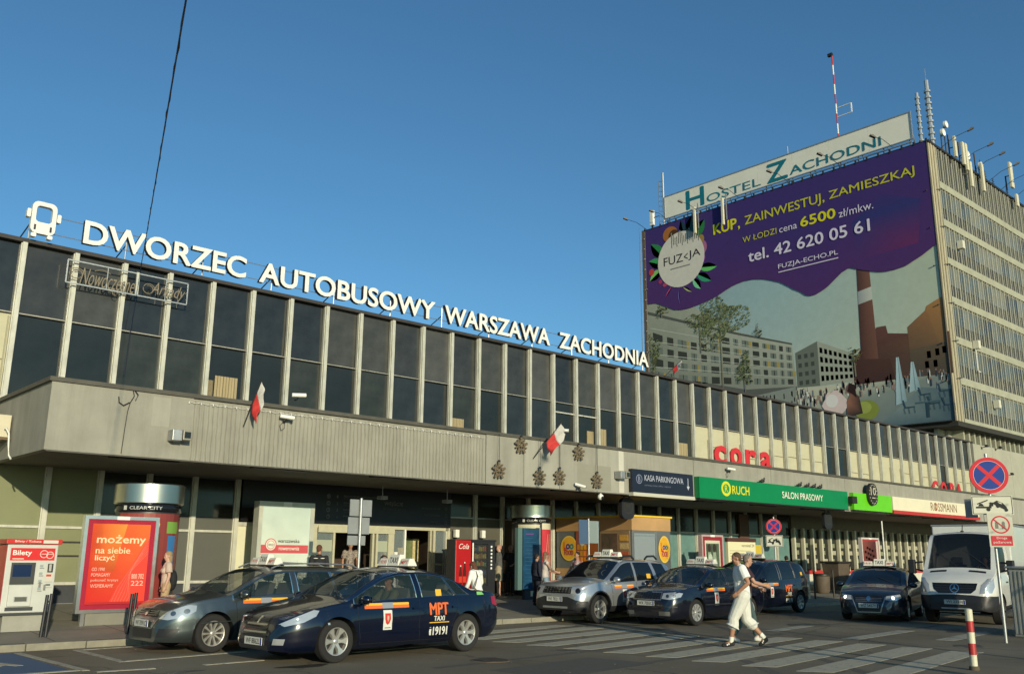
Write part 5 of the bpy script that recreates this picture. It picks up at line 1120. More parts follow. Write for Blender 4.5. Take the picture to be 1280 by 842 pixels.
for z in (.85,1.10,1.35,1.58,1.80):
    MB().box(18.87,19.44,22.50,22.548,z-.03,z-.01).build('shelf', mat('shelf_dark',(.05,.05,.045),.5), t)
    for i in range(7): MB().box(18.89+i*.078,18.945+i*.078,22.50,22.54,z,z+rnd.uniform(.10,.16)).build('snack', mat('snack%d' % rnd.randint(0,5), rnd.choice(((.35,.05,.03),(.3,.25,.05),(.08,.2,.08),(.25,.12,.04),(.3,.28,.2),(.05,.07,.15))), .5), t)
MB().box(18.865,19.445,22.462,22.468,.76,2.01).build('glass_pane', mat('vending_glass',(.05,.06,.06),.03,alpha=.25), t); MB().box(18.80,18.85,22.44,22.449,1.2,2.05).build('light_strip', paintwhite, t)
for i in range(7): MB().box(19.56,19.62,22.44,22.449,1.25+i*.11,1.31+i*.11).build('button', paintwhite, t)
# ---- snack kiosk
KX0, KX1, KY0, KY1, KZ = 24.42, 26.50, 20.75, 24.35, 3.04
t = thing('snack_kiosk', 'orange and grey snack kiosk with yellow rim and round colourful logos', 'kiosk', (25.4,22.4,zs(22)))
korg, kgrey, kyel = mat('kiosk_tan',(.44,.26,.11),.5,var=.15,scale=1.2), mat('kiosk_grey',(.12,.13,.13),.5,var=.08), mat('kiosk_yellow',(.70,.46,.03),.5)
MB().box(KX0,KX1,KY0,KY1,.25,KZ-.04).build('body', kgrey, t); MB().box(KX0-.06,KX1+.06,KY0-.06,KY1+.0,KZ-.04,KZ+.02).build('yellow_rim', kyel, t)
MB().box(KX0-.02,KX0,KY0,KY1,2.55,KZ-.045).build('upper_panel', korg, t); MB().box(KX0-.02,KX1,KY0-.02,KY0-.0,2.55,KZ-.045).build('upper_panel', korg, t)
MB().box(KX0-.03,KX0-.0,KY0+.08,KY0+1.42,.95,2.54).build('hatch_panel', mat('kiosk_wood',(.25,.17,.09),.35,var=.2,scale=2), t); MB().box(KX0-.02,KX0,KY0,KY1,.9,1.25).build('tan_panel', korg, t); MB().box(KX0,KX1,KY0-.02,KY0,.75,1.2).build('tan_panel', korg, t)
MB().box(KX0+.08,KX0+1.2,KY0-.03,KY0,1.22,2.45).build('grey_shutter', mat('kiosk_shutter',(.22,.25,.26),.5), t); MB().box(KX0+1.22,KX0+1.26,KY0-.035,KY0,.4,2.5).build('trim', alu2, t); MB().box(KX0+.1,KX0+1.2,KY0-.035,KY0-.03,2.36,2.40).build('trim', alu2, t)
MB().box(KX0-.03,KX0,KY0+1.5,KY0+2.6,1.1,2.54).build('picture_panel', mat('kiosk_red',(.28,.07,.03),.5), t)
a = Art(.002); rnd = random.Random(9)
for r_ in range(4):
    for i in range(6): a.rect(.03+i*.16+.02*(r_%2),.12+r_*.22,.16+i*.16+.02*(r_%2),.30+r_*.22,S(rnd.randint(190,235),rnd.randint(120,160),rnd.randint(30,60)),False)
a.L += 1
a.rect(.55,.62,.98,1.3,S(150,84,40)) ; a.circ(.3,1.1,.14,.2,S(206,196,170))
a.build('picture', t, plane_mx((KX0-.033,KY0+2.58,1.12),(0,-1,0)))
def logo(a, cx, cy, rx, ry):
    a.circ(cx,cy,rx,ry,S(226,196,90)); a.circ(cx,cy,rx*.9,ry*.9,S(226,168,46)); a.text('L', cx-rx*.62,cx-rx*.36,cy-.02,cy+ry*.5,S(200,50,30),.04); a.ring(cx-rx*.1,cy+.06,rx*.10,rx*.24,S(56,60,140),16); a.ring(cx+rx*.36,cy+.06,rx*.10,rx*.24,S(50,130,120),16); a.text('FOOD', cx-rx*.5,cx+rx*.55,cy-ry*.55,cy-ry*.15,S(170,50,90),.03); a.rect(cx-rx*.6,cy-.07,cx-rx*.2,cy-.03,S(200,50,30))
a = Art(.002); logo(a,0,0,.42,.44); a.build('logo', t, plane_mx((KX0-.025,KY1-.65,1.95),(0,-1,0))); a = Art(.002); logo(a,0,0,.32,.46); a.build('logo', t, plane_mx((KX0+1.70,KY0-.024,1.93),(1,0,0)))

for k_, (z0, c_) in enumerate(((2.30,(.55,.30,.05)),(2.02,(.50,.36,.16)),(1.74,(.45,.10,.04)),(1.46,(.52,.30,.06)))): MB().box(KX0-.045,KX0-.031,KY0+.14,KY0+.52,z0-.10,z0+.10).build('menu_card', mat('menu_card%d' % k_, c_, .5, var=.4, scale=22), t)
MB().box(KX0-.036,KX0-.031,KY0+.62,KY0+1.36,1.20,2.45).build('serving_window', mat('kiosk_window',(.10,.075,.05),.08,var=.4,scale=3), t)
MB().box(KX0-.30,KX0-.031,KY0+.60,KY0+1.38,1.14,1.18).build('counter', alu2, t)
# ---- posts and traffic signs
def pole_(t, x, y, z0, z1, r=.03, m=galv): MB().cyl((x,y), r, z0, z1, 12).build('pole', m, t, 50)
def facing(x, y, z, yaw_deg):      # plane whose normal points at yaw (deg from +X); u runs to the viewer's right
    n = Vector((cos(radians(yaw_deg)), sin(radians(yaw_deg)), 0)); u = Vector((0,0,1)).cross(n); return plane_mx((x,y,z), u)
tow_white = mat('sign_white',(.62,.61,.52),.45,var=.05); signback = mat('sign_back_grey',(.30,.31,.30),.5,.4,var=.1)
def nostop(a, r):
    a.circ(0,0,r,r,S(206,40,52),40); a.circ(0,0,r*.80,r*.80,S(24,58,140),40)
    k = r*.56
    for s_ in (1,-1): a.line([(-k,-k*s_),(k,k*s_)], r*.20, S(206,40,52))
    a.ring(0,0,r*.80,r*1.0,S(206,40,52),40); a.ring(0,0,r*.79,r*.81,S(214,200,196),40)
def towart(a, w, h):
    c = (.012,.012,.012); a.rect(-w/2,-h/2,w/2,h/2,S(206,204,184)); a.line([(-w/2+.02,-h/2+.02),(w/2-.02,-h/2+.02),(w/2-.02,h/2-.02),(-w/2+.02,h/2-.02),(-w/2+.02,-h/2+.02)],.014,c)
    a.line([(-w*.40,-h*.12),(-w*.02,-h*.12)],h*.09,c); a.line([(-w*.36,h*.06),(-w*.10,h*.26)],h*.06,c); a.poly([(-w*.34,-h*.06),(-w*.30,h*.08),(-w*.24,h*.08),(-w*.20,-h*.06)],c); a.circ(-w*.10,-h*.22,h*.10,h*.10,c,16)
    a.poly([(-w*.08,-h*.08),(-w*.04,h*.16),(w*.04,h*.10),(w*.02,-h*.06)],c); a.poly([(w*.02,h*.12),(w*.12,h*.24),(w*.26,h*.10),(w*.34,-h*.10),(w*.36,-h*.28),(w*.28,-h*.22),(w*.08,h*.0)],c); a.circ(w*.14,-h*.05,h*.09,h*.09,c,14); a.circ(w*.33,-h*.26,h*.08,h*.08,c,14); a.poly([(w*.13,h*.17),(w*.17,h*.09),(w*.24,h*.04),(w*.22,h*.12)],S(206,204,184))
    a.line([(-w*.06,h*.10),(w*.02,h*.12)],h*.05,c)
YAWS = 212
t = thing('no_stopping_sign', 'large round blue and red no stopping sign with tow away plate, nearest the camera', 'traffic sign', (20.97,7.8,0), group='no stopping signs with tow away plates')
pole_(t,20.97,7.8,0,3.9,.032)
F = facing(20.90,7.75,3.43,YAWS); MB().prism([(.385*cos(i*pi/24),.385*sin(i*pi/24)) for i in range(48)],-.02,0,0,F).build('round_plate', signback, t); a = Art(.0015); nostop(a,.38); a.build('sign_face', t, F)
F = facing(20.90,7.75,2.80,YAWS); MB().prism([(-.40,-.20),(.40,-.20),(.40,.20),(-.40,.20)],-.02,0,0,F).build('tow_plate', signback, t); a = Art(.0015); towart(a,.80,.40); a.build('tow_face', t, F)
F = facing(20.86,7.70,2.28,YAWS); MB().prism([(-.24,-.35),(.24,-.35),(.24,.35),(-.24,.35)],-.02,0,0,F @ Matrix.Translation((.08,0,0))).build('ban_plate', signback, t)
a = Art(.0015); a.rect(-.16,-.35,.32,.35,S(196,194,176)); a.ring(.08,.11,.155,.185,S(196,50,56),36); 
for i in range(2): a.circ(.01+.13*i,.13,.03,.05,S(120,118,108),10); a.rect(-.02+.13*i,.03,.04+.13*i,.1,S(120,118,108))
a.line([(-.04,.22),(.20,.0)],.022,S(196,50,56)); a.rect(-.12,-.32,.28,-.12,S(196,50,62)); a.text('Droga', -.02,.18,-.20,-.14,S(230,200,190),.02); a.text('pożarowa', -.09,.25,-.29,-.22,S(230,200,190),.02); a.build('ban_face', t, F)
b = MB()
for z in (3.2,3.62,2.7,2.9,2.1,2.45): b.box(20.93,21.01,7.76,7.84,z,z+.04)
b.build('clamp', darkmet, t)
MB().box(20.98,21.0,8.1,8.35,2.55,2.95).build('rear_plate', signback, t)
t = thing('no_stopping_sign', 'small far no stopping sign with tow away plate before the yellow door', 'traffic sign', (30.4,19.0,zs(19)), group='no stopping signs with tow away plates')
pole_(t,30.4,19,.1,3.15,.03); F = facing(30.33,18.96,2.80,YAWS); MB().prism([(.28*cos(i*pi/16),.28*sin(i*pi/16)) for i in range(32)],-.02,0,0,F).build('round_plate', signback, t); a = Art(.002); nostop(a,.275); a.build('sign_face', t, F)
F = facing(30.33,18.96,2.28,YAWS); MB().prism([(-.30,-.20),(.30,-.20),(.30,.20),(-.30,.20)],-.02,0,0,F).build('tow_plate', signback, t); a = Art(.002); towart(a,.60,.40); a.build('tow_face', t, F)
t = thing('sign_post', 'steel post with three grey sign backs standing before the entrance', 'traffic sign', (12.4,19,zs(19)), group='steel posts with sign backs')
pole_(t,12.4,19,.1,2.98,.035); MB().box(12.13,12.75,19.06,19.08,2.56,2.95).build('sign_plate', signback, t); MB().box(12.10,12.70,19.06,19.08,2.14,2.53).build('sign_plate', signback, t); MB().box(12.10,12.60,19.06,19.08,1.88,2.10).build('sign_plate', signback, t)
t = thing('sign_post', 'thin post with a blue and a grey sign edge beside the snack kiosk', 'traffic sign', (20.4,19,zs(19)), group='steel posts with sign backs')
pole_(t,20.4,19,.1,2.76,.028); MB().box(19.95,20.36,18.96,18.98,2.02,2.72).build('sign_plate', mat('sign_blue_back',(.06,.10,.17),.4), t); MB().box(20.40,20.85,19.03,19.05,2.05,2.70).build('sign_plate', mat('sign_back_teal',(.20,.24,.23),.5), t); MB().box(20.83,20.85,19.0,19.03,1.2,2.7).build('edge', alu2, t)
t = thing('white_pole', 'thin bare white pole rising behind the dark blue car with the lit lamps', 'pole', (40.9,20,zs(20))); pole_(t,40.9,20,.2,3.34,.03,paintwhite); MB().cyl((40.9,20),.05,.2,.3,10).build('foot', galv, t)
t = thing('striped_bollard', 'red and white striped round bollard at the lower right', 'bollard', (15.45,6.26,0))
for i in range(5): MB().cyl((15.45,6.26),.055,.06+i*.168,.06+(i+1)*.168-.001,20).build('band', [mat('bollard_white',(.60,.57,.42),.5,var=.1,scale=14),mat('bollard_red',(.42,.03,.03),.45,var=.1,scale=14)][i%2], t, 50)
b = MB(); b.ell((15.45,6.26,.90),(.054,.054,.018),18,6); b.build('cap', MATS['bollard_white'], t, 60); MB().cyl((15.45,6.26),.075,0,.058,18).build('foot', mat('foot_dirty',(.10,.08,.05),.9), t, 50)
for (x, y, lab) in ((5.48,18.68,'black slanted double bollard in front of the ticket machine'),(6.98,18.55,'black slanted double bollard in front of the red poster')):
    z0 = zs(y); t = thing('bollard', lab, 'bollard', (x,y,z0), group='black double bollards by the kerb')
    b = MB(); b.tube([(x-.035,y,z0-.02),(x+.0,y,z0+.74)],.032,12); b.build('post', blackplastic, t, 50); b = MB(); b.tube([(x+.045,y,z0-.02),(x+.075,y,z0+.76)],.032,12); b.build('post', blackplastic, t, 50); MB().box(x-.0,x+.07,y-.02,y+.02,z0+.6,z0+.64).build('bracket', blackplastic, t)
for (x, y, lab) in ((33.0,19.0,'thin dark bollard beside the beige block, left one'),(34.6,19.1,'thin dark bollard standing before the brown bins, right one')):
    z0 = zs(y); t = thing('bollard', lab, 'bollard', (x,y,z0), group='thin dark bollards further along'); b = MB(); b.tube([(x,y,z0-.02),(x,y,z0+1.05)],.035,12); b.build('post', darkmet, t, 50); b = MB(); b.ell((x,y,z0+1.05),(.04,.04,.02),10,5); b.build('cap', darkmet, t, 50)
t = thing('concrete_block', 'square beige concrete planter block behind the dark people carrier', 'planter', (32.5,19.3,zs(19.3)))
MB().box(32.2,32.85,19.1,19.7,.15,.80).build('block', mat('block_beige',(.42,.41,.28),.85,var=.1,scale=4), t, bevel=.02)
rnd = random.Random(4); b = MB()
for i in range(120): x = rnd.uniform(32.25,32.8); y = rnd.uniform(19.15,19.65); z = rnd.uniform(.8,.98); d = rnd.uniform(.03,.06); an = rnd.uniform(0,6); b.add([(x,y,z),(x+d*cos(an),y+d*sin(an),z+d*.6),(x+d*cos(an+1.3),y+d*sin(an+1.3),z+d)],[(0,1,2)])
b.build('plant', mat('plant_green',(.06,.09,.03),.7), t)
brown = mat('bin_brown',(.10,.075,.05),.7,var=.2,scale=5)
t = thing('litter_bin', 'low round brown litter bin on the far pavement', 'litter bin', (36.4,20.6,zs(20.6))); z0 = zs(20.6)
b = MB(); b.lathe([(.01,z0),(.24,z0),(.30,z0+.1),(.33,z0+.75),(.30,z0+.78),(.28,z0+.7),(.01,z0+.68)],20,0,Matrix.Translation((36.4,20.6,0))); b.build('drum', brown, t, 40); b = MB(); b.lathe([(.33,z0+.70),(.35,z0+.72),(.35,z0+.78),(.33,z0+.8)],20,0,Matrix.Translation((36.4,20.6,0))); b.build('rim', darkmet, t, 40)
t = thing('waste_container', 'tall dark tapered waste container behind the car with the lit lamps', 'litter bin', (38.0,20.8,zs(20.8))); z0 = zs(20.8)
b = MB(); b.add([(37.65,20.5,z0+.1),(38.4,20.5,z0+.1),(38.4,21.1,z0+.1),(37.65,21.1,z0+.1),(37.5,20.4,z0+1.2),(38.55,20.4,z0+1.2),(38.55,21.2,z0+1.2),(37.5,21.2,z0+1.2)],[(3,2,1,0),(4,5,6,7),(0,1,5,4),(1,2,6,5),(2,3,7,6),(3,0,4,7)]); b.build('body', brown, t, bevel=.02); MB().box(37.45,38.6,20.35,21.25,z0+1.203,z0+1.3).build('lid', darkmet, t, bevel=.02)
for dx in (.2,.85): b = MB(); b.tube([(37.6+dx-.05,20.45,z0+.1),(37.6+dx+.05,20.45,z0+.1)],.1,12); b.build('wheel', rubber, t)
# bicycle by the shop window
def bicycle(x, y, ang, label):
    z0 = zs(y); t = thing('bicycle', label, 'bicycle', (x,y,z0), ang, world=False)
    for wx in (-.52,.52):
        b = MB(); pts = [(wx+.33*cos(a_*pi/12), 0, .34+.33*sin(a_*pi/12)) for a_ in range(25)]; b.tube(pts,.018,6,0,False); o = b.build('wheel', rubber, t, 60)
        b = MB()
        for k in range(8): b.tube([(wx,0,.34),(wx+.32*cos(k*pi/4),0,.34+.32*sin(k*pi/4))],.003,4)
        b.tube([(wx,-.05,.34),(wx,.05,.34)],.02,8); o2 = b.build('spokes', alu2, o)
    b = MB()
    for p, q in (((-.52,.34),(-.08,.30)),((-.52,.34),(-.2,.80)),((-.08,.30),(-.2,.84)),((-.08,.30),(.36,.78)),((-.19,.78),(.36,.84)),((.33,.92),(.52,.34))): b.tube([(p[0],0,p[1]),(q[0],0,q[1])],.016,6)
    b.build('frame', mat('bike_white',(.5,.5,.45),.4), t, 60)
    b = MB(); b.tube([(.33,0,.92),(.31,0,1.0)],.014,6); b.tube([(.25,-.25,1.02),(.31,-.1,1.0),(.31,.1,1.0),(.25,.25,1.02)],.012,6); b.build('handlebar', darkmet, t, 60)
    b = MB(); b.ell((-.22,0,.90),(.13,.06,.03),10,6); b.build('saddle', blackplastic, t, 60)
    b = MB(); b.tube([(-.08,-.08,.30),(-.08,.08,.30)],.07,12); b.bar((-.08,.08,.3),(.02,.1,.18),.02); b.build('crank', darkmet, t)
bicycle(37.2, 22.4, .3, 'white bicycle leaning near the chemist windows behind the bins')
# grey corrugated cabinet at the right edge
t = thing('steel_cabinet', 'grey ribbed steel roadside cabinet at the right edge of the photo', 'cabinet', (22.6,7.8,0))
MB().box(22.85,24.6,7.45,8.3,.0,1.48).build('body', mat('cabinet_steel',(.30,.31,.28),.6,.2,var=.15,scale=4), t, bevel=.02)
for i in range(9): MB().box(22.825,22.849,7.50+i*.09,7.54+i*.09,.06,1.42).build('rib', MATS['cabinet_steel'], t)
for i in range(10): MB().box(22.9+i*.17,22.95+i*.17,7.425,7.449,.06,1.42).build('rib', MATS['cabinet_steel'], t)
MB().box(22.80,24.65,7.40,8.35,1.483,1.53).build('lid', galv, t, bevel=.01)
# street lamp and a thin young tree out of shot behind the camera's right: their long shadows cross the road
t = thing('street_lamp', 'tall grey street lamp standing outside the picture, casting a thin shadow', 'street lamp', (13.2,1.2,0))
b = MB(); b.tube([(13.2,1.2,0),(13.2,1.2,4),(13.2,1.2,8.2)],[.10,.08,.05],12); b.build('pole', galv, t, 50); b = MB(); b.tube([(13.2,1.2,8.2),(13.4,1.6,8.5),(13.9,2.6,8.6)],.035,8); b.build('arm', galv, t, 50); b = MB(); b.ell((14.0,2.8,8.58),(.15,.38,.08),12,6); b.build('lamp_head', galv, t, 60)
def young_tree(x, y, h, lab, seed, nl=260):
    rnd = random.Random(seed); t = thing('young_tree', lab, 'tree', (x,y,0), group='thin trees outside the picture')
    b = MB(); b.tube([(x,y,0),(x+.03,y,h*.4),(x-.02,y+.05,h*.75),(x,y,h)],[.07,.055,.035,.01],8); tips = []
    for i in range(16):
        z0 = h*(.35+.04*i); a_ = i*2.4; L_ = (1.5-.05*i)*rnd.uniform(.7,1.1); p1_ = Vector((x+L_*.5*cos(a_), y+L_*.5*sin(a_), z0+L_*.5)); p2_ = Vector((x+L_*cos(a_+.3), y+L_*sin(a_+.3), z0+L_*.9)); b.tube([(x,y,z0),p1_,p2_],[.028,.016,.006],5); tips += [p1_,p2_,(p1_+p2_)/2]
        q = p1_+Vector((.35*cos(a_+1.2),.35*sin(a_+1.2),.3)); b.tube([p1_,q],[.012,.004],4); tips.append(q)
    b.build('trunk', mat('bark',(.09,.07,.05),.9,var=.3), t, 60); b = MB()
    for i in range(nl):
        c = rnd.choice(tips)+Vector((rnd.gauss(0,.22),rnd.gauss(0,.22),rnd.gauss(0,.2))); s_ = rnd.uniform(.04,.08); a_ = rnd.uniform(0,6); e = rnd.uniform(-.6,.6)
        u_ = Vector((cos(a_),sin(a_),e)).normalized()*s_; v_ = Vector((-sin(a_),cos(a_),rnd.uniform(-.5,.5))).normalized()*s_*.6; b.add([c-u_,c+v_,c+u_,c-v_],[(0,1,2,3)])
    b.build('crown', mat('leaf_green',(.06,.09,.03),.6,var=.3,scale=5), t)
young_tree(15.9, .2, 6.0, 'thin young tree outside the picture on the right, casting a broken shadow', 11)
young_tree(20.6, 1.8, 6.5, 'thin leafy tree outside the picture farther right, casting a broken shadow', 12, 700)
# ================================================================== vehicles
def pchip(pts):
    xs = [p[0] for p in pts]; ys = [p[1] for p in pts]; n = len(xs)
    h = [xs[i+1]-xs[i] for i in range(n-1)]; d = [(ys[i+1]-ys[i])/h[i] for i in range(n-1)]; m_ = [d[0]]+[0]*(n-2)+[d[-1]]
    for i in range(1, n-1):
        if d[i-1]*d[i] > 0: w1 = 2*h[i]+h[i-1]; w2 = h[i]+2*h[i-1]; m_[i] = (w1+w2)/(w1/d[i-1]+w2/d[i])
    def f(x):
        if x <= xs[0]: return ys[0]
        if x >= xs[-1]: return ys[-1]
        i = 0
        while xs[i+1] < x: i += 1
        t = (x-xs[i])/h[i]; return ys[i]*(1+2*t)*(1-t)**2 + m_[i]*h[i]*t*(1-t)**2 + ys[i+1]*t*t*(3-2*t) + m_[i+1]*h[i]*t*t*(t-1)
    return f
def paint(name, c, metal=.55, rough=.32, dirt=.10):
    m = mat(name, c, rough, metal, var=dirt, scale=1.6, coat=.9, spec=.5); return m
LOW = [0,.08,.2,.34,.48,.62,.76,.88,.96,1.0]; UPR = [.05,.2,.5,.8,.93,1.0]; TOPN = 7
class Car:
    def __init__(s, sp):
        s.sp = sp; s.top = pchip(sp['top']); s.belt = pchip(sp['belt']); s.bot = pchip(sp['bottom']); s.w = pchip(sp['width']); s.sh = pchip(sp.get('shear', [(-9,0),(9,0)]))
        s.tum = sp.get('tumble', .36); s.xr = sp['top'][0][0]; s.xf = sp['top'][-1][0]
        xs = [s.xr]; x = s.xr; acc = 0; st_ = .002
        while x < s.xf-1e-6:
            x2 = min(x+st_, s.xf); acc += sqrt((x2-x)**2+(.9*(s.top(x2)-s.top(x)))**2+(1.6*(s.w(x2)-s.w(x)))**2); x = x2
            if acc >= .042: xs.append(x); acc = 0
        if s.xf-xs[-1] > .01: xs.append(s.xf)
        s.xs = xs; s.rings = [s.ring(x) for x in xs]
    def ring(s, x):
        zb, zs_, w = s.bot(x), s.belt(x), s.w(x); P = []
        for f in LOW:
            k = 1-s.sp.get('tuck',.10)*max(0,1-f/.28)**2-.05*max(0,(f-.60)/.40)**2+.012*sin(pi*min(1,max(0,(f-.5)/.3))) ; P.append((x, w*k, zb+(zs_-zb)*f))
        for g in UPR+[None]*TOPN:
            gg = 1. if g is None else g; x2 = x+s.sh(x)*gg; 
            if x2 > s.xf: x2 = s.xf
            zt = s.top(x2); zs2 = s.belt(x2); hg = max(zt-zs2, .004); cr = min(s.sp.get('crown',.085), .55*hg); ze = zt-cr; hu = ze-zs2; yb = s.w(x2)*.95 if x2 != x else w*.95; we = yb-s.tum*hu
            if g is not None: P.append((x2, yb+(we-yb)*g+.05*hu*sin(pi*g), zs2+hu*g))
            else: P.append((x2, we, ze, cr))
        out = P[:16]; x2, we, ze, cr = P[16][0], P[16][1], P[16][2], P[16][3]
        for k in range(1, TOPN+1): t = k/TOPN; out.append((x2, we*(1-t), ze+cr*(1-(1-t)**2.3)))
        return out
    def build(s, root, body_m, zones=None):
        sp = s.sp; nr = len(s.rings); H = 23; R = 2*H-1; V = []
        for rg in s.rings: V += [(x,y,z) for x,y,z in rg]+[(x,-y,z) for x,y,z in rg[:-1][::-1]]
        ax = sp['axles']; Ra = sp['arch']; wr = sp['wr']
        keep, glass_sets, arch = [], {}, []
        for i in range(nr-1):
            xm = (s.xs[i]+s.xs[i+1])/2
            for j in range(R-1):
                q = (i*R+j, (i+1)*R+j, (i+1)*R+j+1, i*R+j+1); a = min(j, R-2-j); side = 1 if j < H-1 else -1
                cx = sum(V[k][0] for k in q)/4; cy = sum(V[k][1] for k in q)/4; cz = sum(V[k][2] for k in q)/4
                if a <= 7 and abs(cy) > .5 and any((cx-A)**2+(cz-wr)**2 < Ra**2 for A in ax): arch.append(q); continue
                hu = s.top(cx)-s.belt(cx)
                key = None
                if 10 <= a <= 13 and hu > .10:
                    for wi, (xa, xb) in enumerate(sp['windows']):
                        if xa <= xm <= xb: key = ('side', wi, side)
                elif a >= 16:
                    if sp['cowl'][0] <= xm <= sp['cowl'][1]: key = ('wind', 0, 0)
                    elif sp['rearglass'][0] <= xm <= sp['rearglass'][1]: key = ('rear', 0, 0)
                if key: glass_sets.setdefault(key, []).append(q)
                else: keep.append((q, cx, cy, cz, a))
        used = {k for q in keep for k in q[0]}; aset = {k for q in arch for k in q}
        for k in used & aset:
            x, y, z = V[k]; A = min(ax, key=lambda c: abs(c-x)); d = Vector((x-A, z-wr)); 
            if d.length > 1e-4: d = d.normalized()*Ra; 
            V[k] = (A+d.x, y, max(wr+d.y, s.bot(x)) if d.y < 0 else wr+d.y)
        full = keep and [q[0] for q in keep]+[q for g in glass_sets.values() for q in g]
        caps = [q if len(set(q)) == 4 else q[:3] for i in (0,nr-1) for q in [(i*R+j, i*R+j+1, i*R+R-2-j, i*R+R-1-j) for j in range(H-1)]]
        s.bvh = BVHTree.FromPolygons([Vector(v) for v in V], full+arch+caps)
        b = MB(); b.v = list(V); 
        for q, cx, cy, cz, a in keep:
            b.f.append(q); b.m.append(zones(cx,cy,cz,a) if zones else 0)
        for i, rev in ((0, False), (nr-1, True)):
            for j in range(H-1):
                q = (i*R+j, i*R+j+1, i*R+R-2-j, i*R+R-1-j); q = q if j < H-2 else q[:3]
                b.f.append(q if rev else q[::-1]); b.m.append(zones(s.xs[i],0,(V[q[0]][2]+V[q[1]][2])/2,min(j,15)) if zones else 0)
        # arch lining
        ed = {}
        for q in [k[0] for k in keep]:
            for u, v in zip(q, q[1:]+q[:1]): ed[(u,v)] = 1
        mi_d = 1
        for q in arch:
            for u, v in zip(q, q[1:]+q[:1]):
                if (v,u) in ed:
                    U, W_ = V[u], V[v]; sg = -.34 if U[1] > 0 else .34
                    o = len(b.v); b.v += [U, W_, (W_[0],W_[1]+sg,W_[2]), (U[0],U[1]+sg,U[2])]; b.f.append((o,o+1,o+2,o+3)); b.m.append(mi_d)
        # underbody
        for i in range(nr-1):
            x0, x1 = s.xs[i], s.xs[i+1]; f = lambda x: s.w(x)*(.9) if all(abs(x-A) > Ra for A in ax) else s.w(x)-.36
            o = len(b.v); z0, z1 = s.bot(x0)+.015, s.bot(x1)+.015; b.v += [(x0,-f(x0),z0),(x1,-f(x1),z1),(x1,f(x1),z1),(x0,f(x0),z0)]; b.f.append((o,o+3,o+2,o+1)); b.m.append(mi_d)
        rem = {k: j for j, k in enumerate(sorted({k for f in b.f for k in f}))}
        b.v = [b.v[k] for k in sorted(rem)]; b.f = [tuple(rem[k] for k in f) for f in b.f]
        body = b.build('body', [body_m, blackplastic, sp.get('m2', blackplastic)], root, 38); body.location = (0,0,0)
        for key, qs in glass_sets.items():
            ids = sorted({k for q in qs for k in q}); mp = {k: j for j, k in enumerate(ids)}; g = MB(); g.v = [V[k] for k in ids]; g.f = [tuple(mp[k] for k in q) for q in qs]; g.m = [0]*len(g.f)
            o = g.build({'side':'side_window','wind':'windscreen','rear':'rear_window'}[key[0]], sp.get('glass', cargl_dark), root, 60); o.location = (0,0,0)
            cnt = {}
            for q in qs:
                for u, v in zip(q, q[1:]+q[:1]): cnt[(u,v)] = 1
            t = MB(); r_ = .008
            for (u, v) in cnt:
                if (v,u) not in cnt: t.tube([V[u], V[v]], r_, 4, 0, False)
            tt = t.build('window_trim', sp.get('trim', blackplastic) if key[0] == 'side' else blackplastic, o); tt.location = (0,0,0)
        return body
    def proj(s, p, d):
        d = Vector(d).normalized(); h = s.bvh.ray_cast(Vector(p)-d*6, d, 12)
        return h
    def patch(s, pts, mode, m, name, root, eps=.006, rings=4, dirv=None):
        """pts: outline in the view plane of 'mode'; laid on the body as a thin part"""
        n = len(pts); cx = sum(p[0] for p in pts)/n; cy = sum(p[1] for p in pts)/n
        rs = []; 
        dense = []
        for (ax_, ay), (bx, by) in zip(pts, pts[1:]+pts[:1]):
            k = max(1, int(sqrt((bx-ax_)**2+(by-ay)**2)/.06))
            for q in range(k): dense.append((ax_+(bx-ax_)*q/k, ay+(by-ay)*q/k))
        n = len(dense); V = []
        for r in range(rings, 0, -1): V += [(cx+(x-cx)*r/rings, cy+(y-cy)*r/rings) for x, y in dense]
        V.append((cx, cy)); F = []
        for r in range(rings-1):
            for k in range(n): k2 = (k+1)%n; F.append((r*n+k, r*n+k2, (r+1)*n+k2, (r+1)*n+k))
        for k in range(n): F.append(((rings-1)*n+k, (rings-1)*n+(k+1)%n, rings*n))
        return s.lay(V, F, mode, m, name, root, eps, dirv)
    def lay(s, V, F, mode, m, name, root, eps, dirv=None):
        out = []; bad = set()
        for i, (u, v) in enumerate(V):
            if mode == 'left': p, d = (u, 0, v), (0,-1,0)
            elif mode == 'right': p, d = (u, 0, v), (0,1,0)
            elif mode == 'front': p, d = (0, u, v), (-1,0,0)
            elif mode == 'rear': p, d = (0, u, v), (1,0,0)
            elif mode == 'top': p, d = (u, v, 1), (0,0,-1)
            else:      # ('dir', vector): u along the horizontal normal of the vector
                d = Vector(dirv).normalized(); un = Vector((-d.y, d.x, 0)).normalized(); p = un*u+Vector((0,0,v)); d = tuple(d)
            h = s.proj(p, d)
            if h[0] is None: bad.add(i); out.append(Vector((0,0,0))); continue
            nn = h[1] if h[1].dot(Vector(d)) < 0 else -h[1]; out.append(h[0]+nn*eps)
        F = [f for f in F if not any(k in bad for k in f)]
        if not F: return None
        b = MB(); b.v = [tuple(v) for v in out]; b.f = F; b.m = [0]*len(F)
        o = b.build(name, m, root, 50); o.location = (0,0,0); return o
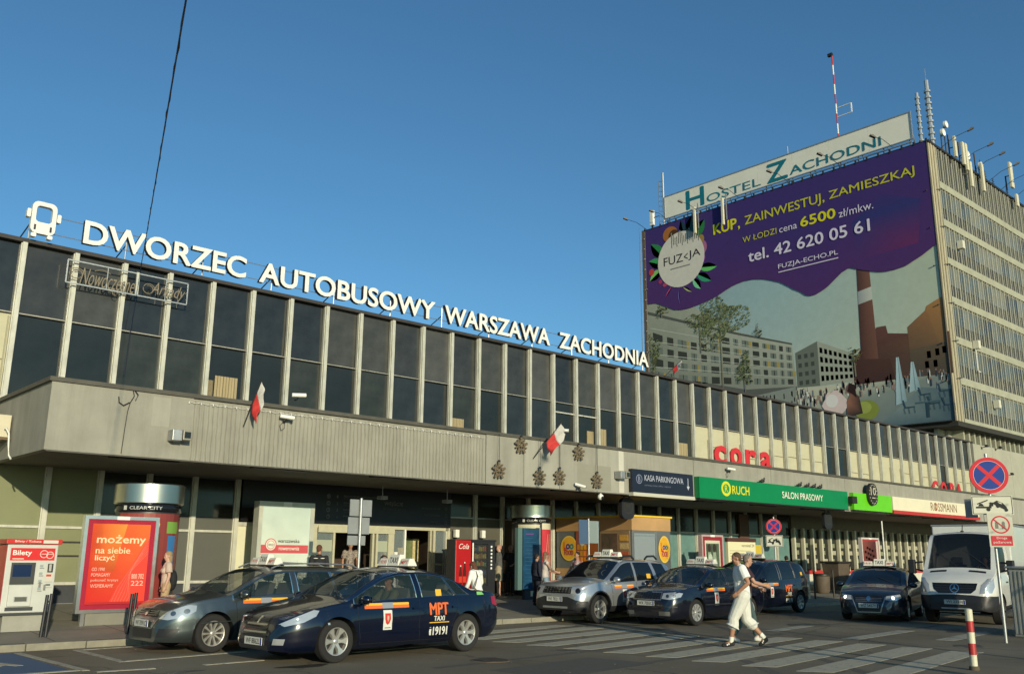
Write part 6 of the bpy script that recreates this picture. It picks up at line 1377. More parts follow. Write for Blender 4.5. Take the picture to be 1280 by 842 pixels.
    def seam(s, pts, mode, root, w=.010, m=None, name='door_seam', eps=.002):
        V = []; F = []
        for (ax_,ay),(bx,by) in zip(pts, pts[1:]):
            L_ = sqrt((bx-ax_)**2+(by-ay)**2); k = max(1, int(L_/.07)); nx, ny = -(by-ay)/L_*w/2, (bx-ax_)/L_*w/2
            for q in range(k):
                x0, y0, x1, y1 = ax_+(bx-ax_)*q/k, ay+(by-ay)*q/k, ax_+(bx-ax_)*(q+1)/k, ay+(by-ay)*(q+1)/k; o = len(V)
                V += [(x0-nx,y0-ny),(x1-nx,y1-ny),(x1+nx,y1+ny),(x0+nx,y0+ny)]; F.append((o,o+1,o+2,o+3))
        return s.lay(V, F, mode, m or mat('seam_black',(.004,.004,.005),.8), name, root, eps)
    def text(s, t, x0, x1, z0, z1, mode, m, name, root, eps=.014, **k):
        k.pop('bold', 0); vs, fs = text_geo(t, **k); vs = fit(vs, 0, 1, z0, z1)
        if mode in ('left',): vs = [(x0+(x1-x0)*u, v) for u, v in vs]      # give x0 > x1 on the left flank
        else: vs = [(x0+(x1-x0)*u, v) for u, v in vs]
        w_ = .045*(z1-z0); V2 = []; F2 = []
        for du, dv in ((0,0),(w_,0),(-w_,0),(0,w_)): o_ = len(V2); V2 += [(u+du,v+dv) for u, v in vs]; F2 += [tuple(i+o_ for i in f) for f in fs]
        ob = s.lay(V2, F2, mode, m, name, root, eps)
        if ob:
            n = len(vs)
            for q in range(1,4):
                for v in ob.data.vertices[q*n:(q+1)*n]: v.co.y += (.0012*q if mode == 'left' else -.0012*q)
        return ob
def wheel_(root, x, y, r, side, kind, wt=.21):
    """tyre with its rim as a sub-part"""
    T = Matrix.Translation((x,y,r)) @ Matrix.Rotation(-pi/2*side, 4, 'X'); h = wt/2
    b = MB(); rr_ = r*.66
    b.lathe([(rr_,-h*.8),(r*.82,-h),(r*.94,-h*.95),(r,-h*.7),(r,h*.7),(r*.94,h*.95),(r*.82,h),(rr_,h*.82),(rr_*.97,h*.3),(rr_*.97,-h*.8)], 40, 0, T)
    o = b.build('wheel', rubber, root, 35); o.location = (0,0,0)
    b = MB(); b.lathe([(rr_,h*.84),(rr_*.99,h*.9),(rr_*.93,h*.86),(rr_*.90,h*.2),(rr_*.97,h*.1)], 40, 0, T)
    n = {'six':6,'ten':10,'seven':7,'five':5,'cap':9,'steel':8}[kind]; wi, wo = {'six':(.42,.62),'ten':(.20,.26),'seven':(.3,.42),'five':(.4,.55),'cap':(.30,.52),'steel':(.3,.5)}[kind]
    for k in range(n):
        a_ = 2*pi*k/n; R_ = T @ Matrix.Rotation(a_,4,'Z'); L0, L1 = rr_*.18, rr_*.94
        w0 = wi*rr_*.5*(.7 if kind == 'ten' else .62); w1 = wo*rr_*.42
        z0, z1 = h*.62, h*.80
        b.add([(L0,-w0,z0),(L0,w0,z0),(L1*.6,w0*.8,z0+.01),(L1*.6,-w0*.8,z0+.01),(L1,-w1,z1),(L1,w1,z1),(L1,-w1,z1-.04),(L1,w1,z1-.04),(L0,-w0,z0-.04),(L0,w0,z0-.04)],[(0,3,2,1),(3,4,5,2),(8,9,7,6),(0,8,6,4,3),(1,2,5,7,9)], 0, R_)
    b.lathe([(.001,h*.74),(rr_*.13,h*.74),(rr_*.20,h*.66),(rr_*.24,h*.5)], 18, 0, T)
    m_ = {'cap':mat('wheel_cap_silver',(.42,.42,.40),.4,.5),'steel':mat('steel_wheel_grey',(.16,.16,.155),.5,.5)}.get(kind, rimm)
    o2 = b.build('rim', m_, o, 35); o2.location = (0,0,0)
    b = MB(); b.lathe([(.001,h*.25),(rr_*.95,h*.2),(rr_*.97,-h*.5)], 24, 0, T); b.lathe([(rr_*.12,h*.34),(rr_*.55,h*.34),(rr_*.55,h*.2)], 24, 0, T); o3 = b.build('brake_disc', mat('disc_dark',(.03,.028,.026),.6,.4), o, 35); o3.location = (0,0,0)
def box_part(root, name, m, *a, bevel=.0, smooth=None):
    b = MB(); b.box(*a); o = b.build(name, m, root, smooth, bevel); o.location = (0,0,0); return o
def free(root, name, m, b, bevel=0, smooth=None): o = b.build(name, m, root, smooth, bevel); o.location = (0,0,0); return o
plate_m = mat('number_plate', (.58,.58,.52), .35); platetext = mat('plate_text', (.01,.01,.012), .5)
def plate(root, x, y, z, txt, tilt=0, ang=0):
    T = Matrix.Translation((x,y,z)) @ Matrix.Rotation(ang,4,'Z') @ Matrix.Rotation(tilt,4,'Y')
    b = MB(); b.box(0,.012,-.26,.26,-.058,.058,0,T); o = b.build('number_plate', plate_m, root, None, .004); o.location = (0,0,0)
    b = MB(); b.box(.0125,.0135,.215,.255,-.052,.052,0,T); q = b.build('plate_band', mat('plate_blue',(.01,.03,.2),.4), o); q.location = (0,0,0)
    vs, fs = text_geo(txt, .012); vs = fit(vs, -.21, .20, -.040, .042); b = MB(); b.add([(.0138,u,v) for u, v in vs], fs, 0, T); q = b.build('plate_lettering', platetext, o); q.location = (0,0,0)
def taxi_sign(root, x, z, style=0):
    wm = mat('taxi_sign_white',(.70,.68,.58),.35); tt = mat('taxi_text',(.02,.02,.02),.5); rt_ = mat('taxi_text_red',(.5,.05,.03),.5)
    def wedge(y0, y1, zz, nm, txt, m_):
        b = MB(); d = .11; b.add([(x-d,y0,z),(x+d,y0,z),(x+d,y1,z),(x-d,y1,z),(x-d*.45,y0+.02,z+zz),(x+d*.45,y0+.02,z+zz),(x+d*.45,y1-.02,z+zz),(x-d*.45,y1-.02,z+zz)],[(3,2,1,0),(4,5,6,7),(0,1,5,4),(1,2,6,5),(2,3,7,6),(3,0,4,7)])
        o = b.build(nm, wm, root, None, .008); o.location = (0,0,0)
        vs, fs = text_geo(txt, .02); w_ = (y1-y0)*.5*.72; vs = fit(vs, -w_, w_, .25*zz, .75*zz); b = MB()
        for f_, sg in ((1,1),(-1,-1)): b.add([(x+f_*(d+.002-(d*.55)*(v/zz)), (y0+y1)/2+sg*u, z+v) for u, v in vs], fs)
        q = b.build('sign_lettering', m_, o); q.location = (0,0,0)
    wedge(-.16,.16,.20,'taxi_sign','TAXI',tt); wedge(.175,.44,.13,'taxi_sign_wing','MPT',rt_); wedge(-.44,-.175,.13,'taxi_sign_wing','19191',rt_)
    box_part(root,'sign_base',blackplastic,x-.10,x+.10,-.46,.46,z-.025,z-.001)
orange, yellowm, whitem = mat('sticker_orange',(.72,.14,.03),.4), mat('sticker_yellow',(.75,.42,.04),.4), mat('sticker_white',(.66,.65,.58),.4)
crest_r = mat('sticker_red',(.55,.04,.03),.4)
def door_stickers(c, root, x0, x1, z, mpt=True, xm=None, zm=.62):
    """city stripe, crest and company lettering on both flanks; x0 is the front end"""
    for mode in ('left','right'):
        def rc(xa, xb, za, zb, m_, nm, e=.006):
            n = 6; k_ = max(1,int((zb-za)/.04)); V = [(xa+(xb-xa)*i/n, za+(zb-za)*j/k_) for i in range(n+1) for j in range(k_+1)]; F = [(i*(k_+1)+j,(i+1)*(k_+1)+j,(i+1)*(k_+1)+j+1,i*(k_+1)+j+1) for i in range(n) for j in range(k_)]; c.lay(V, F, mode, m_, nm, root, e)
        rc(x0,x1,z,z+.045,orange,'city_stripe'); rc(x0,x1,z+.047,z+.085,yellowm,'city_stripe'); xc = (x0+x1)/2; rc(xc+.10,xc-.12,z-.002,z+.09,mat('sticker_silver',(.45,.45,.44),.35,.5),'stripe_badge',.009)
        rc(xc+.09,xc-.09,z-.34,z-.03,whitem,'crest_sticker'); c.patch([(xc-.058,z-.08),(xc+.058,z-.08),(xc+.060,z-.17),(xc+.035,z-.235),(xc,z-.26),(xc-.035,z-.235),(xc-.060,z-.17)], mode, crest_r, 'crest', root, .010, 4); c.patch([(xc-.02,z-.12),(xc+.015,z-.115),(xc+.025,z-.16),(xc+.0,z-.215),(xc-.02,z-.17)], mode, mat('crest_pale',(.6,.35,.25),.4), 'crest_figure', root, .014, 3); rc(xc+.06,xc-.06,z-.315,z-.30,mat('sticker_text_grey',(.15,.14,.13),.5),'crest_text',.011)
        if mpt and xm is not None:
            if mode == 'left': c.text('MPT', xm+.21, xm-.21, zm, zm+.19, 'left', orange, 'company_lettering', root, bold=.09); c.text('TAXI', xm+.12, xm-.12, zm-.10, zm-.02, 'left', whitem, 'company_lettering', root, bold=.06); c.text('19191', xm+.13, xm-.19, zm-.33, zm-.20, 'left', whitem, 'phone_lettering', root, bold=.04); rc(xm+.21,xm-.24,zm-.135,zm-.12,yellowm,'city_stripe'); c.patch([(xm+.20,zm-.33),(xm+.16,zm-.33),(xm+.17,zm-.27),(xm+.16,zm-.21),(xm+.20,zm-.20),(xm+.215,zm-.27)],'left',whitem,'phone_symbol',root,.007,2)
            else: c.text('MPT', xm-.21, xm+.21, zm, zm+.19, 'right', orange, 'company_lettering', root, bold=.09)
def interior_(root, sp, driver=False):
    b = MB(); zt = sp['seat_z']; xc = sp['seat_x']; tu = sp['tub']
    b.box(tu[0],tu[1],-tu[2],tu[2],.24,.30); b.box(tu[0]-.03,tu[0],-tu[2],tu[2],.3,tu[3]); b.box(sp['dash'],sp['dash']+.30,-tu[2]+.02,tu[2]-.02,.35,tu[3]-.02)
    free(root, 'cabin', interior, b)
    for y in (.37,-.37):
        b = MB(); b.box(xc-.22,xc+.28,y-.24,y+.24,zt-.12,zt+.04); T = Matrix.Translation((xc-.22,y,zt+.02)) @ Matrix.Rotation(-.28,4,'Y'); b.box(-.10,.03,-.23,.23,0,.58,0,T); b.box(-.08,.02,-.13,.13,.62,.80,0,T); b.box(-.04,-.02,-.06,-.04,.56,.64,0,T); b.box(-.04,-.02,.04,.06,.56,.64,0,T); free(root, 'front_seat', seatm, b, .03)
    xr = sp['rear_seat']; b = MB(); b.box(xr-.2,xr+.3,-.62,.62,zt-.12,zt+.04); T = Matrix.Translation((xr-.2,0,zt+.02)) @ Matrix.Rotation(-.35,4,'Y'); b.box(-.10,.03,-.64,.64,0,.52,0,T)
    for y in (-.38,.38): b.box(-.08,.02,y-.13,y+.13,.54,.68,0,T)
    free(root, 'rear_seat', seatm, b, .03)
    T = Matrix.Translation((sp['dash']-.16,.37,zt+.42)) @ Matrix.Rotation(pi/2-.45,4,'Y'); b = MB(); b.tube([T @ Vector((.18*cos(k*pi/10),.18*sin(k*pi/10),0)) for k in range(21)],.014,6); b.bar(T @ Vector((-.18,0,0)), T @ Vector((.18,0,0)), .03); b.bar(T @ Vector((0,0,0)), T @ Vector((0,0,-.2)), .04); free(root, 'steering_wheel', blackplastic, b, 0, 50)
def mirrors(root, x, y, z, m_):
    for sg in (1,-1):
        b = MB(); b.ell((x,sg*(y+.13),z),(.075,.115,.075),12,8); b.bar((x+.03,sg*(y-.02),z-.05),(x+.01,sg*(y+.10),z-.03),.04); o = free(root, 'wing_mirror', m_, b, 0, 60)
        b = MB(); b.box(x-.078,x-.070,sg*(y+.13)-.08,sg*(y+.13)+.08,z-.05,z+.045); q = b.build('mirror_glass', chrome, o); q.location = (0,0,0)
def wipers(c, root, xa, ya_list):
    for (p, q) in ya_list: c.seam([p, q], 'top', root, .018, blackplastic, 'wiper', .018)
def make_car(name, label, sp, loc, yaw, body_m, zones=None, cat='car', group='taxis waiting at the station'):
    root = thing(name, label, cat, loc, yaw, group, world=False); c = Car(sp); c.build(root, body_m, zones)
    for A, f in zip(sp['axles'], (1,0)):
        for sg in (1,-1): wheel_(root, A, sg*(sp['track']), sp['wr'], sg, sp['rim'], sp.get('wt',.21))
    if sp.get('inside', True): interior_(root, sp)
    return root, c
def quadline(c, root, mode, pts, w, m_, nm): return c.seam(pts, mode, root, w, m_, nm, .008)

# ---- dark blue saloon
SAL = dict(top=[(-2.30,.60),(-2.285,.86),(-2.22,.99),(-2.05,1.045),(-1.75,1.08),(-1.5,1.14),(-1.1,1.31),(-.75,1.41),(-.35,1.455),(.0,1.452),(.35,1.40),(.75,1.24),(1.15,1.04),(1.32,.975),(1.6,.92),(1.95,.83),(2.18,.74),(2.30,.64),(2.36,.52),(2.375,.44)],
 belt=[(-2.30,.56),(-2.2,.90),(-1.9,.97),(-1.3,.965),(0,.925),(1.0,.885),(1.5,.84),(2.0,.735),(2.25,.62),(2.375,.40)], bottom=[(-2.30,.38),(-2.15,.30),(-1.9,.22),(1.85,.19),(2.1,.19),(2.375,.21)],
 width=[(-2.30,.62),(-2.26,.72),(-2.1,.82),(-1.7,.885),(-1.2,.905),(0,.91),(1.2,.905),(1.7,.875),(2.05,.80),(2.22,.70),(2.32,.58),(2.375,.46)],
 axles=(1.42,-1.36), arch=.375, wr=.325, track=.775, rim='six', windows=[(-1.42,-1.13),(-1.09,-.30),(-.20,1.10)], cowl=(.38,1.24), rearglass=(-1.55,-.80), shear=[(-2.3,0),(-1.9,.0),(-1.42,.35),(-1.1,.28),(-.6,.10),(-.1,.06),(.6,0),(2.4,0)],
 glass=cargl, trim=chrome, seat_z=.52, seat_x=.12, dash=.72, rear_seat=-.75, tub=(-1.3,1.15,.78,.86))
p_navy = paint('navy_car_paint', (.002,.004,.015), .0, .20)
root, c = make_car('taxi_saloon', 'dark blue saloon taxi with orange company lettering on its rear door', SAL, (9.57,14.02,0), radians(180+3.0), p_navy)
for sg in (1,-1):
    d = (-1,-.75*sg,0); dd = Vector(d).normalized(); un = Vector((-dd.y,dd.x,0))
    P3 = [Vector(p) for p in ((2.22,sg*.50,.60),(2.05,sg*.66,.70),(1.78,sg*.76,.81),(1.70,sg*.79,.80),(1.80,sg*.83,.715),(2.0,sg*.80,.63),(2.2,sg*.62,.57))]
    c.patch([(p.dot(un), p.z) for p in P3], 'dir', lampglass, 'headlamp', root, .006, 5, d)
    c.patch([(sg*.50,.30),(sg*.66,.30),(sg*.68,.39),(sg*.52,.39)], 'front', lampglass, 'fog_lamp', root, .006, 3)
    c.patch([(-2.28+.02,.74),(-2.28+.02,.92),(-2.0,.93),(-2.0,.80)], 'left' if sg == 1 else 'right', redlamp, 'tail_lamp', root, .006, 4)
    md = 'left' if sg == 1 else 'right'
    c.seam([(1.06,.84),(1.02,.5),(.98,.26)], md, root); c.seam([(-.24,.92),(-.22,.5),(-.26,.26)], md, root); c.seam([(-1.12,.93),(-1.1,.75),(-.95,.42),(-.93,.26)], md, root); c.seam([(.98,.26),(-.93,.26)], md, root); c.seam([(1.0,.44),(-.95,.44)], md, root, .022, MATS['navy_car_paint'], 'rubbing_strip', .010)
    for hx in (-.08,-.98): c.seam([(hx,.78),(hx-.17,.785)], md, root, .035, p_navy, 'door_handle', .022)
    c.seam([(1.62,.60),(1.58,.60)], md, root, .03, lampglass, 'side_repeater', .008)
for k in range(5): c.seam([(-.36+.02*k,.42+.055*k),(.36-.02*k,.42+.055*k)], 'front', root, .026, blackplastic if k % 2 == 0 else mat('grille_chrome',(.35,.35,.33),.25,.8), 'grille_bar', .010)
c.patch([(-.38,.40),(.38,.40),(.31,.68),(-.31,.68)], 'front', blackgloss, 'grille', root, .004, 5); c.patch([(-.05,.60),(.05,.60),(.055,.70),(-.055,.70)], 'front', chrome, 'badge', root, .012, 2)
c.seam([(-.42,.255),(.42,.255)], 'front', root, .05, blackplastic, 'lower_grille', .006)
c.seam([(2.2,.50),(1.35,.70)], 'top', root, .008); c.seam([(2.2,-.50),(1.35,-.70)], 'top', root, .008)
plate(root, 2.385, 0, .335, 'WF 8862L'); taxi_sign(root, -.42, 1.47); mirrors(root, .98, .86, .95, p_navy); door_stickers(c, root, .92, .0, .80, True, -.66, .66)
c.patch([(-.62,.97),(-.75,.97),(-.75,1.08),(-.62,1.08)], 'left', yellowm, 'window_sticker', root, .006, 2); c.patch([(-1.62,.965),(-1.80,.965),(-1.80,1.02),(-1.62,1.02)], 'left', mat('sticker_green',(.2,.5,.15),.5), 'green_sticker', root, .006, 2)
wipers(c, root, 0, [((1.22,.55),(.92,.05)),((1.24,-.1),(.95,-.5))])

# ---- grey green estate
EST = dict(top=[(-2.22,.58),(-2.20,.95),(-2.12,1.08),(-1.98,1.26),(-1.80,1.37),(-1.4,1.42),(-.6,1.445),(.0,1.435),(.30,1.395),(.75,1.21),(1.12,1.03),(1.28,.99),(1.6,.93),(1.95,.84),(2.12,.74),(2.22,.62),(2.27,.50),(2.28,.42)],
 belt=[(-2.22,.54),(-2.15,.90),(-1.9,.97),(-1.3,.965),(0,.93),(1.0,.89),(1.5,.85),(1.95,.76),(2.15,.63),(2.28,.39)], bottom=[(-2.22,.36),(-2.1,.28),(-1.9,.22),(1.8,.19),(2.28,.20)],
 width=[(-2.22,.66),(-2.15,.76),(-2.0,.83),(-1.5,.88),(0,.892),(1.2,.89),(1.65,.865),(1.95,.80),(2.12,.71),(2.22,.60),(2.28,.50)],
 axles=(1.40,-1.29), arch=.37, wr=.32, track=.765, rim='ten', windows=[(-1.95,-1.12),(-1.06,-.26),(-.17,1.06)], cowl=(.34,1.20), rearglass=(-2.16,-1.90), shear=[(-2.22,0),(-1.95,.25),(-1.1,.10),(-.3,.05),(.6,0),(2.4,0)],
 glass=cargl, trim=chrome, seat_z=.55, seat_x=.10, dash=.68, rear_seat=-.80, tub=(-2.0,1.1,.76,.86))
p_green = paint('grey_green_paint', (.095,.115,.118), .80, .34)
root, c = make_car('taxi_estate', 'dark grey green estate taxi parked half behind the blue saloon by the kerb', EST, (8.70,16.60,0), radians(180+3), p_green)
for sg in (1,-1):
    md = 'left' if sg == 1 else 'right'; d = (-1,-.75*sg,0); dd = Vector(d).normalized(); un = Vector((-dd.y,dd.x,0))
    P3 = [Vector(p) for p in ((2.20,sg*.46,.575),(2.08,sg*.56,.69),(1.80,sg*.74,.80),(1.70,sg*.80,.79),(1.74,sg*.84,.70),(1.90,sg*.82,.61),(2.14,sg*.66,.56))]
    c.patch([(p.dot(un), p.z) for p in P3], 'dir', lampglass, 'headlamp', root, .006, 5, d)
    for q in ((2.02,.66,.665),(1.86,.78,.70)): pp = Vector((q[0],sg*q[1],q[2])); c.patch([(pp.dot(un)+.045*cos(k*pi/5), pp.z+.04*sin(k*pi/5)) for k in range(10)], 'dir', mat('lamp_bowl_dark',(.22,.22,.21),.15,.9), 'lamp_bowl', root, .009, 2, d)
    P3 = [Vector(p) for p in ((2.24,sg*.50,.28),(2.1,sg*.74,.28),(1.98,sg*.80,.42),(2.22,sg*.54,.42))]; c.patch([(p.dot(un), p.z) for p in P3], 'dir', blackplastic, 'lower_intake', root, .006, 3, d)
    c.seam([(1.02,.85),(.98,.5),(.95,.26)], md, root); c.seam([(-.22,.92),(-.2,.5),(-.24,.26)], md, root); c.seam([(-1.09,.94),(-1.05,.75),(-.9,.42),(-.88,.26)], md, root); c.seam([(1.66,.50),(.99,.52)], md, root, .02, p_green, 'crease', .006)
    for hx in (-.06,-.95): c.seam([(hx,.78),(hx-.17,.785)], md, root, .035, p_green, 'door_handle', .022)
    b = MB(); b.tube([(.2,sg*.60,1.40),(.0,sg*.60,1.475),(-.8,sg*.59,1.49),(-1.6,sg*.585,1.46),(-1.8,sg*.58,1.38)],.016,6); free(root, 'roof_rail', galv, b, 0, 60)
    c.patch([(-2.16,.80),(-2.1,1.0),(-1.95,1.0),(-1.93,.82)], md, redlamp, 'tail_lamp', root, .006, 3)
c.patch([(-.42,.60),(.42,.60),(.34,.71),(-.34,.71)], 'front', blackgloss, 'grille', root, .004, 4); c.patch([(-.36,.25),(.36,.25),(.36,.40),(-.36,.40)], 'front', blackplastic, 'lower_grille', root, .004, 4)
for z in (.625,.655,.685): c.seam([(-.36,z),(.36,z)], 'front', root, .010, mat('grille_chrome',(.35,.35,.33),.25,.8), 'grille_bar', .010)
c.seam([(-.48,.595),(-.36,.42),(.36,.42),(.48,.595)], 'front', root, .022, mat('grille_chrome',(.35,.35,.33),.25,.8), 'grille_frame', .010)
c.patch([(.055*cos(k*pi/8), .66+.055*sin(k*pi/8)) for k in range(16)], 'front', chrome, 'badge', root, .016, 2)
plate(root, 2.30, 0, .49, 'WI 7091C'); taxi_sign(root, -.05, 1.46); mirrors(root, .92, .84, .96, p_green); door_stickers(c, root, .88, -.02, .80, False)

# ---- silver off-road estate
SUV = dict(top=[(-2.15,.62),(-2.13,1.05),(-2.02,1.22),(-1.86,1.46),(-1.66,1.57),(-1.2,1.61),(-.5,1.635),(.0,1.63),(.25,1.585),(.62,1.38),(.98,1.17),(1.12,1.115),(1.5,1.07),(1.85,1.00),(2.02,.90),(2.10,.76),(2.13,.60),(2.14,.50)],
 belt=[(-2.15,.58),(-2.08,1.0),(-1.8,1.08),(-1.2,1.06),(0,1.01),(.9,.99),(1.4,.975),(1.85,.90),(2.05,.76),(2.14,.47)], bottom=[(-2.15,.46),(-2.0,.36),(-1.8,.30),(1.7,.28),(2.0,.30),(2.14,.34)],
 width=[(-2.15,.72),(-2.08,.80),(-1.9,.86),(-1.4,.905),(0,.905),(1.2,.905),(1.65,.89),(1.92,.83),(2.05,.74),(2.12,.64),(2.14,.58)],
 axles=(1.41,-1.335), arch=.43, wr=.355, track=.79, rim='five', windows=[(-1.72,-1.18),(-1.02,-.24),(-.12,.94)], cowl=(.28,1.06), rearglass=(-2.08,-1.76), shear=[(-2.2,0),(-1.72,.22),(-1.1,.14),(-.3,.03),(.6,0),(2.4,0)], tumble=.30,
 glass=cargl_dark, trim=blackplastic, seat_z=.68, seat_x=.05, dash=.60, rear_seat=-.80, tub=(-1.9,1.0,.78,.95), inside=False, wt=.23)
p_silver = paint('silver_paint', (.50,.52,.53), .75, .32, .05)
root, c = make_car('taxi_suv', 'silver off road estate taxi with black bumper standing by the blue pylon', SUV, (19.48,17.48,0), radians(180+3.5), p_silver, lambda x,y,z,a: 1 if a <= 1 else 0)
c.patch([(-.66,.36),(0,.35),(.66,.36),(.70,.48),(.62,.60),(.40,.66),(-.40,.66),(-.62,.60),(-.70,.48)], 'front', blackplastic, 'bumper', root, .008, 7)
for sg in (1,-1): d = (-1,-1.1*sg,0); dd = Vector(d).normalized(); un = Vector((-dd.y,dd.x,0)); P3 = [Vector(p) for p in ((2.12,sg*.55,.36),(2.12,sg*.58,.60),(2.03,sg*.74,.56),(1.86,sg*.87,.56),(1.84,sg*.88,.38),(2.02,sg*.76,.36))]; c.patch([(p.dot(un), p.z) for p in P3], 'dir', blackplastic, 'bumper_corner', root, .010, 5, d)
for sg in (1,-1):
    md = 'left' if sg == 1 else 'right'; d = (-1,-.55*sg,0); dd = Vector(d).normalized(); un = Vector((-dd.y,dd.x,0))
    P3 = [Vector(p) for p in ((2.12,sg*.50,.72),(2.08,sg*.50,.90),(1.88,sg*.72,.93),(1.80,sg*.80,.88),(1.88,sg*.80,.76),(2.04,sg*.70,.71))]; c.patch([(p.dot(un), p.z) for p in P3], 'dir', lampglass, 'headlamp', root, .006, 5, d)
    pp = Vector((2.0,sg*.66,.81)); c.patch([(pp.dot(un)+.07*cos(k*pi/6), pp.z+.065*sin(k*pi/6)) for k in range(12)], 'dir', blackgloss, 'lamp_bowl', root, .009, 2, d)
    pp = Vector((2.05,sg*.70,.50)); c.patch([(pp.dot(un)+.05*cos(k*pi/6), pp.z+.05*sin(k*pi/6)) for k in range(12)], 'dir', chrome, 'fog_lamp', root, .009, 2, d)
    c.seam([(.92,.95),(.90,.6),(.84,.36)], md, root); c.seam([(-.18,1.0),(-.17,.6),(-.2,.36)], md, root); c.seam([(-1.12,1.02),(-1.08,.8),(-.88,.5),(-.85,.36)], md, root)
    for hx in (-.02,-.92): c.seam([(hx,.88),(hx-.17,.885)], md, root, .035, p_silver, 'door_handle', .024)
    for xa in (.02,-1.05): b = MB(); b.tube([(xa+.12,sg*.60,1.60),(xa,sg*.60,1.68),(xa-.32,sg*.60,1.69),(xa-.45,sg*.60,1.60)],.028,8); free(root, 'roof_rail', blackplastic, b, 0, 60)
    for A in (1.41,-1.335): c.seam([(A+.445*cos(k*pi/12), .355+.445*sin(k*pi/12)) for k in range(0,13)], md, root, .035, blackplastic, 'arch_trim', .012)
c.patch([(-.48,.74),(.48,.74),(.46,.90),(-.46,.90)], 'front', blackgloss, 'grille', root, .004, 5)
for i in range(9):
    for z in (.78,.83,.87): c.patch([(-.42+i*.105-.025,z-.012),(-.42+i*.105+.025,z-.012),(-.42+i*.105+.025,z+.012),(-.42+i*.105-.025,z+.012)], 'front', mat('grille_chrome',(.35,.35,.33),.25,.8), 'grille_stud', root, .010, 1)
c.seam([(-.42,.40),(.42,.40)], 'front', root, .05, galv, 'skid_plate', .012); c.patch([(-.12,.79),(.12,.79),(.12,.85),(-.12,.85)], 'front', chrome, 'badge', root, .013, 2)
plate(root, 2.17, 0, .60, 'WI 78217'); taxi_sign(root, -.05, 1.66); mirrors(root, .84, .86, 1.08, p_silver); door_stickers(c, root, .80, -.02, .86, False)
c.patch([(-.68,1.10),(-.86,1.10),(-.86,1.22),(-.68,1.22)], 'left', yellowm, 'window_sticker', root, .006, 2)

# ---- black blue hatchback
HAT = dict(SAL); HAT.update(top=[(-2.26,.60),(-2.245,.90),(-2.17,1.0),(-2.0,1.06),(-1.7,1.16),(-1.2,1.35),(-.8,1.43),(-.35,1.468),(.0,1.465),(.28,1.425),(.66,1.25),(1.05,1.06),(1.18,1.005),(1.5,.96),(1.9,.885),(2.10,.80),(2.2,.68),(2.245,.55),(2.25,.44)],
 belt=[(-2.26,.56),(-2.15,.92),(-1.8,.99),(-1.3,.98),(0,.94),(1.0,.91),(1.5,.885),(1.95,.80),(2.15,.65),(2.25,.40)], width=[(-2.26,.64),(-2.2,.74),(-2.05,.82),(-1.6,.87),(0,.885),(1.2,.88),(1.65,.865),(1.95,.81),(2.12,.73),(2.22,.62),(2.25,.56)], bottom=[(-2.26,.36),(-2.1,.28),(-1.9,.22),(1.8,.19),(2.25,.20)],
 axles=(1.29,-1.29), arch=.37, wr=.32, track=.755, rim='cap', windows=[(-1.42,-1.12),(-1.06,-.26),(-.16,1.0)], cowl=(.32,1.12), rearglass=(-1.85,-.9), glass=mat('tinted_car_glass',(.01,.018,.022),.02,spec=.6,alpha=.72), trim=blackplastic, dash=.62, tub=(-1.3,1.05,.76,.86))
p_dark = paint('black_blue_paint', (.004,.005,.012), .0, .22)
root, c = make_car('taxi_hatchback', 'black blue hatchback taxi with a wide chrome framed grille behind the walking men', HAT, (20.85,15.50,0), radians(180+3.0), p_dark)
gc = mat('grille_chrome',(.35,.35,.33),.25,.8)
for sg in (1,-1):
    md = 'left' if sg == 1 else 'right'; d = (-1,-.6*sg,0); dd = Vector(d).normalized(); un = Vector((-dd.y,dd.x,0))
    P3 = [Vector(p) for p in ((2.21,sg*.44,.66),(2.16,sg*.46,.79),(1.95,sg*.70,.82),(1.80,sg*.80,.79),(1.90,sg*.80,.70),(2.14,sg*.62,.64))]; c.patch([(p.dot(un), p.z) for p in P3], 'dir', lampglass, 'headlamp', root, .006, 5, d)
    for q in ((2.12,.56,.72),(2.0,.68,.73)): pp = Vector((q[0],sg*q[1],q[2])); c.patch([(pp.dot(un)+.04*cos(k*pi/5), pp.z+.04*sin(k*pi/5)) for k in range(10)], 'dir', mat('lamp_bowl_dark',(.22,.22,.21),.15,.9), 'lamp_bowl', root, .009, 2, d)
    c.seam([(.98,.87),(.95,.5),(.92,.26)], md, root); c.seam([(-.21,.93),(-.2,.5),(-.23,.26)], md, root); c.seam([(-1.08,.95),(-1.05,.75),(-.9,.42),(-.88,.26)], md, root); c.seam([(.96,.50),(-.9,.50)], md, root, .03, blackplastic, 'rubbing_strip', .012)
    for hx in (-.04,-.94): c.seam([(hx,.80),(hx-.17,.805)], md, root, .035, p_dark, 'door_handle', .022)
    c.patch([(sg*.38,.26),(sg*.66,.26),(sg*.66,.36),(sg*.38,.36)], 'front', mat('fog_dull',(.10,.10,.09),.3), 'fog_lamp', root, .006, 3)
c.patch([(-.40,.64),(.40,.64),(.36,.79),(-.36,.79)], 'front', blackgloss, 'grille', root, .004, 5); c.seam([(-.42,.63),(.42,.63),(.38,.80),(.10,.80),(.06,.83),(-.06,.83),(-.10,.80),(-.38,.80),(-.42,.63)], 'front', root, .022, gc, 'grille_frame', .012)
for i in range(9): c.seam([(-.32+i*.08,.65),(-.32+i*.08,.78)], 'front', root, .012, blackplastic, 'grille_bar', .010)
c.seam([(-.78,.47),(.78,.47)], 'front', root, .025, blackplastic, 'bumper_strip', .010); c.seam([(-.34,.30),(.34,.30)], 'front', root, .09, blackplastic, 'lower_grille', .005)
